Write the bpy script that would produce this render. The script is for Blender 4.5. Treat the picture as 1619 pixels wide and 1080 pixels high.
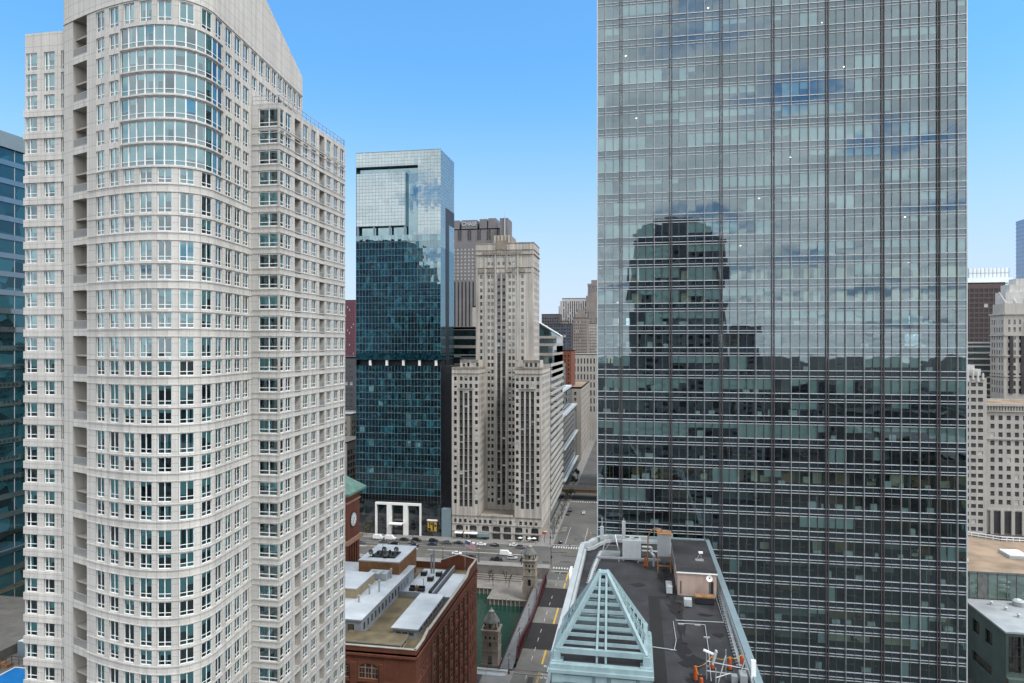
import bpy, math, random
from bisect import bisect_left
from mathutils import Vector, Matrix
R = math.radians
random.seed(7)
sc = bpy.context.scene
for o_ in list(bpy.data.objects):
    bpy.data.objects.remove(o_)
COL = sc.collection

# ------------------------------------------------------------------ camera
CAM_H = 100.0
YAW = R(10.2)
cam_d = bpy.data.cameras.new("camera")
cam_d.sensor_width = 36.0
cam_d.lens = 36.0 * 1080 / 1619
cam_d.shift_y = 3.0 / 1619
cam_d.clip_start = 1.0
cam_d.clip_end = 20000
cam = bpy.data.objects.new("camera", cam_d)
COL.objects.link(cam)
cam.location = (0, 0, CAM_H)
cam.rotation_euler = (math.pi / 2, 0, YAW)
sc.camera = cam

# ------------------------------------------------------------------ light
SUN_EL, SUN_ROT = R(52), R(118)
sc.view_settings.view_transform = 'Standard'
sc.view_settings.look = 'None'
sc.view_settings.gamma = 1
sc.view_settings.exposure = 1.95
sc.cycles.max_bounces = 8
sc.cycles.diffuse_bounces = 3
sc.cycles.glossy_bounces = 4
sc.cycles.transparent_max_bounces = 12
sc.cycles.use_denoising = True
sc.cycles.denoiser = 'OPENIMAGEDENOISE'
sc.cycles.caustics_reflective = False
sc.cycles.caustics_refractive = False
sc.cycles.sample_clamp_indirect = 4

wd = bpy.data.worlds.new("World")
sc.world = wd
wd.use_nodes = True
nt = wd.node_tree
N = nt.nodes.new
L = nt.links.new
bg = nt.nodes['Background']
bg.inputs[1].default_value = 0.13
sky = N('ShaderNodeTexSky')
sky.sky_type = 'NISHITA'
sky.sun_disc = False
sky.sun_elevation = SUN_EL
sky.sun_rotation = SUN_ROT
sky.air_density = 1.0
sky.dust_density = 0.4
sky.ozone_density = 2.0
hs = N('ShaderNodeHueSaturation')
hs.inputs['Saturation'].default_value = 1.0
hs.inputs['Value'].default_value = 1.0
L(sky.outputs[0], hs.inputs['Color'])
tc = N('ShaderNodeTexCoord')
sx = N('ShaderNodeSeparateXYZ')
L(tc.outputs['Generated'], sx.inputs[0])
# clouds: a flat deck over the northern half of the sky (behind the camera), thinning towards the south


def wmath(op, a, b=None, c=None):
    n = N('ShaderNodeMath')
    n.operation = op
    for i, v in enumerate((a, b, c)):
        if v is None:
            continue
        if isinstance(v, (int, float)):
            n.inputs[i].default_value = v
        else:
            L(v, n.inputs[i])
    return n.outputs[0]


# look a little above the true direction so the white glare band of the horizon stays out of sight
cv = N('ShaderNodeCombineXYZ')
L(sx.outputs[0], cv.inputs[0])
L(sx.outputs[1], cv.inputs[1])
L(wmath('ADD', wmath('ABSOLUTE', sx.outputs[2]), 0.16), cv.inputs[2])
vn = N('ShaderNodeVectorMath')
vn.operation = 'NORMALIZE'
L(cv.outputs[0], vn.inputs[0])
L(vn.outputs[0], sky.inputs['Vector'])
zz = wmath('ADD', wmath('ABSOLUTE', sx.outputs[2]), 0.12)
cmb = N('ShaderNodeCombineXYZ')
L(wmath('DIVIDE', sx.outputs[0], zz), cmb.inputs[0])
L(wmath('DIVIDE', sx.outputs[1], zz), cmb.inputs[1])
nz = N('ShaderNodeTexNoise')
nz.inputs['Scale'].default_value = 1.5
nz.inputs['Detail'].default_value = 7
nz.inputs['Roughness'].default_value = 0.55
L(cmb.outputs[0], nz.inputs['Vector'])
mr = N('ShaderNodeMapRange')
mr.interpolation_type = 'SMOOTHSTEP'
mr.inputs[1].default_value = 0.33
mr.inputs[2].default_value = 0.46
L(nz.outputs[0], mr.inputs[0])
mn = N('ShaderNodeMapRange')
mn.interpolation_type = 'SMOOTHSTEP'
mn.inputs[1].default_value = 0.2
mn.inputs[2].default_value = -0.3
over = wmath('MULTIPLY', wmath('MAXIMUM', wmath('SUBTRACT', sx.outputs[2], 0.46), 0.0), 4.0)
west = wmath('MULTIPLY', wmath('MAXIMUM', wmath('SUBTRACT', sx.outputs[0], 0.45), 0.0), 1.8)
L(wmath('SUBTRACT', wmath('SUBTRACT', sx.outputs[1], over), west), mn.inputs[0])
cfac = wmath('MULTIPLY', mr.outputs[0], mn.outputs[0])
nz2 = N('ShaderNodeTexNoise')
nz2.inputs['Scale'].default_value = 3.4
nz2.inputs['Detail'].default_value = 6
L(cmb.outputs[0], nz2.inputs['Vector'])
cr = N('ShaderNodeValToRGB')
cr.color_ramp.elements[0].position = 0.3
cr.color_ramp.elements[0].color = (2.9, 3.0, 3.1, 1)
cr.color_ramp.elements[1].position = 0.72
cr.color_ramp.elements[1].color = (4.9, 4.9, 4.9, 1)
L(nz2.outputs[0], cr.inputs[0])
tn = N('ShaderNodeMix')  # deep clear spring blue
tn.data_type = 'RGBA'
tn.blend_type = 'MULTIPLY'
tn.inputs[0].default_value = 1
tn.inputs[7].default_value = (0.33, 0.575, 0.66, 1)
L(hs.outputs[0], tn.inputs[6])
hz = N('ShaderNodeMapRange')  # pale haze low in the sky
hz.interpolation_type = 'SMOOTHSTEP'
hz.inputs[1].default_value = 0.38
hz.inputs[2].default_value = -0.06
hz.inputs[4].default_value = 0.95
L(sx.outputs[2], hz.inputs[0])
mh = N('ShaderNodeMix')
mh.data_type = 'RGBA'
mh.inputs[7].default_value = (1.5, 1.55, 1.68, 1)
L(hz.outputs[0], mh.inputs[0])
L(tn.outputs[2], mh.inputs[6])
mx = N('ShaderNodeMix')
mx.data_type = 'RGBA'
L(cfac, mx.inputs[0])
L(mh.outputs[2], mx.inputs[6])
L(cr.outputs[0], mx.inputs[7])
L(mx.outputs[2], bg.inputs[0])

sun_d = bpy.data.lights.new("sun", 'SUN')
sun_d.energy = 0.7
sun_d.angle = R(14)
sun_d.color = (1.0, 0.975, 0.94)
sun = bpy.data.objects.new("sun", sun_d)
COL.objects.link(sun)
sdir = Vector((math.sin(SUN_ROT) * math.cos(SUN_EL), math.cos(SUN_ROT) * math.cos(SUN_EL), math.sin(SUN_EL)))
sun.rotation_euler = (-sdir).to_track_quat('-Z', 'Y').to_euler()
sun.location = (0, 0, 400)


# ------------------------------------------------------------------ materials
class NT:
    def __init__(self, name):
        self.m = bpy.data.materials.new(name)
        self.m.use_nodes = True
        self.t = self.m.node_tree
        self.b = self.t.nodes['Principled BSDF']
        self.o = self.t.nodes['Material Output']

    def n(self, t, **kw):
        x = self.t.nodes.new(t)
        for k, v in kw.items():
            setattr(x, k, v)
        return x

    def l(self, a, b):
        self.t.links.new(a, b)


def mat(name, col, rough=0.8, var=0.12, scale=0.4, metal=0.0, streak=0.0, bump=0.0, joints=None, spec=0.3, fine=0.0):
    """weathered opaque surface: two noises in object space, optional vertical streaks and panel joints from metre UVs"""
    q = NT(name)
    tcn = q.n('ShaderNodeTexCoord')
    noi = q.n('ShaderNodeTexNoise')
    noi.inputs['Scale'].default_value = scale
    noi.inputs['Detail'].default_value = 6
    q.l(tcn.outputs['Object'], noi.inputs['Vector'])
    r = q.n('ShaderNodeMapRange')
    r.inputs[1].default_value = 0.3
    r.inputs[2].default_value = 0.7
    r.inputs[3].default_value = 1 - var
    r.inputs[4].default_value = 1 + var
    q.l(noi.outputs[0], r.inputs[0])
    val = r.outputs[0]

    def mul(a, b):
        k = q.n('ShaderNodeMath', operation='MULTIPLY')
        q.l(a, k.inputs[0])
        q.l(b, k.inputs[1])
        return k.outputs[0]
    if streak:
        mp = q.n('ShaderNodeMapping')
        mp.inputs['Scale'].default_value = (0.9, 0.9, 0.03)
        q.l(tcn.outputs['Object'], mp.inputs[0])
        n2 = q.n('ShaderNodeTexNoise')
        n2.inputs['Scale'].default_value = 1.2
        n2.inputs['Detail'].default_value = 5
        q.l(mp.outputs[0], n2.inputs['Vector'])
        r2 = q.n('ShaderNodeMapRange')
        r2.inputs[1].default_value = 0.3
        r2.inputs[2].default_value = 0.7
        r2.inputs[3].default_value = 1 - streak
        r2.inputs[4].default_value = 1 + streak * 0.4
        q.l(n2.outputs[0], r2.inputs[0])
        val = mul(val, r2.outputs[0])
    if fine:
        n3 = q.n('ShaderNodeTexNoise')
        n3.inputs['Scale'].default_value = 3.5
        n3.inputs['Detail'].default_value = 3
        q.l(tcn.outputs['Object'], n3.inputs['Vector'])
        r3 = q.n('ShaderNodeMapRange')
        r3.inputs[1].default_value = 0.3
        r3.inputs[2].default_value = 0.7
        r3.inputs[3].default_value = 1 - fine
        r3.inputs[4].default_value = 1 + fine
        q.l(n3.outputs[0], r3.inputs[0])
        val = mul(val, r3.outputs[0])
    if joints:
        bw, bh, ms, dark = joints
        bt = q.n('ShaderNodeTexBrick')
        bt.offset = 0.0
        bt.inputs['Color1'].default_value = (1, 1, 1, 1)
        bt.inputs['Color2'].default_value = (0.95, 0.95, 0.95, 1)
        bt.inputs['Mortar'].default_value = (dark, dark, dark, 1)
        bt.inputs['Scale'].default_value = 1
        bt.inputs['Brick Width'].default_value = bw
        bt.inputs['Row Height'].default_value = bh
        bt.inputs['Mortar Size'].default_value = ms
        q.l(tcn.outputs['UV'], bt.inputs['Vector'])
        val = mul(val, bt.outputs[0])
    vm = q.n('ShaderNodeVectorMath', operation='SCALE')
    vm.inputs[0].default_value = col
    q.l(val, vm.inputs['Scale'])
    q.l(vm.outputs[0], q.b.inputs['Base Color'])
    q.b.inputs['Roughness'].default_value = rough
    q.b.inputs['Metallic'].default_value = metal
    q.b.inputs['Specular IOR Level'].default_value = spec
    if bump:
        bp = q.n('ShaderNodeBump')
        bp.inputs['Strength'].default_value = bump
        bp.inputs['Distance'].default_value = 0.05
        q.l(noi.outputs[0], bp.inputs['Height'])
        q.l(bp.outputs[0], q.b.inputs['Normal'])
    return q.m


def glass(name, tint, refl, reflcol=(0.9, 0.95, 1.0), wave=0.0, wscale=0.35):
    """thin coated window glass: see-through with a tint plus a mirror share that grows at grazing angles"""
    q = NT(name)
    tr = q.n('ShaderNodeBsdfTransparent')
    tr.inputs[0].default_value = (*tint, 1)
    gl = q.n('ShaderNodeBsdfGlossy')
    gl.inputs['Color'].default_value = (*reflcol, 1)
    gl.inputs['Roughness'].default_value = 0.015
    fr = q.n('ShaderNodeFresnel')
    fr.inputs[0].default_value = 1.5
    ma = q.n('ShaderNodeMath', operation='MULTIPLY_ADD')
    ma.inputs[1].default_value = 1 - refl
    ma.inputs[2].default_value = refl
    ma.use_clamp = True
    q.l(fr.outputs[0], ma.inputs[0])
    if wave:
        tcn = q.n('ShaderNodeTexCoord')
        noi = q.n('ShaderNodeTexNoise')
        noi.inputs['Scale'].default_value = wscale
        noi.inputs['Detail'].default_value = 1
        q.l(tcn.outputs['Object'], noi.inputs['Vector'])
        bp = q.n('ShaderNodeBump')
        bp.inputs['Strength'].default_value = 1
        bp.inputs['Distance'].default_value = wave
        q.l(noi.outputs[0], bp.inputs['Height'])
        q.l(bp.outputs[0], gl.inputs['Normal'])
    ms = q.n('ShaderNodeMixShader')
    q.l(ma.outputs[0], ms.inputs[0])
    q.l(tr.outputs[0], ms.inputs[1])
    q.l(gl.outputs[0], ms.inputs[2])
    q.l(ms.outputs[0], q.o.inputs[0])
    return q.m


def darkglass(name, col, refl, reflcol=(0.9, 0.95, 1.0), wave=0.0, wscale=0.3, var=0.35, vscale=0.25):
    """window glass with an unlit room behind it, for buildings too far off to see into"""
    q = NT(name)
    tcn = q.n('ShaderNodeTexCoord')
    df = q.n('ShaderNodeBsdfDiffuse')
    v = q.n('ShaderNodeTexVoronoi')
    v.inputs['Scale'].default_value = vscale
    q.l(tcn.outputs['Object'], v.inputs['Vector'])
    sp = q.n('ShaderNodeSeparateColor')
    q.l(v.outputs['Color'], sp.inputs[0])
    r = q.n('ShaderNodeMapRange')
    r.inputs[3].default_value = 1 - var
    r.inputs[4].default_value = 1 + var
    q.l(sp.outputs[0], r.inputs[0])
    vm = q.n('ShaderNodeVectorMath', operation='SCALE')
    vm.inputs[0].default_value = col
    q.l(r.outputs[0], vm.inputs['Scale'])
    q.l(vm.outputs[0], df.inputs[0])
    gl = q.n('ShaderNodeBsdfGlossy')
    gl.inputs['Color'].default_value = (*reflcol, 1)
    gl.inputs['Roughness'].default_value = 0.02
    fr = q.n('ShaderNodeFresnel')
    fr.inputs[0].default_value = 1.5
    ma = q.n('ShaderNodeMath', operation='MULTIPLY_ADD')
    ma.inputs[1].default_value = 1 - refl
    ma.inputs[2].default_value = refl
    ma.use_clamp = True
    q.l(fr.outputs[0], ma.inputs[0])
    if wave:
        noi = q.n('ShaderNodeTexNoise')
        noi.inputs['Scale'].default_value = wscale
        noi.inputs['Detail'].default_value = 2
        q.l(tcn.outputs['Object'], noi.inputs['Vector'])
        bp = q.n('ShaderNodeBump')
        bp.inputs['Distance'].default_value = wave
        q.l(noi.outputs[0], bp.inputs['Height'])
        q.l(bp.outputs[0], gl.inputs['Normal'])
    ms = q.n('ShaderNodeMixShader')
    q.l(ma.outputs[0], ms.inputs[0])
    q.l(df.outputs[0], ms.inputs[1])
    q.l(gl.outputs[0], ms.inputs[2])
    q.l(ms.outputs[0], q.o.inputs[0])
    return q.m


M = {}
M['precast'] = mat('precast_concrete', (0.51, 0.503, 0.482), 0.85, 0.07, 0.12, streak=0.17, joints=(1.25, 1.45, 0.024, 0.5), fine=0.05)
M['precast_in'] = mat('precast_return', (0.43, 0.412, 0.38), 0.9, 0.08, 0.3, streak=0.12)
M['white_frame'] = mat('white_window_frame', (0.78, 0.8, 0.8), 0.5, 0.03)
M['cond_glass'] = glass('green_tint_glass', (0.42, 0.74, 0.78), 0.13, (0.72, 0.92, 1.0), 0.004, 0.5)
M['blind'] = mat('pale_blind', (0.7, 0.74, 0.71), 0.9, 0.12, 0.5)
M['room'] = mat('dim_room', (0.17, 0.18, 0.18), 0.9, 0.4, 0.6)
M['slab'] = mat('floor_slab', (0.3, 0.29, 0.27), 0.9, 0.2, 0.3)
M['rail'] = mat('grey_railing', (0.3, 0.32, 0.33), 0.5, 0.05)
M['tower_glass'] = glass('coated_office_glass', (0.69, 0.86, 0.85), 0.15, (0.66, 0.84, 0.93), 0.016, 0.22)
M['spandrel'] = darkglass('spandrel_glass', (0.012, 0.02, 0.026), 0.12, (0.62, 0.8, 0.9), 0.012, 0.22, 0.1)
M['alu'] = mat('silver_mullion', (0.42, 0.45, 0.47), 0.45, 0.04, metal=0.2)
M['fin'] = mat('grey_fin', (0.10, 0.098, 0.102), 0.5, 0.05, metal=0.1)
M['alu_dark'] = mat('brown_grey_mullion', (0.075, 0.066, 0.07), 0.5, 0.05, metal=0.2)
M['ceiling'] = mat('office_ceiling', (0.6, 0.6, 0.57), 0.9, 0.15, 0.3)
M['carpet'] = mat('office_carpet', (0.09, 0.085, 0.08), 0.95, 0.3, 0.4)
M['partition'] = mat('office_partition', (0.3, 0.34, 0.32), 0.9, 0.4, 0.12)
M['core'] = mat('office_core_wall', (0.17, 0.18, 0.175), 0.9, 0.5, 0.09)
M['cream'] = mat('cream_partition', (0.68, 0.62, 0.44), 0.8, 0.08)
M['wood'] = mat('oak_partition', (0.3, 0.19, 0.09), 0.7, 0.2, 1.0)
M['roller'] = mat('roller_blind', (0.5, 0.57, 0.56), 0.9, 0.08)
M['white'] = mat('white_paint', (0.76, 0.77, 0.77), 0.6, 0.06)
M['limestone'] = mat('limestone', (0.43, 0.405, 0.37), 0.9, 0.14, 0.06, streak=0.36, fine=0.1, joints=(1.3, 0.62, 0.03, 0.86))
M['limestone_old'] = mat('weathered_limestone', (0.24, 0.21, 0.175), 0.95, 0.25, 0.2, streak=0.3, fine=0.12)
M['stone_win'] = darkglass('dark_sash_glass', (0.03, 0.032, 0.035), 0.06, var=0.8, vscale=0.35)
M['bronze'] = mat('dark_bronze_panel', (0.035, 0.035, 0.038), 0.6, 0.2)
M['hotel_glass'] = darkglass('blue_curtain_glass', (0.006, 0.03, 0.042), 0.24, (0.62, 0.86, 0.95), 0.012, 0.2, 0.8, 0.9)
M['hotel_sky'] = darkglass('sky_toned_curtain_glass', (0.10, 0.15, 0.165), 0.23, (0.85, 0.96, 1.0), 0.02, 0.16, 0.12, 0.28)  # upper glass: paler base colour paints in the reflected sky
M['hotel_mid'] = darkglass('teal_mottle_glass', (0.012, 0.075, 0.1), 0.26, (0.62, 0.86, 0.95), 0.02, 0.2, 0.6, 0.6)  # this and the deep tone paint mottled reflections pane by pane
M['hotel_deep'] = darkglass('deep_mottle_glass', (0.004, 0.014, 0.02), 0.2, (0.62, 0.86, 0.95), 0.02, 0.2, 0.6, 0.6)
M['hotel_line'] = mat('grey_transom', (0.16, 0.22, 0.25), 0.5, 0.05)
M['black'] = mat('black_panel', (0.018, 0.02, 0.024), 0.5, 0.2)
M['white_stone'] = mat('white_stone', (0.72, 0.72, 0.7), 0.6, 0.05)
M['brick'] = mat('red_brick', (0.165, 0.06, 0.036), 0.92, 0.16, 0.25, streak=0.16, fine=0.16, joints=(0.9, 0.32, 0.035, 0.8))
M['brick_brown'] = mat('brown_brick', (0.2, 0.1, 0.047), 0.92, 0.2, 0.5, streak=0.15, fine=0.18, joints=(0.8, 0.3, 0.04, 0.78))
M['brick_tan'] = mat('tan_brick', (0.32, 0.26, 0.17), 0.92, 0.12, 0.5, fine=0.15, joints=(0.8, 0.3, 0.04, 0.84))
M['terracotta'] = mat('terracotta_coping', (0.34, 0.2, 0.14), 0.85, 0.15, 0.6)
M['coping'] = mat('pale_coping', (0.33, 0.315, 0.28), 0.85, 0.15, 0.5)
M['membrane'] = mat('white_roof_membrane', (0.43, 0.47, 0.5), 0.8, 0.16, 0.18, fine=0.06, bump=0.2)
M['membrane_dirty'] = mat('stained_roof', (0.16, 0.132, 0.08), 0.95, 0.5, 0.16, fine=0.15)
M['grey_panel'] = mat('blue_grey_siding', (0.26, 0.29, 0.32), 0.6, 0.08, 0.3, streak=0.08)
M['beige_panel'] = mat('beige_siding', (0.42, 0.37, 0.28), 0.8, 0.18, 0.4)
M['win_dark'] = darkglass('workshop_glass', (0.035, 0.034, 0.03), 0.08, var=0.7, vscale=0.5)
M['copper'] = mat('green_copper', (0.15, 0.27, 0.22), 0.7, 0.18, 0.4, streak=0.2)
M['tar'] = None
M['teal_steel'] = mat('pale_teal_paint', (0.235, 0.33, 0.355), 0.5, 0.06, 0.5, streak=0.16, fine=0.05)
M['teal_wall'] = mat('teal_panel_wall', (0.14, 0.22, 0.245), 0.6, 0.08, 0.4, streak=0.12)
M['galv'] = mat('galvanised_metal', (0.36, 0.39, 0.41), 0.45, 0.12, 0.8, metal=0.5)
M['hvac'] = mat('light_grey_casing', (0.34, 0.375, 0.39), 0.55, 0.08, 0.6)
M['rust'] = mat('rusty_steel', (0.22, 0.12, 0.06), 0.85, 0.35, 1.2)
M['pinkish'] = mat('pinkish_render', (0.36, 0.28, 0.24), 0.9, 0.1, 0.4, streak=0.15)
M['orange'] = mat('orange_plastic', (0.38, 0.075, 0.02), 0.5, 0.08)
M['reflect_white'] = mat('white_band', (0.8, 0.8, 0.78), 0.5, 0.03)
M['yellow'] = mat('yellow_paint', (0.42, 0.27, 0.04), 0.8, 0.2, 0.8)
M['road_white'] = mat('white_road_paint', (0.42, 0.42, 0.41), 0.8, 0.22, 0.9)
M['bridge_red'] = mat('maroon_steel', (0.05, 0.015, 0.016), 0.55, 0.2, 0.7)
M['deck_dark'] = mat('open_steel_grating', (0.016, 0.0145, 0.014), 0.8, 0.2, 0.3, fine=0.15)
M['sidewalk'] = mat('concrete_pavement', (0.19, 0.19, 0.183), 0.9, 0.15, 0.25, fine=0.08)
M['bridge_walk'] = mat('steel_walkway', (0.13, 0.138, 0.145), 0.8, 0.14, 0.5)
M['quay'] = mat('quay_concrete', (0.175, 0.163, 0.148), 0.92, 0.2, 0.3, streak=0.12, fine=0.1)
M['bark'] = mat('bare_bark', (0.05, 0.042, 0.037), 0.95, 0.2, 2)
M['leaf'] = mat('olive_leaf', (0.09, 0.08, 0.03), 0.9, 0.4, 2)
M['leaf_dark'] = mat('dark_leaf', (0.03, 0.045, 0.022), 0.9, 0.4, 2)
M['iron'] = mat('black_iron', (0.02, 0.022, 0.024), 0.5, 0.1)
M['lampglass'] = mat('lamp_globe', (0.75, 0.76, 0.74), 0.4, 0.02)
M['skin'] = mat('skin', (0.45, 0.28, 0.2), 0.7, 0.03)
M['tyre'] = mat('tyre_rubber', (0.015, 0.015, 0.016), 0.9, 0.05)
M['autoglass'] = darkglass('car_glass', (0.015, 0.018, 0.02), 0.1, var=0.1)
M['pool'] = mat('blue_pool_liner', (0.02, 0.2, 0.55), 0.15, 0.12, 0.5, spec=0.5)


def asphalt(name, a, b, scale=0.05):
    q = NT(name)
    tcn = q.n('ShaderNodeTexCoord')
    n1 = q.n('ShaderNodeTexNoise')
    n1.inputs['Scale'].default_value = scale
    n1.inputs['Detail'].default_value = 9
    n1.inputs['Roughness'].default_value = 0.65
    q.l(tcn.outputs['Object'], n1.inputs['Vector'])
    rmp = q.n('ShaderNodeValToRGB')
    rmp.color_ramp.elements[0].position = 0.35
    rmp.color_ramp.elements[0].color = (*a, 1)
    rmp.color_ramp.elements[1].position = 0.68
    rmp.color_ramp.elements[1].color = (*b, 1)
    q.l(n1.outputs[0], rmp.inputs[0])
    q.l(rmp.outputs[0], q.b.inputs['Base Color'])
    q.b.inputs['Roughness'].default_value = 0.9
    return q.m


M['asphalt'] = asphalt('worn_asphalt', (0.062, 0.061, 0.059), (0.105, 0.102, 0.098))
M['deck_light'] = asphalt('worn_bridge_concrete', (0.085, 0.083, 0.075), (0.14, 0.137, 0.126), 0.12)
M['city_ground'] = asphalt('city_asphalt', (0.035, 0.035, 0.035), (0.075, 0.074, 0.072), 0.02)


def tar():
    q = NT('black_bitumen_roof')
    tcn = q.n('ShaderNodeTexCoord')
    n1 = q.n('ShaderNodeTexNoise')
    n1.inputs['Scale'].default_value = 0.22
    n1.inputs['Detail'].default_value = 8
    q.l(tcn.outputs['Object'], n1.inputs['Vector'])
    rmp = q.n('ShaderNodeValToRGB')
    rmp.color_ramp.elements[0].position = 0.36
    rmp.color_ramp.elements[0].color = (0.012, 0.012, 0.014, 1)
    rmp.color_ramp.elements[1].position = 0.7
    rmp.color_ramp.elements[1].color = (0.034, 0.035, 0.039, 1)
    q.l(n1.outputs[0], rmp.inputs[0])
    bt = q.n('ShaderNodeTexBrick')
    bt.offset = 0.4
    bt.inputs['Scale'].default_value = 1
    bt.inputs['Brick Width'].default_value = 1.0
    bt.inputs['Row Height'].default_value = 7.0
    bt.inputs['Mortar Size'].default_value = 0.02
    bt.inputs['Color1'].default_value = (1, 1, 1, 1)
    bt.inputs['Color2'].default_value = (0.8, 0.8, 0.82, 1)
    bt.inputs['Mortar'].default_value = (0.6, 0.6, 0.6, 1)
    q.l(tcn.outputs['Object'], bt.inputs['Vector'])
    m1 = q.n('ShaderNodeMix', data_type='RGBA', blend_type='MULTIPLY')
    m1.inputs[0].default_value = 0.8
    q.l(rmp.outputs[0], m1.inputs[6])
    q.l(bt.outputs[0], m1.inputs[7])
    q.l(m1.outputs[2], q.b.inputs['Base Color'])
    n2 = q.n('ShaderNodeTexNoise')
    n2.inputs['Scale'].default_value = 0.3
    q.l(tcn.outputs['Object'], n2.inputs['Vector'])
    r = q.n('ShaderNodeMapRange')
    r.inputs[1].default_value = 0.42
    r.inputs[2].default_value = 0.6
    r.inputs[3].default_value = 0.55
    r.inputs[4].default_value = 0.9
    q.l(n2.outputs[0], r.inputs[0])
    q.l(r.outputs[0], q.b.inputs['Roughness'])
    return q.m


M['tar'] = tar()


def water():
    q = NT('green_river_water')
    q.b.inputs['Base Color'].default_value = (0.008, 0.036, 0.026, 1)
    q.b.inputs['Roughness'].default_value = 0.12
    tcn = q.n('ShaderNodeTexCoord')
    n1 = q.n('ShaderNodeTexNoise')
    n1.inputs['Scale'].default_value = 0.9
    n1.inputs['Detail'].default_value = 5
    q.l(tcn.outputs['Object'], n1.inputs['Vector'])
    bp = q.n('ShaderNodeBump')
    bp.inputs['Strength'].default_value = 0.35
    bp.inputs['Distance'].default_value = 0.25
    q.l(n1.outputs[0], bp.inputs['Height'])
    q.l(bp.outputs[0], q.b.inputs['Normal'])
    return q.m


M['water'] = water()


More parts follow.
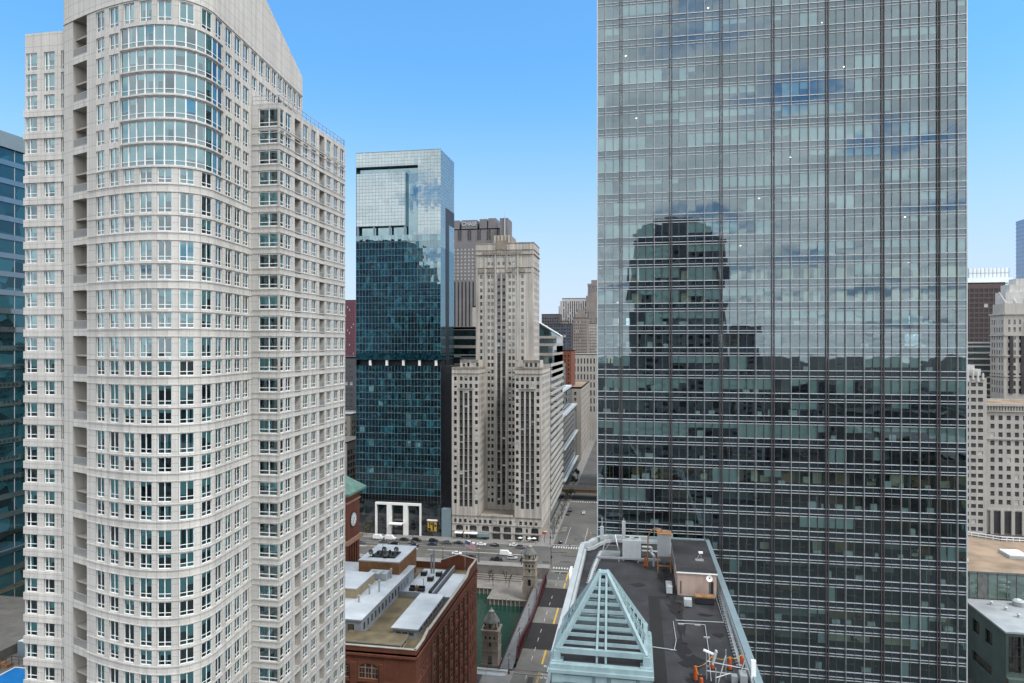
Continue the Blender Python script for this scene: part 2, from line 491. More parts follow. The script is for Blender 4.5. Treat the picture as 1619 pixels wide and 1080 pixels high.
# ------------------------------------------------------------------ mesh builder
class MB:
    def __init__(self):
        self.v, self.f, self.m, self.uv = [], [], [], []

    def face(self, pts, mi=0, uv=None):
        b = len(self.v)
        self.v.extend(tuple(p) for p in pts)
        self.f.append(tuple(range(b, b + len(pts))))
        self.m.append(mi)
        if uv is None:
            p = [Vector(a) for a in pts]
            n = (p[1] - p[0]).cross(p[2] - p[1])
            if abs(n.z) > max(abs(n.x), abs(n.y)):
                uv = [(a.x, a.y) for a in p]
            elif abs(n.y) > abs(n.x):
                uv = [(a.x, a.z) for a in p]
            else:
                uv = [(a.y, a.z) for a in p]
        self.uv.append(uv)

    def box(self, x0, x1, y0, y1, z0, z1, mi=0, top=None, skip=''):
        t = mi if top is None else top
        if 'b' not in skip:
            self.face([(x0, y0, z0), (x0, y1, z0), (x1, y1, z0), (x1, y0, z0)], mi)
        if 't' not in skip:
            self.face([(x0, y0, z1), (x1, y0, z1), (x1, y1, z1), (x0, y1, z1)], t)
        if 'N' not in skip:
            self.face([(x0, y0, z0), (x1, y0, z0), (x1, y0, z1), (x0, y0, z1)], mi)
        if 'S' not in skip:
            self.face([(x1, y1, z0), (x0, y1, z0), (x0, y1, z1), (x1, y1, z1)], mi)
        if 'E' not in skip:
            self.face([(x0, y1, z0), (x0, y0, z0), (x0, y0, z1), (x0, y1, z1)], mi)
        if 'W' not in skip:
            self.face([(x1, y0, z0), (x1, y1, z0), (x1, y1, z1), (x1, y0, z1)], mi)

    def beam(self, p, q, w, h, mi=0, up=(0, 0, 1)):
        p, q = Vector(p), Vector(q)
        d = (q - p).normalized()
        u = Vector(up)
        s = d.cross(u)
        if s.length < 1e-4:
            s = d.cross(Vector((0, 1, 0)))
        s.normalize()
        u = s.cross(d)
        s *= w / 2
        u *= h / 2
        a = [p - s - u, p + s - u, p + s + u, p - s + u]
        b = [q - s - u, q + s - u, q + s + u, q - s + u]
        self.face(a[::-1], mi)
        self.face(b, mi)
        for i in range(4):
            j = (i + 1) % 4
            self.face([a[i], a[j], b[j], b[i]], mi)

    def cyl(self, p, q, r0, r1=None, n=10, mi=0, caps=True):
        r1 = r0 if r1 is None else r1
        p, q = Vector(p), Vector(q)
        d = (q - p).normalized()
        u = Vector((0, 0, 1)) if abs(d.z) < 0.9 else Vector((1, 0, 0))
        s = d.cross(u).normalized()
        t = s.cross(d)
        A = [p + (s * math.cos(k * 2 * math.pi / n) + t * math.sin(k * 2 * math.pi / n)) * r0 for k in range(n)]
        B = [q + (s * math.cos(k * 2 * math.pi / n) + t * math.sin(k * 2 * math.pi / n)) * r1 for k in range(n)]
        for k in range(n):
            j = (k + 1) % n
            self.face([A[k], B[k], B[j], A[j]], mi)
        if caps:
            if r0 > 1e-4:
                self.face(A, mi)
            if r1 > 1e-4:
                self.face(B[::-1], mi)

    def tube(self, pts, r, n=6, mi=0):
        for a, b in zip(pts, pts[1:]):
            self.cyl(a, b, r, r, n, mi)

    def prism(self, poly, z0, z1, mi=0, top=None, bottom=True):
        t = mi if top is None else top
        n = len(poly)
        acc = 0
        for k in range(n):
            a, b = poly[k], poly[(k + 1) % n]
            ln = math.dist(a, b)
            self.face([(a[0], a[1], z0), (b[0], b[1], z0), (b[0], b[1], z1), (a[0], a[1], z1)], mi,
                      [(acc, z0), (acc + ln, z0), (acc + ln, z1), (acc, z1)])
            acc += ln
        self.face([(p[0], p[1], z1) for p in poly], t)
        if bottom:
            self.face([(p[0], p[1], z0) for p in poly[::-1]], mi)

    def ring(self, poly, z0, z1, th, mi=0):
        """a wall of thickness th following a closed ccw polygon (parapet)"""
        n = len(poly)
        inn = inset(poly, th)
        for k in range(n):
            j = (k + 1) % n
            a, b, c, d = poly[k], poly[j], inn[j], inn[k]
            self.face([(*a, z0), (*b, z0), (*b, z1), (*a, z1)], mi)
            self.face([(*c, z0), (*d, z0), (*d, z1), (*c, z1)], mi)
            self.face([(*a, z1), (*b, z1), (*c, z1), (*d, z1)], mi)

    def merge(self, o, mtx):
        b = len(self.v)
        self.v.extend(tuple(mtx @ Vector(p)) for p in o.v)
        self.f.extend(tuple(i + b for i in f) for f in o.f)
        self.m.extend(o.m)
        self.uv.extend(o.uv)

    def mesh(self, name, mats):
        me = bpy.data.meshes.new(name)
        me.from_pydata(self.v, [], self.f)
        for k in mats:
            me.materials.append(M[k])
        me.polygons.foreach_set('material_index', self.m)
        ul = me.uv_layers.new(name='UVMap')
        flat = []
        for u in self.uv:
            for c in u:
                flat.extend((c[0], c[1]))
        ul.data.foreach_set('uv', flat)
        me.update()
        return me

    def build(self, name, mats, parent=None, kind=None, smooth=False):
        me = self.mesh(name, mats)
        if smooth:
            me.polygons.foreach_set('use_smooth', [True] * len(me.polygons))
        o = bpy.data.objects.new(name, me)
        COL.objects.link(o)
        if parent:
            setp(o, parent)
        if kind:
            o['kind'] = kind
        return o


LOCAL = set()


def setp(o, parent):
    o.parent = parent
    if parent.parent is None and parent.name not in LOCAL:
        o.matrix_parent_inverse = Matrix.Translation(-parent.location)


def inset(poly, d):
    n = len(poly)
    out = []
    for k in range(n):
        p0, p1, p2 = Vector(poly[k - 1]), Vector(poly[k]), Vector(poly[(k + 1) % n])
        d1 = (p1 - p0).normalized()
        d2 = (p2 - p1).normalized()
        n1 = Vector((-d1.y, d1.x))
        n2 = Vector((-d2.y, d2.x))
        b = n1 + n2
        b = b / max(0.3, b.dot(n1))
        out.append((p1.x + b.x * d, p1.y + b.y * d))
    return out


def thing(name, label, cat, loc=(0, 0, 0), rz=0, group=None, local=False):
    o = bpy.data.objects.new(name, None)
    if local:  # its parts are modelled round its own base, not in world coordinates
        LOCAL.add(o.name)
    o.empty_display_size = 0.5
    COL.objects.link(o)
    o.location = loc
    o.rotation_euler = (0, 0, rz)
    o['label'] = label
    o['category'] = cat
    if group:
        o['group'] = group
    return o


def tag(o, label, cat, group=None):
    o['label'] = label
    o['category'] = cat
    if group:
        o['group'] = group
    return o


def struct(name, mb, mats, label):
    o = mb.build(name, mats, None, 'structure')
    o['label'] = label
    return o


def dup(root, label, loc, rz, group=None):
    def cp(o, par):
        c = o.copy()
        COL.objects.link(c)
        if par:
            c.parent = par
        for ch in [x for x in kids.get(o.name, [])]:
            cp(ch, c)
        return c
    kids = {}
    stack = [root]
    while stack:
        x = stack.pop()
        kids[x.name] = [c for c in CHILD.get(x.name, [])]
        stack.extend(kids[x.name])
    r = cp(root, None)
    r.location = loc
    r.rotation_euler = (0, 0, rz)
    r['label'] = label
    if group:
        r['group'] = group
    return r


CHILD = {}


def note(root):
    """remember a finished prototype's children (o.children walks the whole file)"""
    for c in root.children:
        CHILD.setdefault(root.name, []).append(c)
        note(c)


# ------------------------------------------------------------------ facades
class Path:
    def __init__(self, pts):
        self.p = [tuple(a) for a in pts]
        self.s = [0.0]
        for a, b in zip(self.p, self.p[1:]):
            self.s.append(self.s[-1] + math.dist(a, b))
        self.len = self.s[-1]

    def at(self, s):
        i = min(max(bisect_left(self.s, s) - 1, 0), len(self.p) - 2)
        a, b = self.p[i], self.p[i + 1]
        t = (s - self.s[i]) / (self.s[i + 1] - self.s[i])
        d = Vector((b[0] - a[0], b[1] - a[1])).normalized()
        return a[0] + (b[0] - a[0]) * t, a[1] + (b[1] - a[1]) * t, d.y, -d.x

    def pt(self, s, out, z):
        x, y, nx, ny = self.at(s)
        return (x + nx * out, y + ny * out, z)


def facade(mb, path, s0, s1, z0, z1, holes, depth=0.25, mi=0, ri=None, curve=False):
    """wall sheet along path with rectangular openings and their reveals; holes = (s0, s1, z0, z1[, depth])"""
    ri = mi if ri is None else ri
    S = {s0, s1}
    Z = {z0, z1}
    for h in holes:
        S.update((max(s0, h[0]), min(s1, h[1])))
        Z.update((max(z0, h[2]), min(z1, h[3])))
    if curve:
        S.update(s for s in path.s if s0 < s < s1)

    def clean(x):
        x = sorted(x)
        o = [x[0]]
        for v in x[1:]:
            if v - o[-1] > 1e-3:
                o.append(v)
        return o
    S, Z = clean(S), clean(Z)
    nS, nZ = len(S) - 1, len(Z) - 1
    g = [[0.0] * nZ for _ in range(nS)]
    for h in holes:
        d = h[4] if len(h) > 4 else depth
        i0, i1 = bisect_left(S, h[0] - 2e-3), bisect_left(S, h[1] - 2e-3)
        j0, j1 = bisect_left(Z, h[2] - 2e-3), bisect_left(Z, h[3] - 2e-3)
        for i in range(i0, min(i1, nS)):
            for j in range(j0, min(j1, nZ)):
                g[i][j] = d
    P = path.pt
    for i in range(nS):
        a, b = S[i], S[i + 1]
        j = 0
        while j < nZ:
            if g[i][j] == 0:
                k = j
                while k + 1 < nZ and g[i][k + 1] == 0:
                    k += 1
                za, zb = Z[j], Z[k + 1]
                mid = 1e-4
                mb.face([P(a + mid, 0, za), P(b - mid, 0, za), P(b - mid, 0, zb), P(a + mid, 0, zb)], mi,
                        [(a, za), (b, za), (b, zb), (a, zb)])
                j = k + 1
            else:
                d = g[i][j]
                za, zb = Z[j], Z[j + 1]
                e = 1e-4
                if j == 0 or g[i][j - 1] == 0:
                    mb.face([P(a + e, 0, za), P(b - e, 0, za), P(b - e, -d, za), P(a + e, -d, za)], ri)
                if j == nZ - 1 or g[i][j + 1] == 0:
                    mb.face([P(a + e, 0, zb), P(a + e, -d, zb), P(b - e, -d, zb), P(b - e, 0, zb)], ri)
                if i == 0 or g[i - 1][j] == 0:
                    mb.face([P(a + e, 0, za), P(a + e, -d, za), P(a + e, -d, zb), P(a + e, 0, zb)], ri)
                if i == nS - 1 or g[i + 1][j] == 0:
                    mb.face([P(b - e, 0, za), P(b - e, 0, zb), P(b - e, -d, zb), P(b - e, -d, za)], ri)
                j += 1


def ledge(mb, path, s0, s1, z, h=0.12, out=0.1, mi=0):
    S = [s0] + [s for s in path.s if s0 + 0.01 < s < s1 - 0.01] + [s1]
    P = path.pt
    for a, b in zip(S, S[1:]):
        e = 1e-4
        A = [P(a + e, -0.02, z), P(a + e, out, z), P(a + e, out, z + h), P(a + e, -0.02, z + h)]
        B = [P(b - e, -0.02, z), P(b - e, out, z), P(b - e, out, z + h), P(b - e, -0.02, z + h)]
        for k in range(3):
            mb.face([A[k], B[k], B[k + 1], A[k + 1]], mi)
    mb.face([P(s0 + 1e-4, -0.02, z), P(s0 + 1e-4, out, z), P(s0 + 1e-4, out, z + h), P(s0 + 1e-4, -0.02, z + h)], mi)
    mb.face([P(s1 - 1e-4, -0.02, z), P(s1 - 1e-4, out, z), P(s1 - 1e-4, out, z + h), P(s1 - 1e-4, -0.02, z + h)], mi)


def win(w, h, cols=2, tr=0.26, ft=0.09, blind=0.0, rng=random, inner=0.14, lower_blind=False, split=None, curtain=False):
    """window in local coords, face to -y: material slots 0 frame, 1 glass, 2 blind. tr = height share of the lower light"""
    mb = MB()
    x0, x1 = -w / 2, w / 2
    mb.box(x0, x0 + ft, -0.02, 0.07, 0, h, 0)
    mb.box(x1 - ft, x1, -0.02, 0.07, 0, h, 0)
    mb.box(x0 + ft, x1 - ft, -0.02, 0.07, 0, ft, 0)
    mb.box(x0 + ft, x1 - ft, -0.02, 0.07, h - ft, h, 0)
    xs = [x0 + ft]
    if split:
        cuts = [x0 + w * c for c in split]
    else:
        cuts = [x0 + w * k / cols for k in range(1, cols)]
    for c in cuts:
        mb.box(c - ft * 0.55, c + ft * 0.55, -0.03, 0.07, ft, h - ft, 0)
        xs += [c - ft * 0.55, c + ft * 0.55]
    xs.append(x1 - ft)
    zt = h * tr
    for k in range(0, len(xs), 2):
        a, b = xs[k], xs[k + 1]
        if tr:
            mb.box(a, b, -0.015, 0.06, zt - ft * 0.4, zt + ft * 0.4, 0)
        t1, t2 = rng.uniform(-.004, .004), rng.uniform(-.004, .004)
        zs = [ft, h - ft] if not tr else [ft, zt, h - ft]
        for za, zb in zip(zs, zs[1:]):
            mb.face([(a, 0.03 + t1, za), (b, 0.03 - t1, za), (b, 0.03 - t1 + t2, zb), (a, 0.03 + t1 + t2, zb)], 1)
        if curtain:  # gathered curtains at one or both sides of the light
            cw = (b - a) * rng.uniform(.2, .45)
            for u0, u1 in ((a, a + cw), (b - cw * .6, b)):
                m_ = 5
                for q in range(m_):
                    p0, p1 = u0 + (u1 - u0) * q / m_, u0 + (u1 - u0) * (q + 1) / m_
                    y0, y1 = inner + .03 * (q % 2), inner + .03 * ((q + 1) % 2)
                    mb.face([(p0, y0, ft), (p1, y1, ft), (p1, y1, h - ft), (p0, y0, h - ft)], 2)
        bl = blind * rng.choice((1, 1, 1, 0.9, 0.55)) if blind else 0
        if bl > 0:
            zb = h - ft - bl * (h - zt - ft)
            mb.face([(a, inner, zb), (b, inner, zb), (b, inner, h - ft), (a, inner, h - ft)], 2)
            if lower_blind:
                mb.face([(a, inner, ft), (b, inner, ft), (b, inner, zt), (a, inner, zt)], 2)
    return mb


def onframe(x, y, z):
    d = y * math.cos(YAW) - x * math.sin(YAW)
    if d < 2:
        return 0, 0, 1e9
    r = x * math.cos(YAW) + y * math.sin(YAW)
    return 809.5 + 1080 * r / d, 543 - 1080 * (z - CAM_H) / d, d


def place(root, items, templates, mats, name='window', nmax=100, rest='window_field'):
    """items (key, x, y, z, angle, area): the nmax that show largest become parts, the rest one part of kind stuff"""
    sc_ = []
    for it in items:
        k, x, y, z, a, ar = it
        px, py, d = onframe(x, y, z)
        nx, ny = math.sin(a), -math.cos(a)
        vis = -(nx * x + ny * y) / max(1e-6, math.hypot(x, y, z - CAM_H))
        ok = 0 <= px <= 1619 and 0 <= py <= 1080 and vis > 0.02
        sc_.append((ar * vis / d / d if ok else -1, it))
    sc_.sort(key=lambda q: -q[0])
    meshes = {}
    other = MB()
    n = 0
    for score, (k, x, y, z, a, ar) in sc_:
        if n < nmax and score > 0:
            if k not in meshes:
                meshes[k] = templates[k].mesh(name, mats)
            o = bpy.data.objects.new(name, meshes[k])
            COL.objects.link(o)
            o.location = (x, y, z)
            o.rotation_euler = (0, 0, a)
            setp(o, root)
            n += 1
        else:
            other.merge(templates[k], Matrix.Translation((x, y, z)) @ Matrix.Rotation(a, 4, 'Z'))
    if other.f:
        other.build(rest, mats, root, 'stuff')


def ang(nx, ny):
    return math.atan2(nx, -ny)


# ================================================================== pale precast apartment tower (left)
def smooth_path(P, n=10):
    out = []
    Q = [P[0]] + P + [P[-1]]
    for i in range(1, len(Q) - 2):
        p0, p1, p2, p3 = Q[i - 1:i + 3]
        for k in range(n):
            t = k / n
            out.append(tuple(.5 * ((2 * p1[j]) + (-p0[j] + p2[j]) * t + (2 * p0[j] - 5 * p1[j] + 4 * p2[j] - p3[j]) * t * t
                                   + (-p0[j] + 3 * p1[j] - 3 * p2[j] + p3[j]) * t ** 3) for j in (0, 1)))
    out.append(P[-1])
    return out


CONDO = thing('apartment_tower', 'pale concrete apartment tower with a rounded corner and stacked white framed windows', 'apartment tower', (-64, 92, 0))
rng = random.Random(11)
mainp = Path(smooth_path([(-73.3, 77.3), (-69.5, 75.8), (-65.4, 74.4), (-62.7, 73.7), (-60.5, 73.25), (-57.9, 73.0), (-55.5, 73.3), (-53.6, 74.1),
                          (-52.4, 75.6), (-52.0, 77.2), (-52.1, 79), (-52.5, 83.0), (-52.9, 87.0), (-54.9, 106.6)]))
S_CREASE, S_END = 35.03, mainp.len
leftp = Path([(-79.6, 77.7), (-73.35, 77.7)])
leftE = Path([(-79.6, 96), (-79.6, 77.7)])
bayp = Path([(-52.99, 88.0), (-48.8, 88.0)])
wingp = Path([(-48.8, 88.0), (-48.8, 110.0)])
wingS = Path([(-48.8, 110.0), (-60, 110.0)])
items = []
T = {}
CM = ['white_frame', 'cond_glass', 'blind']


def reg(kind, w, h, **kw):
    """six variants of each window: bare, part-drawn and drawn blinds"""
    for v in range(8):
        bl = (0, 0, 0, 0.35, 0.5, 0.8, 1.0, 1.0)[v]
        T[(kind, v)] = win(w, h, blind=bl, rng=rng, lower_blind=(v == 7), curtain=(v in (1, 4)), **kw)


def put(path, s, z, kind, w, h, dep=0.17, zbias=0.0):
    p = max(0, min(1, (z - 60) / 75))
    wts = [2.1 - 1.1 * p, 2, 1.4, 0.9, 1.0, 1.2 + p, 1.5 + 1.1 * p, 0.9 + 1.5 * p]  # pale blinds grow commoner with height, standing in for reflected sky
    if kind in ('rib', 'topw'):
        wts = [1, .6, .6, 1, 1.4, 2.2, 3, 2.4]  # mostly drawn blinds here, added to imitate the sky's pale reflection
    v = rng.choices(range(8), wts)[0]
    x, y, nx, ny = path.at(s)
    items.append(((kind, v), x - nx * dep, y - ny * dep, z, ang(nx, ny), w * h))


reg('tall', 1.66, 2.45, tr=0.22)
reg('short', 1.66, 1.82, tr=0.28)
reg('topw', 1.66, 2.45, tr=0.2)
reg('rib', 1.21, 2.5, cols=1, tr=0.24, ft=0.075)
reg('lwA', 1.72, 1.86, tr=0.3, split=(0.36,))
reg('lwB', 1.62, 1.86, tr=0.3, split=(0.36,))
reg('lwAt', 1.72, 2.35, tr=0.26, split=(0.36,))
reg('lwBt', 1.62, 2.35, tr=0.26, split=(0.36,))
reg('lwC', 0.62, 1.86, cols=1, tr=0.3)
reg('lwCt', 0.62, 2.35, cols=1, tr=0.26)
reg('bay', 3.1, 1.92, tr=0.3, ft=0.11)
reg('bayt', 3.1, 2.5, tr=0.24, ft=0.11)
reg('bays', 1.3, 1.92, cols=1, tr=0.3, ft=0.11)
reg('bayst', 1.3, 2.5, cols=1, tr=0.24, ft=0.11)
reg('wing', 1.6, 1.92, tr=0.3)
reg('wingt', 1.6, 2.5, tr=0.24)
reg('recw', 1.7, 2.3, cols=2, tr=0)

main_cols = [8.5, 11.05, 13.58, 16.05, 18.42, 20.95, 23.5, 25.94, 28.46, 30.94, 33.31]
up_cols = [35.77, 38.2, 40.4, 42.5, 44.6, 46.6, 48.5, 50.4, 52.4]
holes_main, holes_up = [], []
WW = 1.66
ZB = 26.5  # lowest modelled storey
pairs = []
z = 119.3
while z > ZB:
    pairs.append(z)
    z -= 5.8
for zb in pairs:
    for s in main_cols:
        holes_main.append((s - WW / 2, s + WW / 2, zb, zb + 1.82))
        put(mainp, s, zb, 'short', WW, 1.82)
        if zb < 119:
            holes_main.append((s - WW / 2, s + WW / 2, zb + 2.24, zb + 4.69))
            put(mainp, s, zb + 2.24, 'tall', WW, 2.45)
RS0, RS1 = 12.19, 27.01
for k in range(6):
    zb = 121.42 + 2.88 * k
    holes_main.append((RS0, RS1, zb, zb + 2.5))
    n = 12
    for q in range(n):
        put(mainp, RS0 + (q + 0.5) * (RS1 - RS0) / n, zb, 'rib', 1.21, 2.5)
    t = k % 2 == 0
    for s in main_cols[:2] + main_cols[8:]:
        kd, hh = ('tall', 2.45) if t else ('short', 1.82)
        dz = 0.02 if t else 0.3
        holes_main.append((s - WW / 2, s + WW / 2, zb + dz, zb + dz + hh))
        put(mainp, s, zb + dz, kd, WW, hh)
        if k == 5 or k == 0:
            pass
for s in main_cols:
    holes_main.append((s - WW / 2, s + WW / 2, 138.75, 141.2))
    put(mainp, s, 138.75, 'topw', WW, 2.45)
for s in up_cols:
    for zb, kd, hh in ((138.75, 'topw', 2.45), (135.9, 'short', 1.82), (133.75, 'short', 1.5)):
        if kd == 'short' and hh < 1.6:
            continue
        holes_up.append((s - WW / 2, s + WW / 2, zb, zb + hh))
        put(mainp, s, zb, kd, WW, hh)
# two storey balcony recesses
bal_z = [67.1 + 5.8 * k for k in range(-7, 13)]
B0, B1 = 2.37, 5.69
for zb in bal_z:
    holes_main.append((B0, B1, zb, zb + 4.85, 2.6))
wall = MB()
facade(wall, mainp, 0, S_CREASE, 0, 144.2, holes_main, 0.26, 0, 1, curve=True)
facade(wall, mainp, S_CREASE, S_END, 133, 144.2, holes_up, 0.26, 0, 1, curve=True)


def topz(s):
    x, y, _, _ = mainp.at(s)
    return 144.7 + max(0.0, min(33.6, 106.6 - y)) * 0.425 if s > 20 else 144.7 + 33.6 * 0.425


ss = [s for s in mainp.s]
for a, b in zip(ss, ss[1:]):
    P = mainp.pt
    wall.face([P(a, 0, 144.2), P(b, 0, 144.2), P(b, 0, topz(b)), P(a, 0, topz(a))], 0, [(a, 144.2), (b, 144.2), (b, topz(b)), (a, topz(a))])
    wall.face([P(a, 0, topz(a)), P(b, 0, topz(b)), P(b, -0.5, topz(b)), P(a, -0.5, topz(a))], 0)
    wall.face([P(b, -0.5, 142), P(a, -0.5, 142), P(a, -0.5, topz(a)), P(b, -0.5, topz(b))], 0)
# east side, back
wall.face([(-73.3, 108, 0), (-73.3, 77.3, 0), (-73.3, 77.3, topz(0)), (-73.3, 108, 144.7)], 0)
wall.face([(-54.9, 106.6, 133), (-73.3, 108, 133), (-73.3, 108, 144.7), (-54.9, 106.6, 144.7)], 0)
wall.face([(-48.8, 110, 0), (-79.6, 110, 0), (-79.6, 110, 133), (-48.8, 110, 133)], 0)
wall.face([(-72.8, 77.8, 142.6), (-55, 74, 142.6), (-52.6, 77.5, 142.6), (-55.2, 106.3, 142.6), (-72.8, 107.5, 142.6)], 1)
# back walls of the balcony recesses carry doors
for zb in bal_z:
    P = mainp.pt
    wall.face([P(B0, -2.6, zb), P(B1, -2.6, zb), P(B1, -2.6, zb + 4.85), P(B0, -2.6, zb + 4.85)], 1)
# left wing
holes_l = []
zs = []
z = 72.9 + 2.9 * 19
while z > ZB:
    zs.append((z, 1.86, ''))
    z -= 2.9
zs += [(130.9, 1.75, ''), (133.25, 2.35, 't'), (136.05, 2.35, 't')]
for zb, hh, sfx in zs:
    hw = 1.86 if not sfx else 2.35
    for kd, a, b in (('lwA', -79.45, -77.72), ('lwB', -76.68, -75.06), ('lwC', -74.08, -73.46)):
        s0, s1 = a + 79.6, b + 79.6
        holes_l.append((s0, s1, zb, zb + hw))
        put(leftp, (s0 + s1) / 2, zb, kd + sfx, s1 - s0, hw, 0.14 if kd == 'lwA' else 0.2)
facade(wall, leftp, 0, leftp.len, 0, 141.0, holes_l, 0.3, 0, 1)
facade(wall, leftE, 0, leftE.len, 0, 141.0, [], 0.3, 0, 1)
wall.face([(-79.6, 78, 140.6), (-73.3, 78, 140.6), (-73.3, 96, 140.6), (-79.6, 96, 140.6)], 1)
for zb, hh, sfx in zs:  # projecting spandrel bands of the left wing
    if zb > 131:
        continue
    ledge(wall, leftp, -0.0, 6.15, zb - 1.0, 0.95, 0.13, 0)
    wall.box(-79.73, -79.6, 77.57, 80, zb - 1.0, zb - 0.05, 0)
# wing with corner windows
holes_b, holes_w = [], []
wz = [(125.1 - 2.9 * k, 1.92, '') for k in range(0, 34) if 125.1 - 2.9 * k > ZB] + [(128.0, 1.92, ''), (130.35, 2.5, 't')]
cols_w = [(2.57, 'wing'), (5.30, 'bal'), (7.8, 'wing'), (10.44, 'wing'), (13.18, 'bal'), (15.67, 'wing'), (18.36, 'wing'), (20.81, 'wing')]
for zb, hh, sfx in wz:
    holes_b.append((1.0, 4.19, zb, zb + hh))
    put(bayp, 2.6, zb, 'bay' + sfx, 3.1, hh, 0.12)
    holes_w.append((0.0, 1.3, zb, zb + hh))
    put(wingp, 0.68, zb, 'bays' + sfx, 1.3, hh, 0.12)
    for s, kd in cols_w:
        if kd == 'wing':
            holes_w.append((s - 0.8, s + 0.8, zb, zb + hh))
            put(wingp, s, zb, 'wing' + sfx, 1.6, hh)
        else:
            holes_w.append((s - 0.9, s + 0.9, zb - 0.35, zb + hh, 1.7))
facade(wall, bayp, 0, bayp.len, 0, 133.6, holes_b, 0.28, 0, 1)
facade(wall, wingp, 0, wingp.len, 0, 133.6, holes_w, 0.28, 0, 1)
for zb, hh, sfx in wz:
    for s, kd in cols_w:
        if kd == 'bal':
            P = wingp.pt
            wall.face([P(s - .9, -1.7, zb - .35), P(s + .9, -1.7, zb - .35), P(s + .9, -1.7, zb + hh), P(s - .9, -1.7, zb + hh)], 1)
    ledge(wall, bayp, 0, 4.19, zb - 0.16, 0.1, 0.07)
    ledge(wall, wingp, 0, 22, zb - 0.16, 0.1, 0.07)
    ledge(wall, wingp, 0, 22, zb - 0.92, 0.1, 0.07)
    ledge(wall, bayp, 0, 4.19, zb - 0.92, 0.1, 0.07)
wall.face([(-53.2, 88.3, 133.0), (-48.9, 88.1, 133.0), (-48.9, 110, 133.0), (-55, 110, 133.0)], 1)
for zb in pairs:
    ledge(wall, mainp, 5.75, S_CREASE, zb - 0.2, 0.1, 0.08)
    ledge(wall, mainp, 5.75, S_CREASE, zb + 1.92, 0.1, 0.08)
    ledge(wall, mainp, 5.75, S_CREASE, zb - 1.1, 0.1, 0.08)
for k in range(6):
    ledge(wall, mainp, RS0, RS1, 121.42 + 2.88 * k - 0.26, 0.16, 0.12)
ledge(wall, mainp, 0, S_CREASE, 141.4, 0.14, 0.1)
ledge(wall, mainp, S_CREASE, S_END, 141.4, 0.14, 0.1)
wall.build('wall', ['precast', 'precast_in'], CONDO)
place(CONDO, items, T, CM)
# storey floors and the dark inner rooms behind the glass
slab = MB()
inner = [mainp.pt(s, -0.35, 0)[:2] for s in mainp.s[::2]] + [(-72.9, 106)]
slab.prism(inner, 0, 0.22, 0)
slab_top = slab.mesh('floor_slab', ['slab'])
slab.box(-79.2, -73.0, 78.1, 95.5, 0, 0.22, 0)
slab.prism([(-53.6, 88.4), (-49.2, 88.4), (-49.2, 109.6), (-55.2, 109.6)], 0, 0.22, 0)
sm = slab.mesh('floor_slab', ['slab'])
z = 72.9 - 2.9 * 16 - 0.65
while z < 143:
    o = bpy.data.objects.new('floor_slab', slab_top if z > 131 else sm)
    COL.objects.link(o)
    o.location = (0, 0, z)
    setp(o, CONDO)
    z += 2.9
core = MB()
core.prism([(-72.9, 80.4), (-69, 79.2), (-63, 77.2), (-57.5, 76.6), (-56, 78), (-56.2, 86), (-58.5, 105), (-72.9, 105)], 1, 142, 0)
core.box(-79.1, -72.95, 80.6, 95, 1, 140, 0)
core.box(-56.1, -51.6, 91, 109, 1, 132.5, 0)
core.build('room_wall', ['room'], CONDO)
# railings
for zb in bal_z:
    r = MB()
    P = mainp.pt
    r.beam(P(B0, -0.12, zb + 1.0), P(B1, -0.12, zb + 1.0), 0.06, 0.06)
    r.beam(P(B0, -0.12, zb + 0.12), P(B1, -0.12, zb + 0.12), 0.05, 0.05)
    for q in range(25):
        s = B0 + 0.06 + q * (B1 - B0 - 0.12) / 24
        r.beam(P(s, -0.12, zb + 0.1), P(s, -0.12, zb + 1.0), 0.03, 0.03)
    r.build('balcony_railing', ['rail'], CONDO)
br = {}
for zb, hh, sfx in wz:
    for s, kd in cols_w:
        if kd == 'bal' and zb > 66:
            if 'm' not in br:
                r = MB()
                r.beam((0, -.9, .6), (0, .9, .6), .05, .06)
                for q in range(15):
                    r.beam((0, -.85 + q * .12, -.33), (0, -.85 + q * .12, .6), .025, .025)
                br['m'] = r.mesh('balcony_railing', ['rail'])
            o = bpy.data.objects.new('balcony_railing', br['m'])
            COL.objects.link(o)
            x, y, _, _ = wingp.at(s)
            o.location = (x - 0.1, y, zb)
            setp(o, CONDO)
r = MB()
rp = [(-53.0, 88.15), (-48.95, 88.15), (-48.95, 109.85), (-55, 109.85)]
for a, b in zip(rp, rp[1:]):
    for h in (0.5, 1.1):
        r.beam((*a, 133.6 + h), (*b, 133.6 + h), 0.06, 0.06)
    n = max(2, int(math.dist(a, b) / 1.3))
    for k in range(n + 1):
        t = k / n
        x, y = a[0] + (b[0] - a[0]) * t, a[1] + (b[1] - a[1]) * t
        r.beam((x, y, 133.4), (x, y, 134.7), 0.07, 0.07)
r.build('terrace_railing', ['rail'], CONDO)


# ================================================================== tall glass office tower (right)
TOWER = thing('office_tower', 'very tall glass office tower with silver mullions and offices showing through', 'office tower', (24, 146, 0))
rng = random.Random(5)
TX0, TX1, TY0, TY1 = -6.73, 54.75, 126.3, 168.0
COLX = [-6.73, -2.51, 6.34, 15.09, 23.85, 32.78, 41.68, 50.41, 54.75]
FZ = [99.26 + 4.0 * k for k in range(-24, 20)]
VH = 2.5  # clear height of the vision glass
panx = []
for a, b in zip(COLX, COLX[1:]):
    n = 3 if b - a < 6 else 6
    panx += [a + (b - a) * k / n for k in range(n)]
panx.append(COLX[-1])
pany = [TY0 + (TY1 - TY0) * k / 28 for k in range(29)]


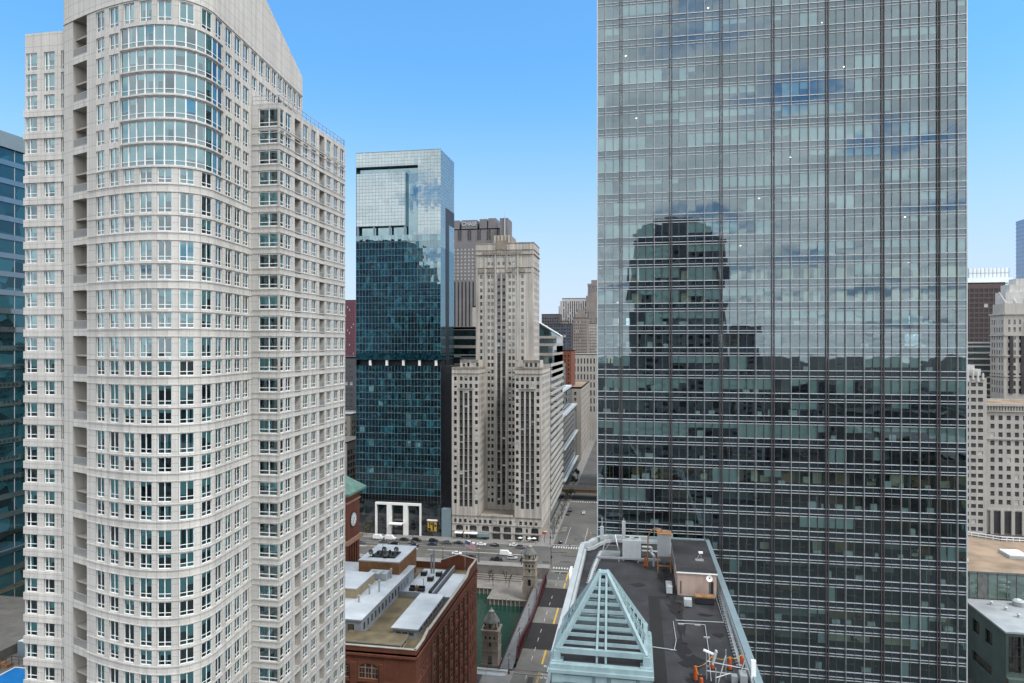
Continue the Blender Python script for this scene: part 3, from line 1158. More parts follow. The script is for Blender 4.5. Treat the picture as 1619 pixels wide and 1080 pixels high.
def pane_strip(xs, z0, z1, face='N', rnd=rng):
    """one bay of glass: flat panes, each set a hair off true like real glazing"""
    mb = MB()
    for a, b in zip(xs, xs[1:]):
        t1, t2 = rnd.uniform(-.007, .007), rnd.uniform(-.007, .007)
        if face == 'N':
            mb.face([(a, TY0 + t1, z0), (b, TY0 - t1, z0), (b, TY0 - t1 + t2, z1), (a, TY0 + t1 + t2, z1)], 0)
        elif face == 'W':
            mb.face([(TX1 + t1, a, z0), (TX1 - t1, b, z0), (TX1 - t1 + t2, b, z1), (TX1 + t1 + t2, a, z1)], 0)
        else:
            mb.face([(TX0 + t1, b, z0), (TX0 - t1, a, z0), (TX0 - t1 + t2, a, z1), (TX0 + t1 + t2, b, z1)], 0)
    return mb


cand = []
rest = MB()
for z in FZ:
    for i, (a, b) in enumerate(zip(COLX, COLX[1:])):
        xs = [x for x in panx if a - 1e-6 <= x <= b + 1e-6]
        px, py, d = onframe((a + b) / 2, TY0, z + 1.2)
        vis = 0 < py < 1080
        if px < 1190 and py > 850:
            vis = False
        cand.append((((b - a) / d) if vis else -1, xs, z))
    for f, ys in (('W', pany), ('E', pany)):
        rest.merge(pane_strip(ys, z, z + VH, f), Matrix())
cand.sort(key=lambda q: -q[0])
for k, (sc0, xs, z) in enumerate(cand):
    if k < 100:
        pane_strip(xs, z, z + VH).build('window', ['tower_glass'], TOWER)
    else:
        rest.merge(pane_strip(xs, z, z + VH), Matrix())
# upper shaft, out of the picture
rest.box(TX0, TX1, TY0, TY1, FZ[-1] + 4.0, 226, 0, skip='bt')
rest.build('window_field', ['tower_glass'], TOWER, 'stuff')
for z in FZ:
    s = MB()
    e = 0.0
    for a, b in zip(panx, panx[1:]):
        t1 = rng.uniform(-.003, .003)
        s.face([(a, TY0 + t1, z + VH), (b, TY0 - t1, z + VH), (b, TY0 - t1, z + 4.0), (a, TY0 + t1, z + 4.0)], 0)
    s.face([(TX1, TY0, z + VH), (TX1, TY1, z + VH), (TX1, TY1, z + 4.0), (TX1, TY0, z + 4.0)], 0)
    s.face([(TX0, TY1, z + VH), (TX0, TY0, z + VH), (TX0, TY0, z + 4.0), (TX0, TY1, z + 4.0)], 0)
    s.build('spandrel_band', ['spandrel'], TOWER)
g = MB()
ZT = FZ[-1] + 4.0
for i, x in enumerate(panx):
    col = any(abs(x - c) < 0.05 for c in COLX[1:-1])
    if col:
        for dx in (-0.2, 0.2):
            g.box(x + dx - 0.075, x + dx + 0.075, TY0 - 0.3, TY0 - 0.01, 1, ZT, 1)
    else:
        j = min(abs(x - c) for c in COLX)
        two = i % 2 == 1
        if two:
            g.box(x - 0.13, x - 0.08, TY0 - 0.2, TY0 - 0.01, 1, ZT, 2)
            g.box(x + 0.06, x + 0.11, TY0 - 0.2, TY0 - 0.01, 1, ZT, 0)
        else:
            g.box(x - 0.03, x + 0.03, TY0 - 0.12, TY0 - 0.01, 1, ZT, 2)
g.box(TX0 - 0.12, TX0 + 0.06, TY0 - 0.16, TY0 - 0.01, 1, ZT, 0)
g.box(TX1 - 0.06, TX1 + 0.12, TY0 - 0.16, TY0 - 0.01, 1, ZT, 0)
for y in pany[1:]:
    g.box(TX1 + 0.01, TX1 + 0.16, y - 0.04, y + 0.04, 1, ZT, 0)
    g.box(TX0 - 0.16, TX0 - 0.01, y - 0.04, y + 0.04, 1, ZT, 0)
for z in FZ:
    for dz, h, dp in ((-0.07, 0.13, 0.13), (VH, 0.1, 0.11), (VH + 0.46, 0.1, 0.11)):
        g.box(TX0, TX1, TY0 - dp, TY0 - 0.012, z + dz, z + dz + h, 0)
        g.box(TX1 + 0.012, TX1 + dp, TY0, TY1, z + dz, z + dz + h, 0)
        g.box(TX0 - dp, TX0 - 0.012, TY0, TY1, z + dz, z + dz + h, 0)
g.build('mullion_grid', ['alu', 'alu_dark', 'fin'], TOWER)
# storeys: floor plate with a ceiling below, core, columns, fit-out
fl = MB()
fl.box(TX0 + 0.15, TX1 - 0.15, TY0 + 0.2, TY1 - 0.2, -0.35, -0.06, 1)
fl.face([(TX0 + 0.1, TY0 + 0.12, -1.15), (TX0 + 0.1, TY1 - 0.12, -1.15), (TX1 - 0.1, TY1 - 0.12, -1.15), (TX1 - 0.1, TY0 + 0.12, -1.15)], 0)
fm = fl.mesh('floor_plate', ['ceiling', 'carpet'])
for z in FZ:
    o = bpy.data.objects.new('floor_plate', fm)
    COL.objects.link(o)
    o.location = (0, 0, z)
    setp(o, TOWER)
c = MB()
c.box(-1, 49.5, TY0 + 12, TY1 - 10, 1, ZT + 50, 0)
c.build('core_wall', ['core'], TOWER)
c = MB()
for x in COLX[1:-1]:
    c.box(x - 0.42, x + 0.42, TY0 + 0.5, TY0 + 1.3, 1, ZT, 0)
    c.box(x - 0.42, x + 0.42, TY1 - 1.4, TY1 - 0.6, 1, ZT, 0)
c.build('column', ['alu_dark'], TOWER)
bl, pt, ds, lt, ch = MB(), MB(), MB(), MB(), MB()
for fi, z in enumerate(FZ):
    if not 30 < z < 166:
        continue
    k = round((z - 99.26) / 4)
    # cross walls between rooms, and the room fronts
    style = rng.random()
    for a, b in zip(COLX, COLX[1:]):
        if rng.random() < (0.75 if style < 0.55 else 0.25):
            xx = rng.choice((a + 0.1, (a + b) / 2, b - 1.6))
            pt.box(xx, xx + 0.12, TY0 + 0.6, TY0 + 6.5, z - 0.04, z + 2.8, rng.choice((0, 0, 2)))
        if rng.random() < (0.7 if style < 0.55 else 0.2):
            w = rng.uniform(0.3, 0.95)
            yb = TY0 + rng.uniform(4.5, 7)
            pt.box(a, a + (b - a) * w, yb, yb + 0.12, z - 0.04, z + 2.8, rng.choice((0, 0, 0, 2)))
    if k in (2, 3, -9) or (k in (-6,)):  # storeys with cream and timber panels near the glass
        for a, b in zip(COLX[1:], COLX[2:]):
            for u, w in ((0.22, 0.2), (0.62, 0.1), (0.8, 0.13)):
                x = a + (b - a) * u
                if k in (2, 3):
                    pt.box(x, x + 8.85 * w, TY0 + 1.6, TY0 + 1.72, z - 0.05, z + 1.95, 1)
                elif rng.random() < 0.7:
                    pt.box(x, x + 8.85 * w * 1.3, TY0 + 2.2, TY0 + 2.32, z - 0.05, z + rng.choice((1.1, 1.9)), rng.choice((1, 2)))
    if k in (-12, -13):
        for a, b in zip(COLX[1:], COLX[2:]):
            pt.box(a + 1, b - 1, TY0 + 3.2, TY0 + 3.4, z - .04, z + 2.4, rng.choice((1, 2, 0)))
    # roller blinds
    xs = panx
    q = 0
    drawn = {-2: .45, -4: .75, -1: .2}.get(k, 0.13 if z < 100 else 0.42)  # extra blinds added above eye level to brighten panes like mirrored sky
    while q < len(xs) - 1:
        run = rng.choice((1, 1, 2, 2, 3, 6))
        if rng.random() < drawn:
            dn = rng.choice((0.35, 0.5, 0.75, 1.0, 1.0))
            for p in range(q, min(q + run, len(xs) - 1)):
                bl.face([(xs[p] + .08, TY0 + .3, z + VH - VH * dn), (xs[p + 1] - .08, TY0 + .3, z + VH - VH * dn), (xs[p + 1] - .08, TY0 + .3, z + VH + .1), (xs[p] + .08, TY0 + .3, z + VH + .1)], 0)
        q += run
    # desks, cabinets and screens by the glass
    if z < 110:
        x = TX0 + 1
        while x < TX1 - 2:
            t = rng.random()
            if t < 0.22:
                h = rng.choice((0.55, 0.7, 0.7, 1.05))
                w = rng.uniform(0.7, 1.5)
                ds.box(x, x + w, TY0 + 0.55, TY0 + 1.1, z - 0.05, z + h, 0)
            elif t < 0.5:
                w = 1.6
                ds.box(x, x + w, TY0 + 1.4, TY0 + 2.2, z + 0.68, z + 0.74, 1)
                ds.box(x + .4, x + 1.1, TY0 + 1.7, TY0 + 1.76, z + 0.8, z + 1.2, 2)
                ch.cyl((x + .7, TY0 + 2.9, z), (x + .7, TY0 + 2.9, z + .45), .05, .05, 6, 0)
                ch.box(x + .45, x + .95, TY0 + 2.65, TY0 + 3.15, z + .45, z + .53, 0)
                ch.box(x + .45, x + .95, TY0 + 3.1, TY0 + 3.17, z + .55, z + 1.1, 0)
            x += rng.uniform(1.4, 3.2)
    for _ in range(2 if z < 112 else 1):
        x = rng.uniform(TX0 + 2, TX1 - 2)
        y = TY0 + rng.uniform(1.5, 6)
        lt.box(x, x + 0.2, y, y + 0.2, z + 2.78, z + 2.82, 0)
M['lit'] = bpy.data.materials.new('ceiling_lamp')
M['lit'].use_nodes = True
e_ = M['lit'].node_tree.nodes['Principled BSDF']
e_.inputs['Emission Color'].default_value = (1, 0.86, 0.66, 1)
e_.inputs['Emission Strength'].default_value = 2.2
pt.build('office_partition', ['partition', 'cream', 'wood'], TOWER, 'stuff')
bl.build('roller_blind', ['roller'], TOWER, 'stuff')
ds.build('office_desk', ['white', 'wood', 'black'], TOWER, 'stuff')
ch.build('office_chair', ['iron'], TOWER, 'stuff')
lt.build('ceiling_lamp', ['lit'], TOWER, 'stuff')
rf = MB()
rf.box(TX0, TX1, TY0, TY1, 226, 227, 0)
rf.build('roof', ['black'], TOWER)


# ================================================================== ground, streets, river
RN, RS, QUAY_S, WALL_S = 204.0, 287.0, 287.0, 301.0
RX0, RX1 = -420.0, 70.0
BX0, BX1 = -41.0, -15.0  # bridge
WZ = -7.6
g = MB()
F_ = 5200
for (x0, x1, y0, y1) in ((-F_, F_, -F_, RN), (-F_, F_, WALL_S, F_ * 2), (-F_, RX0, RN, WALL_S), (RX1, F_, RN, WALL_S)):
    g.face([(x0, y0, -0.02), (x1, y0, -0.02), (x1, y1, -0.02), (x0, y1, -0.02)], 0)
struct('ground', g, ['city_ground'], 'grey city ground stretching away between the buildings')
g = MB()
g.face([(RX0, RN, WZ), (RX1, RN, WZ), (RX1, QUAY_S, WZ), (RX0, QUAY_S, WZ)], 0)
struct('river', g, ['water'], 'dark green river water under the bridge')
g = MB()
g.face([(RX0, RN, WZ - .5), (RX1, RN, WZ - .5), (RX1, RN, -0.02), (RX0, RN, -0.02)], 0)
g.box(RX0, RX1, RN - 0.4, RN + 0.3, -0.02, 0.15, 0)
# riverside walk and the road wall behind it
g.box(RX0, RX1, QUAY_S, WALL_S, WZ - 1, -5.0, 0, skip='b')
g.box(BX0 - 19, BX0 + 1.5, 275.5, QUAY_S, WZ - 1, -5.0, 0, skip='b')
struct('riverwalk', g, ['quay'], 'pale concrete riverside walk at water level with a small landing')
w = MB()
w.box(RX0, RX1, WALL_S, WALL_S + 0.5, -5.0, 0.0, 0)
for k in range(60):
    x = RX0 + 4 + k * 6.4
    if x < BX0 - 2 or x > BX1 + 2:
        w.box(x - .5, x + .5, WALL_S - 0.25, WALL_S, -5.0, 0.0, 0)
w.box(RX0, RX1, WALL_S - 0.1, WALL_S + 0.45, 0.0, 0.2, 0)
wl = w.build('retaining_wall', ['quay'])
tag(wl, 'long stone retaining wall between the upper road and the riverside walk', 'wall')
f = MB()
x = -190.0
while x < BX0 - 4:
    f.cyl((x, QUAY_S - (11.6 if x > BX0 - 19 else 0) - .25, WZ), (x, QUAY_S - (11.6 if x > BX0 - 19 else 0) - .25, -4.5), .17, .17, 6)
    x += 1.75
f.box(-190, BX0 - 19, QUAY_S - .45, QUAY_S - .1, -5.25, -4.9)
f.box(BX0 - 19, BX0 + 1.5, 275.05, 275.4, -5.25, -4.9)
tag(f.build('timber_fender', ['coping']), 'row of pale fender piles along the edge of the riverside walk', 'fender')
for z0, k in ((-3.2, 0), (-4.1, 1)):
    pass
st = MB()
for k in range(3):
    st.box(-105, BX0 - 8, 296.6 + k * 1.4, WALL_S - .3, -5.0, -4.55 + k * 0.45, 0, skip='b')
tag(st.build('terrace_steps', ['quay']), 'broad low seating steps on the riverside walk below the road wall', 'steps')

# roads: sheets 4 mm apart
LX0, LX1 = -36.2, -17.2  # carriageway between kerbs, north and on the bridge
SX0, SX1 = -40.0, -17.5  # south of the big crossing road
r = MB()
r.face([(LX0, -300, .004), (LX1, -300, .004), (LX1, 211, .004), (LX0, 211, .004)], 0)
struct('north_street', r, ['deck_light'], 'worn grey street running up to the bridge')
r = MB()
r.face([(-420, WALL_S + 5.5, .004), (140, WALL_S + 5.5, .004), (140, 333.5, .004), (-420, 333.5, .004)], 0)
r.face([(SX0, 333.5, .004), (SX1, 333.5, .004), (SX1, 900, .004), (SX0, 900, .004)], 0)
r.face([(LX0 - 1, 284.0, .004), (LX1 + 1, 284.0, .004), (LX1 + 1, WALL_S + 5.5, .004), (LX0 - 1, WALL_S + 5.5, .004)], 0)
struct('riverside_drive', r, ['asphalt'], 'wide riverside road full of parked and moving cars with a street leading away')
p = MB()
p.box(-420, LX0 - 1.2, WALL_S + .5, WALL_S + 5.5, -.3, 0.13, 0, skip='b')
p.box(LX1 + 1.2, 70, WALL_S + .5, WALL_S + 5.5, -.3, 0.13, 0, skip='b')
p.box(-420, SX0, 333.5, 341.0, -.3, 0.13, 0, skip='b')
p.box(SX0 - 6.0, SX0, 341.0, 900, -.3, 0.13, 0, skip='b')
p.box(SX1, SX1 + 7.0, 333.5, 900, -.3, 0.13, 0, skip='b')
p.box(LX0 - 9, LX0, -300, 205, -.3, 0.13, 0, skip='b')
p.box(LX1, LX1 + 7, -300, 205, -.3, 0.13, 0, skip='b')
struct('pavement', p, ['sidewalk'], 'raised concrete pavements along the roads')
# long traffic island beside the riverside road
p = MB()
p.box(-150, -104, 318.2, 319.6, 0.004, 0.16, 0)
p.box(-99, -52, 318.0, 318.9, 0.004, 0.16, 0)
struct('traffic_island', p, ['coping'], 'narrow raised traffic island along the riverside road')
# markings
m = MB()


def mark(x0, x1, y0, y1, mi=0, z=.008):
    m.face([(x0, y0, z), (x1, y0, z), (x1, y1, z), (x0, y1, z)], mi)


YL = -28.5
for a, b in ((-300, 211), ):
    mark(YL - .28, YL - .12, a, b, 1)
    mark(YL + .12, YL + .28, a, b, 1)
for a, b, z in ((211, 221, .108), (242, 257, .108), (278, 284, .108)):
    mark(YL - .3, YL + .3, a, b, 1, z)
mark(YL - .3, YL + .3, 284, 297, 1)
y = 96.0
while y < 211:
    mark(-32.2, -32.05, y, y + 3.2)
    y += 7.5
for a, b in ((213, 216), (219.5, 222.5), (227, 230), (234, 237), (243.5, 246.5), (250, 253), (259, 262), (266, 269), (280, 283)):
    mark(-32.2, -32.05, a, b, 0, .108)
for a in (288.5, 295.0):
    mark(-32.2, -32.05, a, a + 3)
mark(-23.4, -23.22, 180, 206, 0)
for k in range(15):  # zebra bars across the north arm and the south arm
    xx = LX0 + .3 + k * 1.22
    mark(xx, xx + .6, 301.0, 304.0)
for k in range(18):
    xx = SX0 + .6 + k * 1.22
    mark(xx, xx + .6, 332.5, 335.6)
mark(LX0, LX1, 298.3, 298.75, 0)
mark(SX0, SX1, 337.6, 338.0, 0)
mark(LX0 + 2, LX1, 296.0, 297.2, 2, .006)
for xx in (-34.3, -25.0):
    y = 340.0
    mark(xx - .09, xx + .09, 340, 372)
for yy in (346.5, 349.5):
    mark(-22.8, -19.6, yy, yy + .5)
for yy in (364, 367, 370):
    mark(-38.6, -36.0, yy, yy + .45)
for k in range(16):
    xx = SX0 + .4 + k * 1.4
    mark(xx, xx + .7, 430.5, 433.5)
    mark(xx, xx + .7, 462, 465)
mark(-170, -60, 314.3, 314.5, 2)
mark(-170, -60, 324.4, 324.6, 0)
yy = -170.0
while yy < -60:
    mark(yy, yy + 3, 311.2, 311.35)
    mark(yy, yy + 3, 328.0, 328.15)
    yy += 9
# left-turn arrow and lane word
AX, AY = -26.3, 208.6
mark(AX - .12, AX + .12, AY - 2.2, AY + .3, 0, .112)
m.face([(AX - .12, AY + .3, .112), (AX + .12, AY + .3, .112), (AX - .75, AY + 1.4, .112), (AX - .95, AY + 1.2, .112)], 0)
m.face([(AX - 1.5, AY + 1.9, .112), (AX - 1.35, AY + .55, .112), (AX - .3, AY + 1.65, .112)], 0)
mo = m.build('road_marking', ['road_white', 'yellow', 'deck_dark'])
mo['kind'] = 'structure'
mo['label'] = 'painted lane lines, crossings and arrows on the roads'


rgp = random.Random(8)
pm = MB()
for k in range(46):
    if k < 26:
        x, y = rgp.uniform(-165, -20), rgp.uniform(308, 330)
    elif k < 36:
        x, y = rgp.uniform(SX0 + 1, SX1 - 2), rgp.uniform(338, 520)
    else:
        x, y = rgp.uniform(LX0 + 1, LX1 - 3), rgp.uniform(150, 205)
    w_, l_ = rgp.uniform(.8, 2.4), rgp.uniform(2, 9)
    if k < 26:
        w_, l_ = l_, w_
    pm.face([(x, y, .006 + .0002 * k % .001), (x + w_, y, .006), (x + w_, y + l_, .006), (x, y + l_, .006)], rgp.choice((0, 0, 1)))
for k in range(16):
    x, y = rgp.uniform(-130, -24), rgp.uniform(309, 329)
    pm.face([(x + .45 * math.cos(a * .6283), y + .45 * math.sin(a * .6283), .0075) for a in range(10)], 0)
M['patch_dark'] = mat('fresh_asphalt_patch', (0.045, 0.044, 0.043), .9, .15, .5)
M['patch_light'] = mat('old_concrete_patch', (0.12, 0.118, 0.112), .9, .15, .5)
po = pm.build('road_patch', ['patch_dark', 'patch_light'])
po['kind'] = 'structure'
po['label'] = 'patched strips and manhole covers in the worn asphalt'


def text_mesh(name, txt, size, matn, parent, loc, rot, ext=0.0, sx=1.0, bold=0.0, spacing=1.0):
    cu = bpy.data.curves.new(name, 'FONT')
    cu.body = txt
    cu.size = size
    cu.extrude = ext
    cu.offset = bold
    cu.align_x = 'CENTER'
    cu.align_y = 'CENTER'
    cu.space_character = spacing
    cu.materials.append(M[matn])
    tmp = bpy.data.objects.new(name, cu)
    COL.objects.link(tmp)
    me = bpy.data.meshes.new_from_object(tmp.evaluated_get(bpy.context.evaluated_depsgraph_get()))
    bpy.data.objects.remove(tmp)
    o = bpy.data.objects.new(name, me)
    COL.objects.link(o)
    o.location = loc
    o.rotation_euler = rot
    o.scale = (sx, 1, 1)
    if parent:
        setp(o, parent)
    return o


ow = text_mesh('lane_word', 'ONLY', 4.6, 'road_white', None, (-26.6, 203.6, .012), (0, 0, 0), sx=0.24, bold=0.05)
ow['kind'] = 'structure'
ow['label'] = 'the white word ONLY painted in the turning lane'

# ================================================================== bascule bridge
BR = thing('bascule_bridge', 'maroon steel truss bridge carrying the street over the green river', 'bridge', (-28, 246, 0))
d = MB()
for a, b, mi in ((206, 221, 0), (221, 242, 1), (242, 257, 0), (257, 277.5, 1), (277.5, 287, 0)):
    d.box(LX0, LX1, a + .02, b - .02, -0.9, 0.1, mi)
d.build('road_deck', ['deck_light', 'deck_dark'], BR)
for (a, b) in ((BX0, LX0 - .9), (LX1 + .9, BX1)):
    d = MB()
    k = 206.0
    while k < 287:
        d.box(a, b, k, k + 2.96, -0.3, 0.16, 0)
        k += 3.0
    d.build('walkway', ['bridge_walk'], BR)


def chord(y):
    """height of the truss above the deck: deep humps by the abutments, shallow in the middle"""
    for y0, sgn in ((212.0, 1), (284.0, -1)):
        t = (y - y0) * sgn
        if 0 <= t <= 34:
            if t < 3:
                return 0.6 + 3.6 * math.sqrt(t / 3.0)
            return 4.2 - 2.9 * min(1.0, (t - 3) / 24.0) ** 1.0 + 0.35 * math.sin(t / 34 * math.pi)
    return 1.3


for xt in (LX0 - .45, LX1 + .45):
    t = MB()
    ys = [212 + 72 * k / 36 for k in range(37)]
    pts = [(xt, y, 0.1 + chord(y)) for y in ys]
    for a, b in zip(pts, pts[1:]):
        t.beam(a, b, 0.62, 0.5)
    t.beam((xt, 211.6, 0.25), (xt, 284.4, 0.25), .55, .45)
    t.box(xt - .3, xt + .3, 211.7, 212.3, 0, .8)
    for i, p in enumerate(pts):
        t.beam((xt, p[1], 0.2), p, .34, .3, up=(0, 1, 0))
        if i + 1 < len(pts):
            q = pts[i + 1]
            if i % 2:
                t.beam((xt, p[1], .3), q, .2, .24)
            else:
                t.beam(p, (xt, q[1], .3), .2, .24)
    t.build('truss', ['bridge_red'], BR)
for xr in (BX0 + .1, BX1 - .1):
    t = MB()
    for h in (0.35, 0.75, 1.15):
        t.beam((xr, 205, .16 + h), (xr, 288, .16 + h), .08, .09)
    y = 205.0
    while y < 288.1:
        t.box(xr - .07, xr + .07, y - .07, y + .07, 0, 1.45)
        y += 2.0
    t.box(xr - .2, xr + .2, 205, 288, -1.3, -.05)
    t.build('side_railing', ['bridge_red'], BR)
t = MB()
for x in (-36, -30, -24, -18):
    t.box(x - .3, x + .3, 206, 287, -2.6, -.95)
for y in range(212, 286, 8):
    t.box(-41, -15, y - .2, y + .2, -1.8, -.92)
t.build('girder', ['bridge_red'], BR)
for y0, y1 in ((203.5, 209.5), (283, 288.5)):
    a = MB()
    a.box(BX0 + .5, BX1 - .5, y0, y1, WZ - 1, -1.0)
    a.build('abutment', ['quay'], BR)


def bridge_house(label, x, y, zb):
    t = thing('bridge_house', label, 'bridge house', (x, y, zb), 0, 'stone bridge houses', local=True)
    h = -zb
    b = MB()
    w = 2.55
    b.box(-w - .25, w + .25, -w - .25, w + .25, 0, h + .6, 0)
    ps = [Path([(-w, -w), (w, -w)]), Path([(w, -w), (w, w)]), Path([(w, w), (-w, w)]), Path([(-w, w), (-w, -w)])]
    top = h + 10.6
    for i, q in enumerate(ps):
        hol = [(2.2, 2.9, h + 6, h + 7.3), (.9, 1.5, h + 8.2, h + 9.2), (2.2, 2.9, h + 8.2, h + 9.2), (3.6, 4.2, h + 8.2, h + 9.2)]
        if i == 0:
            hol.append((1.9, 3.2, h + .6, h + 3.2))
        facade(b, q, 0, q.len, h + .6, top, hol, .35, 0)
        ledge(b, q, -.05, q.len + .05, h + 4.6, .3, .18)
        ledge(b, q, -.05, q.len + .05, h + 7.6, .25, .15)
    b.box(-w + .36, w - .36, -w + .36, w - .36, h + .6, top, 1)
    b.box(-w - .35, w + .35, -w - .35, w + .35, top, top + .55, 0)
    b.build('wall', ['limestone_old', 'stone_win'], t)
    c = MB()
    c.prism([(-2.1, -1.1), (-1.1, -2.1), (1.1, -2.1), (2.1, -1.1), (2.1, 1.1), (1.1, 2.1), (-1.1, 2.1), (-2.1, 1.1)], top + .55, top + 2.6, 0)
    for a in range(8):
        u = math.radians(a * 45)
        c.box(2.05 * math.cos(u) - .3, 2.05 * math.cos(u) + .3, 2.05 * math.sin(u) - .3, 2.05 * math.sin(u) + .3, top + .9, top + 2.1, 1)
    c.build('lantern', ['limestone_old', 'stone_win'], t)
    f = MB()
    b0, b1 = 2.6, .9
    zz = [top + 2.6, top + 3.0, top + 5.1, top + 5.6]
    rr = [2.75, 2.5, 1.1, .95]
    for (za, ra), (zb_, rb) in zip(zip(zz, rr), list(zip(zz, rr))[1:]):
        f.cyl((0, 0, za), (0, 0, zb_), ra, rb, 8, 0)
    f.cyl((0, 0, top + 5.6), (0, 0, top + 6.1), .8, .3, 8, 1)
    f.cyl((0, 0, top + 6.1), (0, 0, top + 6.7), .3, .12, 8, 1)
    for a in range(4):
        u = math.radians(45 + a * 90)
        f.box(2.6 * math.cos(u) - .35, 2.6 * math.cos(u) + .35, 2.6 * math.sin(u) - .35, 2.6 * math.sin(u) + .35, top + .55, top + 1.5, 0)
    f.build('roof', ['galv_dark', 'coping'], t)
    return t


M['galv_dark'] = mat('lead_roof', (0.12, 0.125, 0.12), 0.7, 0.25, 0.8)
bridge_house('weathered stone bridge house on the near bank beside the red brick warehouse', -44.2, 209.5, -0.2)
bridge_house('weathered stone bridge house rising from the riverside landing on the far bank', -42.6, 279.2, -5.0)


# ================================================================== red brick warehouse with clock tower
BK = thing('brick_warehouse', 'red brick riverside warehouse with arched windows, grey rooftop rooms and a clock tower', 'warehouse', (-78, 170, 0))
rng = random.Random(3)
bx0, bx1, by0, by1 = -122.0, -46.2, 140.7, 198.0
RZ, PZ = 32.6, 34.0
BM = ['terracotta', 'win_dark', 'win_dark']
items, T = [], {}


def arched(w, h, cols=3):
    """arched window: straight part and a segmental head"""
    mb = MB()
    x0, x1 = -w / 2, w / 2
    hs_ = h * 0.68
    n = 10
    arc = [(x1 * math.cos(math.pi * k / n), hs_ + (h - hs_) * math.sin(math.pi * k / n)) for k in range(n + 1)]
    mb.face([(x0, .06, 0), (x1, .06, 0)] + [(a, .06, b) for a, b in arc], 1)
    for a, b in zip(arc, arc[1:]):
        mb.beam((a[0], 0, a[1]), (b[0], 0, b[1]), .2, .16, 0, up=(0, 1, 0))
    mb.box(x0, x0 + .12, -.03, .05, 0, hs_, 0)
    mb.box(x1 - .12, x1, -.03, .05, 0, hs_, 0)
    mb.box(x0, x1, -.06, .05, -.1, .12, 0)
    for k in range(1, cols):
        x = x0 + w * k / cols
        mb.box(x - .12, x + .12, -.02, .05, 0, h * .93, 0)
    mb.box(x0, x1, -.015, .05, hs_ - .08, hs_ + .08, 0)
    for k in range(cols):
        x = x0 + w * (k + .5) / cols
        mb.box(x - .035, x + .035, -.005, .05, 0, hs_, 0)
    mb.box(x0, x1, -.004, .05, hs_ * .5 - .04, hs_ * .5 + .04, 0)
    return mb


T['arch'] = arched(4.5, 3.5, 3)
T['archs'] = arched(3.3, 3.3, 2)
T['trip'] = win(4.5, 2.6, cols=3, tr=0.5, ft=0.14)
T['dbl'] = win(3.3, 2.6, cols=2, tr=0.5, ft=0.14)
T['sgl'] = win(1.15, 2.5, cols=1, tr=0.5, ft=0.12)
nP = Path([(bx0, by0), (bx1, by0)])
wP = Path([(bx1, by0), (bx1, by1)])
sP = Path([(bx1, by1), (bx0, by1)])
eP = Path([(bx0, by1), (bx0, by0)])
floors = [27.0, 22.6, 18.4, 14.2, 10.0, 5.6]
b = MB()


def bay_face(path, centers, w, key, akey, singles):
    hol = []
    for fi, z in enumerate(floors):
        for s in centers:
            h = 3.5 if fi == 0 else 2.6
            k = akey if fi == 0 else key
            hol.append((s - w / 2, s + w / 2, z, z + (h * .70 if fi == 0 else h)))
            if fi == 0:
                hh = h
                for q in range(6):  # stepped cut follows the arch
                    t0, t1 = .70 + .05 * q, .70 + .05 * (q + 1)
                    hw = w / 2 * math.sqrt(max(0, 1 - ((t1 - .68) / .32) ** 2))
                    if hw > .1:
                        hol.append((s - hw, s + hw, z + h * t0, z + h * t1))
            x, y, nx, ny = path.at(s)
            items.append((k, x - nx * .16, y - ny * .16, z, ang(nx, ny), w * h))
        for s in singles:
            hol.append((s - .58, s + .58, z, z + 2.5))
            x, y, nx, ny = path.at(s)
            items.append(('sgl', x - nx * .16, y - ny * .16, z, ang(nx, ny), 2.8))
    return hol


nc = [nP.len - 6.6 - 6.6 * k for k in range(1, 10)]
nc = [nP.len - 10.9 - 6.7 * k for k in range(9)]
hn = bay_face(nP, nc, 4.5, 'trip', 'arch', [])
wc = [13.5 + 5.0 * k for k in range(7)]
hw_ = bay_face(wP, wc, 3.3, 'dbl', 'archs', [3.2, 5.6, 8.0, 49.0, 51.6, 54.2])
facade(b, nP, 0, nP.len, 0, 33.0, hn, .28, 0)
facade(b, wP, 0, wP.len, 0, 33.0, hw_, .28, 0)
facade(b, sP, 0, sP.len, 0, 33.0, [], .3, 0)
facade(b, eP, 0, eP.len, 0, 33.0, [], .3, 0)
for p, cs, w in ((nP, nc, 4.5), (wP, wc, 3.3)):
    ledge(b, p, 0, p.len, 32.1, .45, .35)
    ledge(b, p, 0, p.len, 26.3, .35, .2)
    ledge(b, p, 0, p.len, 9.2, .35, .2)
    P = p.pt
    for s in cs:
        for dx in (-w / 2 - .75, w / 2 + .75):
            b.beam(P(s + dx, .14, 0), P(s + dx, .14, 30.5), .7, .3, 0, up=(p.at(s)[2], p.at(s)[3], 0))
b.box(bx0 + .5, bx1 - .5, by0 + .5, by1 - .5, 0, 32.0, 1)
b.build('wall', ['brick', 'room'], BK)
place(BK, items, T, BM, nmax=100)
r = MB()
r.face([(bx0 + .3, by0 + .3, RZ), (bx1 - .3, by0 + .3, RZ), (bx1 - .3, by1 - .3, RZ), (bx0 + .3, by1 - .3, RZ)], 0)
r.build('roof', ['membrane_dirty'], BK)
# parapet, higher at the two river corners with a raking top
pr = MB()


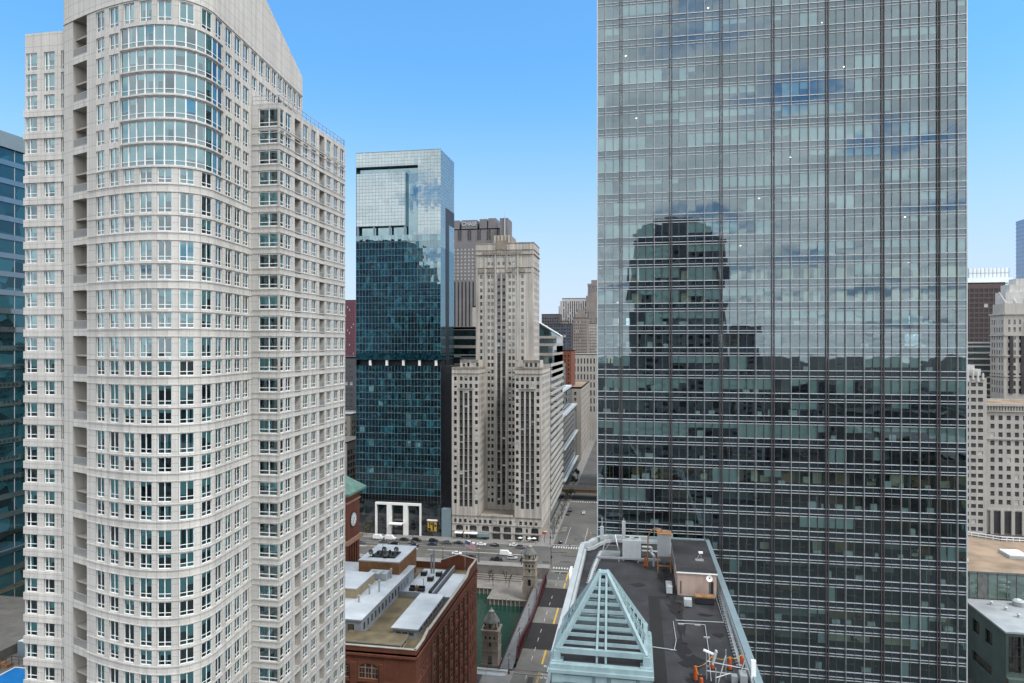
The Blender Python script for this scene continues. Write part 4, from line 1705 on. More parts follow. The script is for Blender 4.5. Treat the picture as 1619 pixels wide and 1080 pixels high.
def para(a, b_, z0, z1, mi=0):
    """parapet wall piece with a coping; z0, z1 = top at each end"""
    a, b_ = Vector((*a, 0)), Vector((*b_, 0))
    dd = (b_ - a).normalized()
    n = Vector((-dd.y, dd.x, 0)) * .45
    A = [a, b_, b_ + n, a + n]
    tops = [z0, z1, z1, z0]
    for i, j in ((0, 1), (2, 3)):
        pr.face([(A[i].x, A[i].y, 32.0), (A[j].x, A[j].y, 32.0), (A[j].x, A[j].y, tops[j]), (A[i].x, A[i].y, tops[i])], mi)
    o = n.normalized() * .1
    B = [a - o, b_ - o, b_ + n + o, a + n + o]
    pr.face([(B[k].x, B[k].y, tops[k] + .16) for k in range(4)], 1)
    for i, j in ((0, 1), (1, 2), (2, 3), (3, 0)):
        pr.face([(B[i].x, B[i].y, tops[i]), (B[j].x, B[j].y, tops[j]), (B[j].x, B[j].y, tops[j] + .16), (B[i].x, B[i].y, tops[i] + .16)], 1)


para((bx0, by0), (bx1, by0), PZ, PZ)
para((bx1, by0 + .01), (bx1, by0 + 5.5), PZ, PZ)
para((bx1, by0 + 5.5), (bx1, by0 + 9.5), PZ, PZ + .9)
para((bx1, by0 + 9.5), (bx1, by1 - 12), PZ + .5, PZ + .5)
para((bx1, by1 - 12), (bx1, by1 - 9), PZ + .5, PZ + 1.8)
para((bx1, by1 - 9), (bx1, by1), PZ + 1.8, PZ + 1.8)
para((bx1, by1), (bx1 - 5.5, by1), PZ + 1.8, PZ + 3.0)
para((bx1 - 5.5, by1), (bx1 - 11, by1), PZ + 3.0, PZ + 1.0)
para((bx1 - 11, by1), (bx0, by1), PZ + .4, PZ + .4)
pr.build('parapet', ['brick', 'coping'], BK)


def roofhouse(name, x0, x1, y0, y1, h, wallm, roofm, wins=(), over=.35, nmull=0):
    q = MB()
    z0 = RZ
    q.box(x0, x1, y0, y1, z0 - .3, z0 + h, 0, skip='bt')
    q.box(x0 - over, x1 + over, y0 - over, y1 + over, z0 + h, z0 + h + .35, 2, 1)
    o = q.build(name, [wallm, roofm, 'coping' if wallm.startswith('brick') or wallm == 'beige_panel' else wallm], BK)
    for (face, a, b2, za, zb, n) in wins:
        v = MB()
        L0 = b2 - a
        tw = win(L0, zb - za, cols=n, tr=0, ft=.13)
        if face == 'N':
            mt = Matrix.Translation(((a + b2) / 2, y0 - .08, z0 + za))
        else:
            mt = Matrix.Translation((x1 + .08, (a + b2) / 2, z0 + za)) @ Matrix.Rotation(math.pi / 2, 4, 'Z')
        v.merge(tw, mt)
        wo = v.build('window', [wallm, 'win_dark', 'win_dark'])
        wo.parent = o
    return o


# long grey penthouse, its west wall a row of windows
wn = [('W', 149.4 + k * 2.35, 150.7 + k * 2.35, .9, 2.9, 1) for k in range(14)] + [('N', -68.2, -66.2, .9, 3.0, 1), ('N', -65.3, -63.4, .9, 3.0, 1), ('N', -71.6, -69.4, .9, 3.0, 1)]
roofhouse('rooftop_room', -84, -61.9, 148.2, 186.5, 3.7, 'grey_panel', 'membrane', wn)
roofhouse('rooftop_room', -54.6, -48.9, 149.4, 170.6, 2.0, 'grey_panel', 'membrane', [('N', -54.0, -49.5, .55, 1.6, 3)] + [('W', 150.4 + 3.9 * k, 153.4 + 3.9 * k, .55, 1.6, 2) for k in range(5)], .4)
roofhouse('rooftop_room', -64.0, -50.4, 142.2, 146.8, 1.6, 'beige_panel', 'membrane_dirty', [('N', -63.6, -57.6, .4, 1.3, 3), ('N', -57.0, -51.0, .4, 1.3, 3), ('W', 142.7, 146.2, .4, 1.3, 2)], .3)
roofhouse('rooftop_room', -75.2, -63.5, 178.5, 193.5, 7.2, 'brick_brown', 'membrane', (), .1)
roofhouse('rooftop_room', -80, -68.0, 160.0, 172.0, 6.2, 'brick_tan', 'membrane', (), .1)
roofhouse('skylight_strip', -51.2, -47.6, 172.5, 190, .9, 'grey_panel', 'membrane', (), .2)
# low terrace wall around the south court
t = MB()
t.box(-62.0, -54.8, 173.6, 174.0, RZ, RZ + 1.5, 0)
t.box(-52.9, -52.5, 174.0, 196.5, RZ, RZ + 1.5, 0)
t.box(-61.9, -52.9, 174.0, 196.2, RZ + .02, RZ + .12, 1)
t.build('terrace', ['grey_panel', 'membrane'], BK)
t = MB()
for k in range(12):
    t.box(-54.4, -53.2, 176 + k * 1.6, 177.4 + k * 1.6, RZ + .12, RZ + 1.1, 0)
t.build('planter', ['iron'], BK)
# roof clutter standing on the deck: things of their own
for i, (x, y, z, lb) in enumerate(((-66.5, 158.0, RZ + 4.05, 'short grey vent pipe nearest the front of the grey penthouse roof'),
                                   (-66.0, 163.5, RZ + 4.05, 'grey vent pipe on the penthouse roof beside the tan brick room'),
                                   (-64.2, 165.5, RZ + 4.05, 'tall grey vent pipe near the windowed edge of the penthouse roof'),
                                   (-66.8, 173.5, RZ + 4.05, 'grey vent pipe in front of the brown brick roof room'),
                                   (-64.8, 175.8, RZ + 4.05, 'grey vent pipe by the right side of the brown brick roof room'))):
    v = MB()
    hh = (1.5, 2.2, 2.8, 2.0, 2.3)[i]
    v.cyl((0, 0, 0), (0, 0, hh), .22, .22, 10)
    v.cyl((0, 0, hh), (0, 0, hh + .12), .34, .34, 10)
    v.cyl((0, 0, hh + .12), (0, 0, hh + .4), .3, .05, 10)
    o = v.build('vent_pipe', ['hvac'])
    o.location = (x, y, z)
    tag(o, lb, 'vent pipe', 'vent pipes on the warehouse roof')
for (x, y, z, lb) in ((-68.0, 175.0, RZ + 4.05, 'pale boxy air handler beside the tan brick roof room'), (-57.0, 186.5, RZ + .13, 'dark condenser unit at the middle of the roof terrace'),
                      (-60.2, 190.5, RZ + .13, 'dark condenser unit by the penthouse at the far end of the terrace'), (-55.8, 190.8, RZ + .13, 'dark condenser unit at the far right of the terrace')):
    big = 'pale' in lb
    u = thing('rooftop_unit', lb, 'air conditioner', (x, y, z), local=True)
    v = MB()
    a, c_, h = (2.6, 1.6, 1.8) if big else (.8, .8, 1.1)
    v.box(-a, a, -c_, c_, .15, h, 0)
    for sx_ in (-a + .2, a - .2):
        v.box(sx_ - .1, sx_ + .1, -c_, c_, 0, .15, 0)
    v.build('casing', ['hvac' if big else 'iron'], u)
    v = MB()
    for k in range(2 if big else 1):
        xx = (-1.1 + 2.2 * k) if big else 0
        v.cyl((xx, 0, h), (xx, 0, h + .18), .62, .62, 14)
    v.build('fan', ['galv'], u)
u = thing('boiler_flue', 'pair of bright steel flues with a cage on the terrace', 'flue', (-58.6, 192.6, RZ + .12), local=True)
for k, (dx, h) in enumerate(((0, 5.4), (.75, 6.6))):
    v = MB()
    v.cyl((dx, 0, 0), (dx, 0, h), .27, .27, 12)
    v.cyl((dx, 0, h), (dx, 0, h + .25), .36, .36, 12)
    v.build('flue_pipe', ['galv'], u)
ht = thing('seating_group', 'dark seating and stove with a shiny cap on the roof terrace', 'seating', (-58.2, 178.2, RZ + .12), local=True)
v = MB()
v.box(-2.2, -.8, -.6, .6, 0, .8)
v.box(-2.2, -.8, .4, .62, .75, 1.3)
v.build('sofa', ['iron'], ht)
v = MB()
v.box(.2, 2.0, -.7, .5, 0, .7)
v.box(.2, 2.0, .4, .62, .65, 1.3)
v.build('sofa', ['iron'], ht)
v = MB()
v.cyl((1.2, 1.6, 0), (1.2, 1.6, 3.2), .12, .12, 8)
v.cyl((1.2, 1.6, 3.2), (1.2, 1.6, 3.45), .8, .1, 14)
v.build('patio_heater', ['hvac'], ht)
v = MB()
v.cyl((-.2, .2, 0), (-.2, .2, 1.0), .5, .5, 12)
v.cyl((-.2, .2, 1.0), (-.2, .2, 1.6), .5, .1, 12)
v.build('stove', ['rust'], ht)
# dishes and aerials on the brown brick room
rt = RZ + 7.55
for i, (dx, dy, lb) in enumerate(((-73.0, 181.5, 'dark aerial dish at the left edge of the brown brick roof room'), (-70.2, 184.5, 'dark aerial dish in the middle of the brown brick roof room'), (-66.8, 185, 'dark aerial dish at the right of the brown brick roof room'), (-68.5, 181.0, 'low dark aerial dish at the front of the brown brick roof room'))):
    u = thing('satellite_dish', lb, 'satellite dish', (dx, dy, rt), 0, 'dishes on the brown brick room', local=True)
    v = MB()
    v.cyl((0, 0, 0), (0, 0, 1.3), .06, .06, 6)
    v.beam((-.6, 0, .05), (.6, 0, .05), .1, .1)
    v.beam((0, -.6, .05), (0, .6, .05), .1, .1)
    v.build('mast', ['iron'], u)
    v = MB()
    v.cyl((0, -.1, 1.3), (.35, -.5, 1.55), .15, .75, 14, 0, caps=False)
    v.cyl((0, -.1, 1.3), (.5, -.75, 1.7), .03, .03, 5, 0)
    v.build('dish', ['galv_dark'], u)
v = MB()
v.box(-72.6, -65.8, 181.2, 186.6, rt, rt + .35)
for k in range(9):
    v.cyl((-72.2 + k * .75, 181.6 + (k % 3) * 1.6, rt + .3), (-72.2 + k * .75, 181.6 + (k % 3) * 1.6, rt + .9 + .3 * (k % 2)), .3, .3, 8)
tag(v.build('cooling_equipment', ['iron']), 'dark tangle of cooling equipment on top of the brown brick room', 'equipment')
v = MB()
v.cyl((-69.5, 182, rt), (-69.5, 182, rt + 6), .07, .04, 6)
v.beam((-70.3, 182, rt + 5.4), (-68.7, 182, rt + 5.4), .05, .05)
tag(v.build('aerial_mast', ['iron']), 'thin aerial mast standing on the brown brick room', 'aerial')
# flag on the river corner
fp = thing('flag_pole', 'flag pole with a flying striped flag on the river corner of the brick warehouse', 'flag pole', (-49.5, 196.6, RZ), local=True)
v = MB()
v.cyl((0, 0, 0), (0, 0, 9.3), .09, .05, 8)
v.cyl((0, 0, 9.3), (0, 0, 9.5), .14, .02, 8)
v.build('pole', ['hvac'], fp)
M['flag_red'] = mat('flag_red', (0.45, 0.04, 0.05), 0.9, 0.05)
M['flag_blue'] = mat('flag_blue', (0.03, 0.05, 0.2), 0.9, 0.05)
v = MB()
FW, FH, nc_ = 3.4, 2.0, 14


def fpt(u, w_):
    return (.08 + u * FW * .93, .22 * math.sin(u * 7) * u, 9.1 - FH + w_ * FH - .9 * u - .25 * u * u)


for i in range(nc_):
    for j in range(13):
        u0, u1, w0, w1 = i / nc_, (i + 1) / nc_, j / 13, (j + 1) / 13
        canton = u0 < .4 - 1e-6 and j >= 6
        v.face([fpt(u0, w0), fpt(u1, w0), fpt(u1, w1), fpt(u0, w1)], 2 if canton else (0 if j % 2 == 0 else 1))
for i in range(5):
    for j in range(4):
        u, w_ = .05 + i * .073, .53 + j * .125
        p = Vector(fpt(u, w_))
        v.box(p.x - .04, p.x + .04, p.y - .02, p.y + .02, p.z - .04, p.z + .04, 1)
v.build('flag', ['flag_red', 'white', 'flag_blue'], fp)
# clock tower over the river front
ct = MB()
cx0, cx1, cy0, cy1 = -92.5, -83.0, 188.0, 197.6
for p in (Path([(cx0, cy0), (cx1, cy0)]), Path([(cx1, cy0), (cx1, cy1)]), Path([(cx1, cy1), (cx0, cy1)]), Path([(cx0, cy1), (cx0, cy0)])):
    facade(ct, p, 0, p.len, 28, 55.5, [(1.6, 2.6, 32, 40), (3.4, 4.4, 32, 40), (5.2, 6.2, 32, 40), (7.0, 8.0, 32, 40)], .4, 0)
    ledge(ct, p, -.2, p.len + .2, 41.0, .5, .35, 1)
    ledge(ct, p, -.2, p.len + .2, 52.8, .5, .3, 1)
    ledge(ct, p, -.3, p.len + .3, 55.0, .6, .6, 1)
ct.box(cx0 + .5, cx1 - .5, cy0 + .5, cy1 - .5, 28, 55, 2)
ct.box(cx0 - .8, cx1 + .8, cy0 - .8, cy1 + .8, 40.9, 42.0, 1)
cto = ct.build('clock_tower', ['brick', 'terracotta', 'room'], BK)
for (c, n) in (((cx1 + .06, (cy0 + cy1) / 2), (1, 0)), (((cx0 + cx1) / 2, cy0 - .06), (0, -1))):
    k = MB()
    tdir = Vector((-n[1], n[0], 0))
    base = Vector((c[0], c[1], 47.4))
    nn = Vector((n[0], n[1], 0))
    k.cyl(base, base + nn * .12, 2.3, 2.3, 28, 0)
    k.cyl(base + nn * .12, base + nn * .16, 2.0, 2.0, 28, 1)
    for h in range(12):
        a = h * math.pi / 6
        p0 = base + nn * .2 + (tdir * math.sin(a) + Vector((0, 0, 1)) * math.cos(a)) * 1.5
        p1 = base + nn * .2 + (tdir * math.sin(a) + Vector((0, 0, 1)) * math.cos(a)) * 1.95
        k.beam(p0, p1, .16, .04, 0, up=nn)
    for a, l in ((.9, 1.0), (3.7, 1.6)):
        k.beam(base + nn * .22, base + nn * .22 + (tdir * math.sin(a) + Vector((0, 0, 1)) * math.cos(a)) * l, .14, .05, 0, up=nn)
    o = k.build('clock_face', ['iron', 'white'])
    o.parent = cto
k = MB()
ov = 1.6
base = [(cx0 - ov, cy0 - ov, 56.2), (cx1 + ov, cy0 - ov, 56.2), (cx1 + ov, cy1 + ov, 56.2), (cx0 - ov, cy1 + ov, 56.2)]
apex = ((cx0 + cx1) / 2, (cy0 + cy1) / 2, 61.5)
for i in range(4):
    k.face([base[i], base[(i + 1) % 4], apex], 0)
k.box(cx0 - ov, cx1 + ov, cy0 - ov, cy1 + ov, 55.6, 56.2, 0)
o = k.build('tower_roof', ['copper'])
o.parent = cto


# ================================================================== office block with a flat black roof and an open steel pyramid (near right)
PB = thing('office_block', 'office block with a flat black roof and open pale teal pyramid on one corner', 'office building', (1.5, 93, 0))
QZ = 65.2
outl = [(-8.8, 64.7), (11.9, 64.7), (12.3, 121.4), (-4.6, 121.4), (-5.9, 120.4), (-6.9, 118.6), (-7.6, 116.6), (-8.8, 115.4)]
b = MB()
b.prism(outl, 0, QZ - .3, 0)
b.build('wall', ['teal_wall'], PB)
r = MB()
r.face([(x, y, QZ) for x, y in inset(outl, .3)], 0)
r.build('roof', ['tar'], PB)
p = MB()
p.ring(outl, QZ - .3, 66.05, .42, 1)
o = p.build('parapet', ['teal_steel', 'hvac'], PB)
p = MB()
eo = [(-8.95, 115.5), (-8.95, 74.6)]
p.box(-9.05, -8.3, 74.2, 115.3, 66.06, 66.3, 0)
p.box(-8.28, -7.9, 74.2, 113.5, QZ, 66.0, 0)
cs = [(-8.8, 115.4), (-7.6, 116.6), (-6.9, 118.6), (-5.9, 120.4), (-4.6, 121.4), (2.4, 121.4)]
for a, c in zip(cs, cs[1:]):
    p.beam((*a, 66.2), (*c, 66.2), .75, .26)
    p.beam((a[0] + .9, a[1] - .9, 65.6), (c[0] + .9, c[1] - .9, 65.6), .3, .5)
p.build('coping', ['hvac'], PB)
p = MB()
p.box(11.75, 12.55, 64.4, 121.4, 66.06, 66.32, 0)
p.box(2.4, 12.55, 121.0, 121.7, 66.06, 66.32, 0)
p.build('coping', ['hotel_line'], PB)
p = MB()
for (x0, x1, y0, y1) in ((1.8, 3.3, 66, 96), (3.3, 12.2, 95.2, 96.2), (4.2, 4.9, 96, 108)):
    p.face([(x0, y0, QZ + .012), (x1, y0, QZ + .012), (x1, y1, QZ + .012), (x0, y1, QZ + .012)], 0)
p.build('roof_patch', ['tyre'], PB)
wet = MB()
rng = random.Random(21)
for pk, (cx, cy, rx, ry) in enumerate(((5.6, 88.5, .45, 5.5), (5.3, 80.2, .8, 2.2), (6.1, 77.0, 1.1, 1.7), (6.6, 72.8, 1.2, 1.5), (5.2, 92.5, .9, 2.2), (5.1, 98, .7, 3.2), (9.8, 84.5, .6, .6), (3.9, 104, .6, 1.6), (0.5, 100, .8, .7), (8.9, 90.5, .9, .35))):
    n = 22
    wet.face([(cx + rx * (1 + .35 * math.sin(k * 1.7 + cx * 3) + rng.uniform(-.15, .15)) * math.cos(k * 2 * math.pi / n),
               cy + ry * (1 + .3 * math.cos(k * 1.3 + cy) + rng.uniform(-.1, .1)) * math.sin(k * 2 * math.pi / n), QZ + .02 + .004 * pk) for k in range(n)], 0)
M['wet'] = mat('standing_water', (0.014, 0.014, 0.016), 0.42, 0.05, spec=0.3)
wet.build('puddle', ['wet'], PB)
# corner block and open pyramid
k0, k1, y0, y1, BT = -7.95, 1.7, 64.7, 73.6, 69.5
c = MB()
c.box(k0, k1, y0, y1, BT - .45, BT, 0)
c.box(k0 - .22, k1 + .05, y0 - .22, y1 + .22, BT - .75, BT - .45, 0)
c.box(k0 + .05, k1 - .05, y0 + .05, y1 - .05, BT - 1.8, BT - .75, 1)
for x in (k0 + .1, -3.75, k1 - 1.35):
    c.box(x, x + 1.25, y0, y0 + 1.0, BT - 9, BT - 1.8, 0)
    c.box(x + .1, x + 1.15, y0 - .05, y0, BT - 1.7, BT - .85, 0)
for y in (y0 + 1, y1 - 1.2):
    c.box(k0, k0 + .9, y, y + 1.1, BT - 9, BT - 1.8, 0)
    c.box(k1 - .9, k1, y, y + 1.1, BT - 9, BT - 1.8, 0)
c.box(k0 + .3, k1 - .3, y0 + .6, y1 - .2, BT - 9, BT - 2.0, 2)
c.box(k0 + .75, k1 - .75, y0 + .75, y1 - .75, BT - .2, BT + .02, 2)
c.box(k0 + .9, -4.0, y0 - .04, y0, BT - 1.6, BT - .95, 0)
c.box(-2.2, k1 - 1.6, y0 - .04, y0, BT - 1.6, BT - .95, 0)
c.build('corner_block', ['teal_steel', 'teal_wall', 'bronze'], PB)
px0, px1, py0, py1 = -7.35, 1.05, 65.6, 73.0
RZ0, AZ = 70.5, 77.0
ax, ay = (px0 + px1) / 2 + .05, (py0 + py1) / 2
f = MB()
cor = [(px0, py0), (px1, py0), (px1, py1), (px0, py1)]
for q in cor:
    f.box(q[0] - .3, q[0] + .3, q[1] - .3, q[1] + .3, BT - .02, RZ0, 0)
    f.box(q[0] - .55, q[0] + .55, q[1] - .55, q[1] + .55, BT - .02, BT + .12, 0)
af = .32
for i in range(4):
    a, d = cor[i], cor[(i + 1) % 4]
    f.beam((*a, RZ0), (*d, RZ0), .4, .5)
    sx_ = (-af, -af), (af, -af), (af, af), (-af, af)
    f.beam((a[0], a[1], RZ0), (ax + sx_[i][0], ay + sx_[i][1], AZ), .34, .42)
    n = 10
    for k in range(1, n):
        t = k / n
        za = RZ0 + (AZ - RZ0) * t
        e0 = (a[0] + (ax + sx_[i][0] - a[0]) * t, a[1] + (ay + sx_[i][1] - a[1]) * t, za)
        j = (i + 1) % 4
        e1 = (d[0] + (ax + sx_[j][0] - d[0]) * t, d[1] + (ay + sx_[j][1] - d[1]) * t, za)
        f.beam(e0, e1, .1, .33)
    md = ((a[0] + d[0]) / 2, (a[1] + d[1]) / 2)
    tv = Vector((d[0] - a[0], d[1] - a[1], 0)).normalized() * .42
    for s in (-1, 1):
        top = (ax + (md[0] - ax) * .08 + tv.x * s * .75, ay + (md[1] - ay) * .08 + tv.y * s * .75, AZ)
        f.beam((md[0] + tv.x * s, md[1] + tv.y * s, RZ0), top, .2, .34)
        f.box(md[0] + tv.x * s - .1, md[0] + tv.x * s + .1, md[1] + tv.y * s - .12, md[1] + tv.y * s + .12, BT - .02, RZ0, 0)
f.box(ax - .5, ax + .5, ay - .5, ay + .5, AZ - .15, AZ + .08, 0)
f.build('steel_pyramid', ['teal_steel'], PB)
f = MB()
f.cyl((-2.2, 69.0, QZ + 4.3), (-2.2, 69.0, BT + .5), .1, .1, 8, 0)
# penthouse on the roof
h = MB()
h.box(5.8, 11.0, 97.0, 112.5, QZ - .1, 68.3, 0, skip='bt')
h.box(5.65, 11.15, 96.85, 112.65, 68.3, 68.5, 1, 2)
h.box(6.2, 6.3, 96.95, 97.0, QZ + .3, QZ + 2.0, 3)
h.box(10.2, 10.6, 96.93, 97.0, QZ, QZ + 2.1, 3)
ro = h.build('roof_house', ['pinkish', 'white', 'tar', 'iron'], PB)


def solo(name, mb, mats, label, cat, loc=(0, 0, 0), group=None):
    o = mb.build(name, mats)
    o.location = loc
    return tag(o, label, cat, group)


u = thing('cooling_unit', 'pale two fan cooling unit at the far edge of the black roof', 'cooling unit', (-.5, 111.6, QZ), local=True)
v = MB()
v.box(-1.45, 1.45, -.9, .9, .55, 3.3)
for k in (-1, 0, 1):
    v.box(k * .95 - .04, k * .95 + .04, -.93, -.9, .7, 3.2)
for x in (-1.3, 1.3):
    for y in (-.75, .75):
        v.box(x - .1, x + .1, y - .1, y + .1, 0, .55)
v.build('casing', ['hvac'], u)
for x in (-.72, .72):
    v = MB()
    v.cyl((x, 0, 3.3), (x, 0, 3.6), .58, .58, 16)
    v.cyl((x, 0, 3.6), (x, 0, 3.62), .45, .45, 16, 1)
    v.build('fan', ['hvac', 'iron'], u)
u = thing('dust_hopper', 'tall corrugated steel hopper on rusty legs with a curved pipe', 'hopper', (4.4, 107.2, QZ), local=True)
v = MB()
v.box(-1.0, 1.0, -.9, .9, 2.4, 5.7)
for k in range(9):
    v.box(-1.0 + k * .22, -.9 + k * .22, -.96, -.9, 2.4, 5.7)
for i, ((xa, ya), (xb, yb)) in enumerate((((-1, -.9), (1, -.9)), ((1, -.9), (1, .9)), ((1, .9), (-1, .9)), ((-1, .9), (-1, -.9)))):
    v.face([(xa, ya, 2.4), (xb, yb, 2.4), (0, 0, .9)])
v.build('bin', ['galv'], u)
for x in (-.95, .95):
    for y in (-.85, .85):
        v = MB()
        v.box(x - .09, x + .09, y - .09, y + .09, 0, 2.4)
        v.build('leg', ['rust'], u)
v = MB()
v.box(-.85, .85, -.92, -.8, .9, 1.05)
v.build('brace', ['rust'], u)
v = MB()
v.box(-1.1, 1.1, -1.0, 1.0, 5.7, 5.85)
v.build('lid', ['rust'], u)
v = MB()
v.tube([(-.2, 0, 5.8), (-.5, 0, 6.3), (-1.3, 0, 6.4), (-2.0, 0, 6.0), (-2.4, .2, 5.0), (-2.5, .4, .2)], .11, 8)
v.build('pipe', ['rust'], u)
v = MB()
v.cyl((1.0, .3, 5.2), (1.0, 1.0, 5.2), .35, .35, 12)
v.build('blower', ['hvac'], u)
# low pipes and ducts on supports
v = MB()
v.box(-6.0, 5.5, 110.0, 110.35, QZ + .45, QZ + .75)
for x in (-5.5, -2.5, 0.5, 3.5):
    v.box(x - .08, x + .08, 110.05, 110.3, QZ, QZ + .45)
solo('duct_run', v, ['galv'], 'long straight duct on short legs crossing the far end of the black roof', 'duct')
v = MB()
v.tube([(1.1, 112.4, QZ + 1.9), (2.6, 112.4, QZ + 1.9), (2.6, 112.4, QZ + 1.0), (3.0, 111.0, QZ + 1.0), (3.0, 111, QZ + .2)], .2, 8)
v.tube([(1.1, 113.2, QZ + 1.0), (5.6, 113.2, QZ + 1.0)], .2, 8)
v.cyl((2.9, 108.9, QZ), (2.9, 108.9, QZ + 1.6), .18, .18, 8)
solo('pipe_run', v, ['hvac'], 'white bent pipes between the pale cooling unit and the hopper', 'pipe')
v = MB()
v.beam((1.6, 108.6, QZ + .1), (1.6, 108.6, QZ + 1.4), .35, .3)
v.beam((1.3, 108.6, QZ + .15), (1.95, 108.6, QZ + .15), .4, .12)
solo('fire_valve', v, ['orange'], 'small red orange standpipe by the duct and hopper', 'standpipe')
u = thing('access_gantry', 'grey triangular lattice gantry beside the pale cooling unit', 'gantry', (-3.9, 113.5, QZ), local=True)
v = MB()
for x in (-1.4, 1.4):
    v.beam((x, -1.2, .3), (x * .5, .6, 3.2), .08, .08)
    v.beam((x, 1.3, .3), (x * .5, .6, 3.2), .08, .08)
v.beam((-.7, .6, 3.2), (.7, .6, 3.2), .09, .09)
v.beam((-1.0, 0, 1.6), (1.0, 0, 1.6), .06, .06)
v.beam((-1.4, -1.2, .3), (.7, .6, 3.2), .05, .05)
v.build('frame', ['galv'], u)
v = MB()
for k in range(8):
    v.box(-1.5, 1.5, -1.3 + k * .36, -1.08 + k * .36, .22, .3)
v.build('grate', ['galv'], u)
for (x, y, lb) in ((-5.6, 118.9, 'white upright antenna panel at the rounded far corner of the black roof'), (-1.9, 119.2, 'tall white antenna box on the far parapet behind the cooling unit')):
    v = MB()
    v.box(-.3, .3, -.2, .2, 1.0, 3.2 if x < -4 else 4.2)
    v.cyl((0, .3, 0), (0, .3, 4.6), .07, .07, 6)
    solo('panel_antenna', v, ['hvac'], lb, 'antenna', (x, y, QZ), 'rooftop panel antennas')
for (pts, lb) in ((((-5.5, 114.2), (-5.9, 110), (-6.3, 104), (-6.5, 98.5)), 'curved white toothed cable tray along the left parapet of the black roof'),
                  (((11.75, 105), (11.6, 98), (11.35, 88), (11.1, 76)), 'long grey toothed cable tray along the right parapet of the black roof')):
    v = MB()
    for a, d in zip(pts, pts[1:]):
        v.beam((*a, QZ + .35), (*d, QZ + .35), .34, .12)
        n = int(math.dist(a, d) / .8)
        for k in range(n):
            t = (k + .5) / n
            x, y = a[0] + (d[0] - a[0]) * t, a[1] + (d[1] - a[1]) * t
            v.box(x - .42, x + .42, y - .07, y + .07, QZ + .2, QZ + .36)
            v.box(x - .06, x + .06, y - .06, y + .06, QZ, QZ + .2)
    solo('cable_tray', v, ['galv' if pts[0][0] > 0 else 'hvac'], lb, 'cable tray', group='toothed cable trays on the black roof')
v = MB()
v.tube([(5.2, 86.9, QZ + .15), (8.5, 87.0, QZ + .15), (8.2, 80, QZ + .15), (7.7, 72.6, QZ + .15)], .04, 6)
for (x, y) in ((5.6, 86.9), (7.6, 87.0), (8.35, 83.5), (7.9, 76)):
    v.box(x - .35, x + .35, y - .08, y + .08, QZ, QZ + .14)
solo('conduit', v, ['hvac'], 'thin white conduit bending across the black roof on small feet', 'conduit')
v = MB()
v.tube([(4.7, 87.4, QZ + .12), (4.75, 82, QZ + .12), (4.4, 79.4, QZ + .12), (4.0, 79.2, QZ + .12)], .04, 6)
v.tube([(4.6, 79.3, QZ + .1), (2.0, 79.7, QZ + .1)], .06, 6)
solo('conduit', v, ['hvac'], 'wavy white conduit running past the puddles to the pyramid', 'conduit')
v = MB()
v.tube([(5.0, 87.9, QZ + .1), (10.9, 88.3, QZ + .1), (10.9, 97, QZ + .1)], .05, 6)
solo('conduit', v, ['galv'], 'thin grey conduit from the pinkish roof house along the roof', 'conduit')
v = MB()
v.box(-.5, .5, -.5, .5, .1, 1.0)
v.cyl((0, -.5, .55), (0, -.56, .55), .34, .34, 14)
solo('condenser_unit', v, ['hvac'], 'small white condenser box in front of the pinkish roof house', 'air conditioner', (6.9, 93.2, QZ), 'small condensers on the black roof')
v = MB()
v.box(-.4, .4, -1.2, 1.2, .15, 1.1)
v.cyl((0, -.6, 1.1), (0, -.6, 1.2), .3, .3, 12)
v.cyl((0, .6, 1.1), (0, .6, 1.2), .3, .3, 12)
solo('condenser_unit', v, ['hvac'], 'small grey condenser box to the left of the pinkish roof house', 'air conditioner', (4.7, 98.2, QZ), 'small condensers on the black roof')
v = MB()
v.box(-1.2, 1.2, -.6, .6, .1, .9, 0)
v.box(-1.25, 1.25, -.65, .65, .9, 1.05, 1)
solo('chest', v, ['black', 'rust'], 'dark steel chest with a rusty lid against the pinkish roof house', 'chest', (9.2, 94.6, QZ))
u = thing('satellite_dish', 'small white dish on the front of the pinkish roof house', 'satellite dish', (10.0, 96.6, QZ), local=True)
v = MB()
v.cyl((0, 0, 0), (0, 0, 2.8), .05, .05, 6)
v.build('mast', ['iron'], u)
v = MB()
v.cyl((0, -.08, 2.7), (0, -.3, 2.78), .12, .42, 16, caps=False)
v.build('dish', ['white'], u)
u = thing('camera_mast', 'small white mast head standing on the roof of the pinkish house', 'mast', (9.2, 102.5, 68.5), local=True)
v = MB()
v.box(-.6, .6, -.4, .4, 0, .12)
v.beam((-.4, 0, .1), (.2, 0, 1.1), .07, .07)
v.beam((.3, 0, .1), (.2, 0, 1.1), .07, .07)
v.build('tripod', ['galv'], u)
v = MB()
v.box(-.1, .5, -.15, .15, 1.0, 1.25)
v.build('head', ['white'], u)
# orange barrels with rope and antennas at the near end


def barrel():
    u = thing('traffic_barrel', 'orange and white barrel', 'barrel', (0, 0, 0), 0, 'orange barrels on the black roof', local=True)
    v = MB()
    prof = [(0, .3), (.3, .29), (.3, .27), (.6, .26), (.6, .24), (.9, .23), (1.05, .2)]
    for (za, ra), (zb, rb) in zip(prof, prof[1:]):
        if zb > za:
            v.cyl((0, 0, za), (0, 0, zb), ra, rb, 16, 1 if .3 < zb < .45 or .6 < zb < .75 else 0)
    v.cyl((0, 0, 1.05), (0, 0, 1.1), .2, .05, 16, 0)
    v.build('drum', ['orange', 'reflect_white'], u)
    v = MB()
    v.cyl((0, 0, 0), (0, 0, .08), .42, .42, 16)
    v.build('rubber_base', ['tyre'], u)
    return u


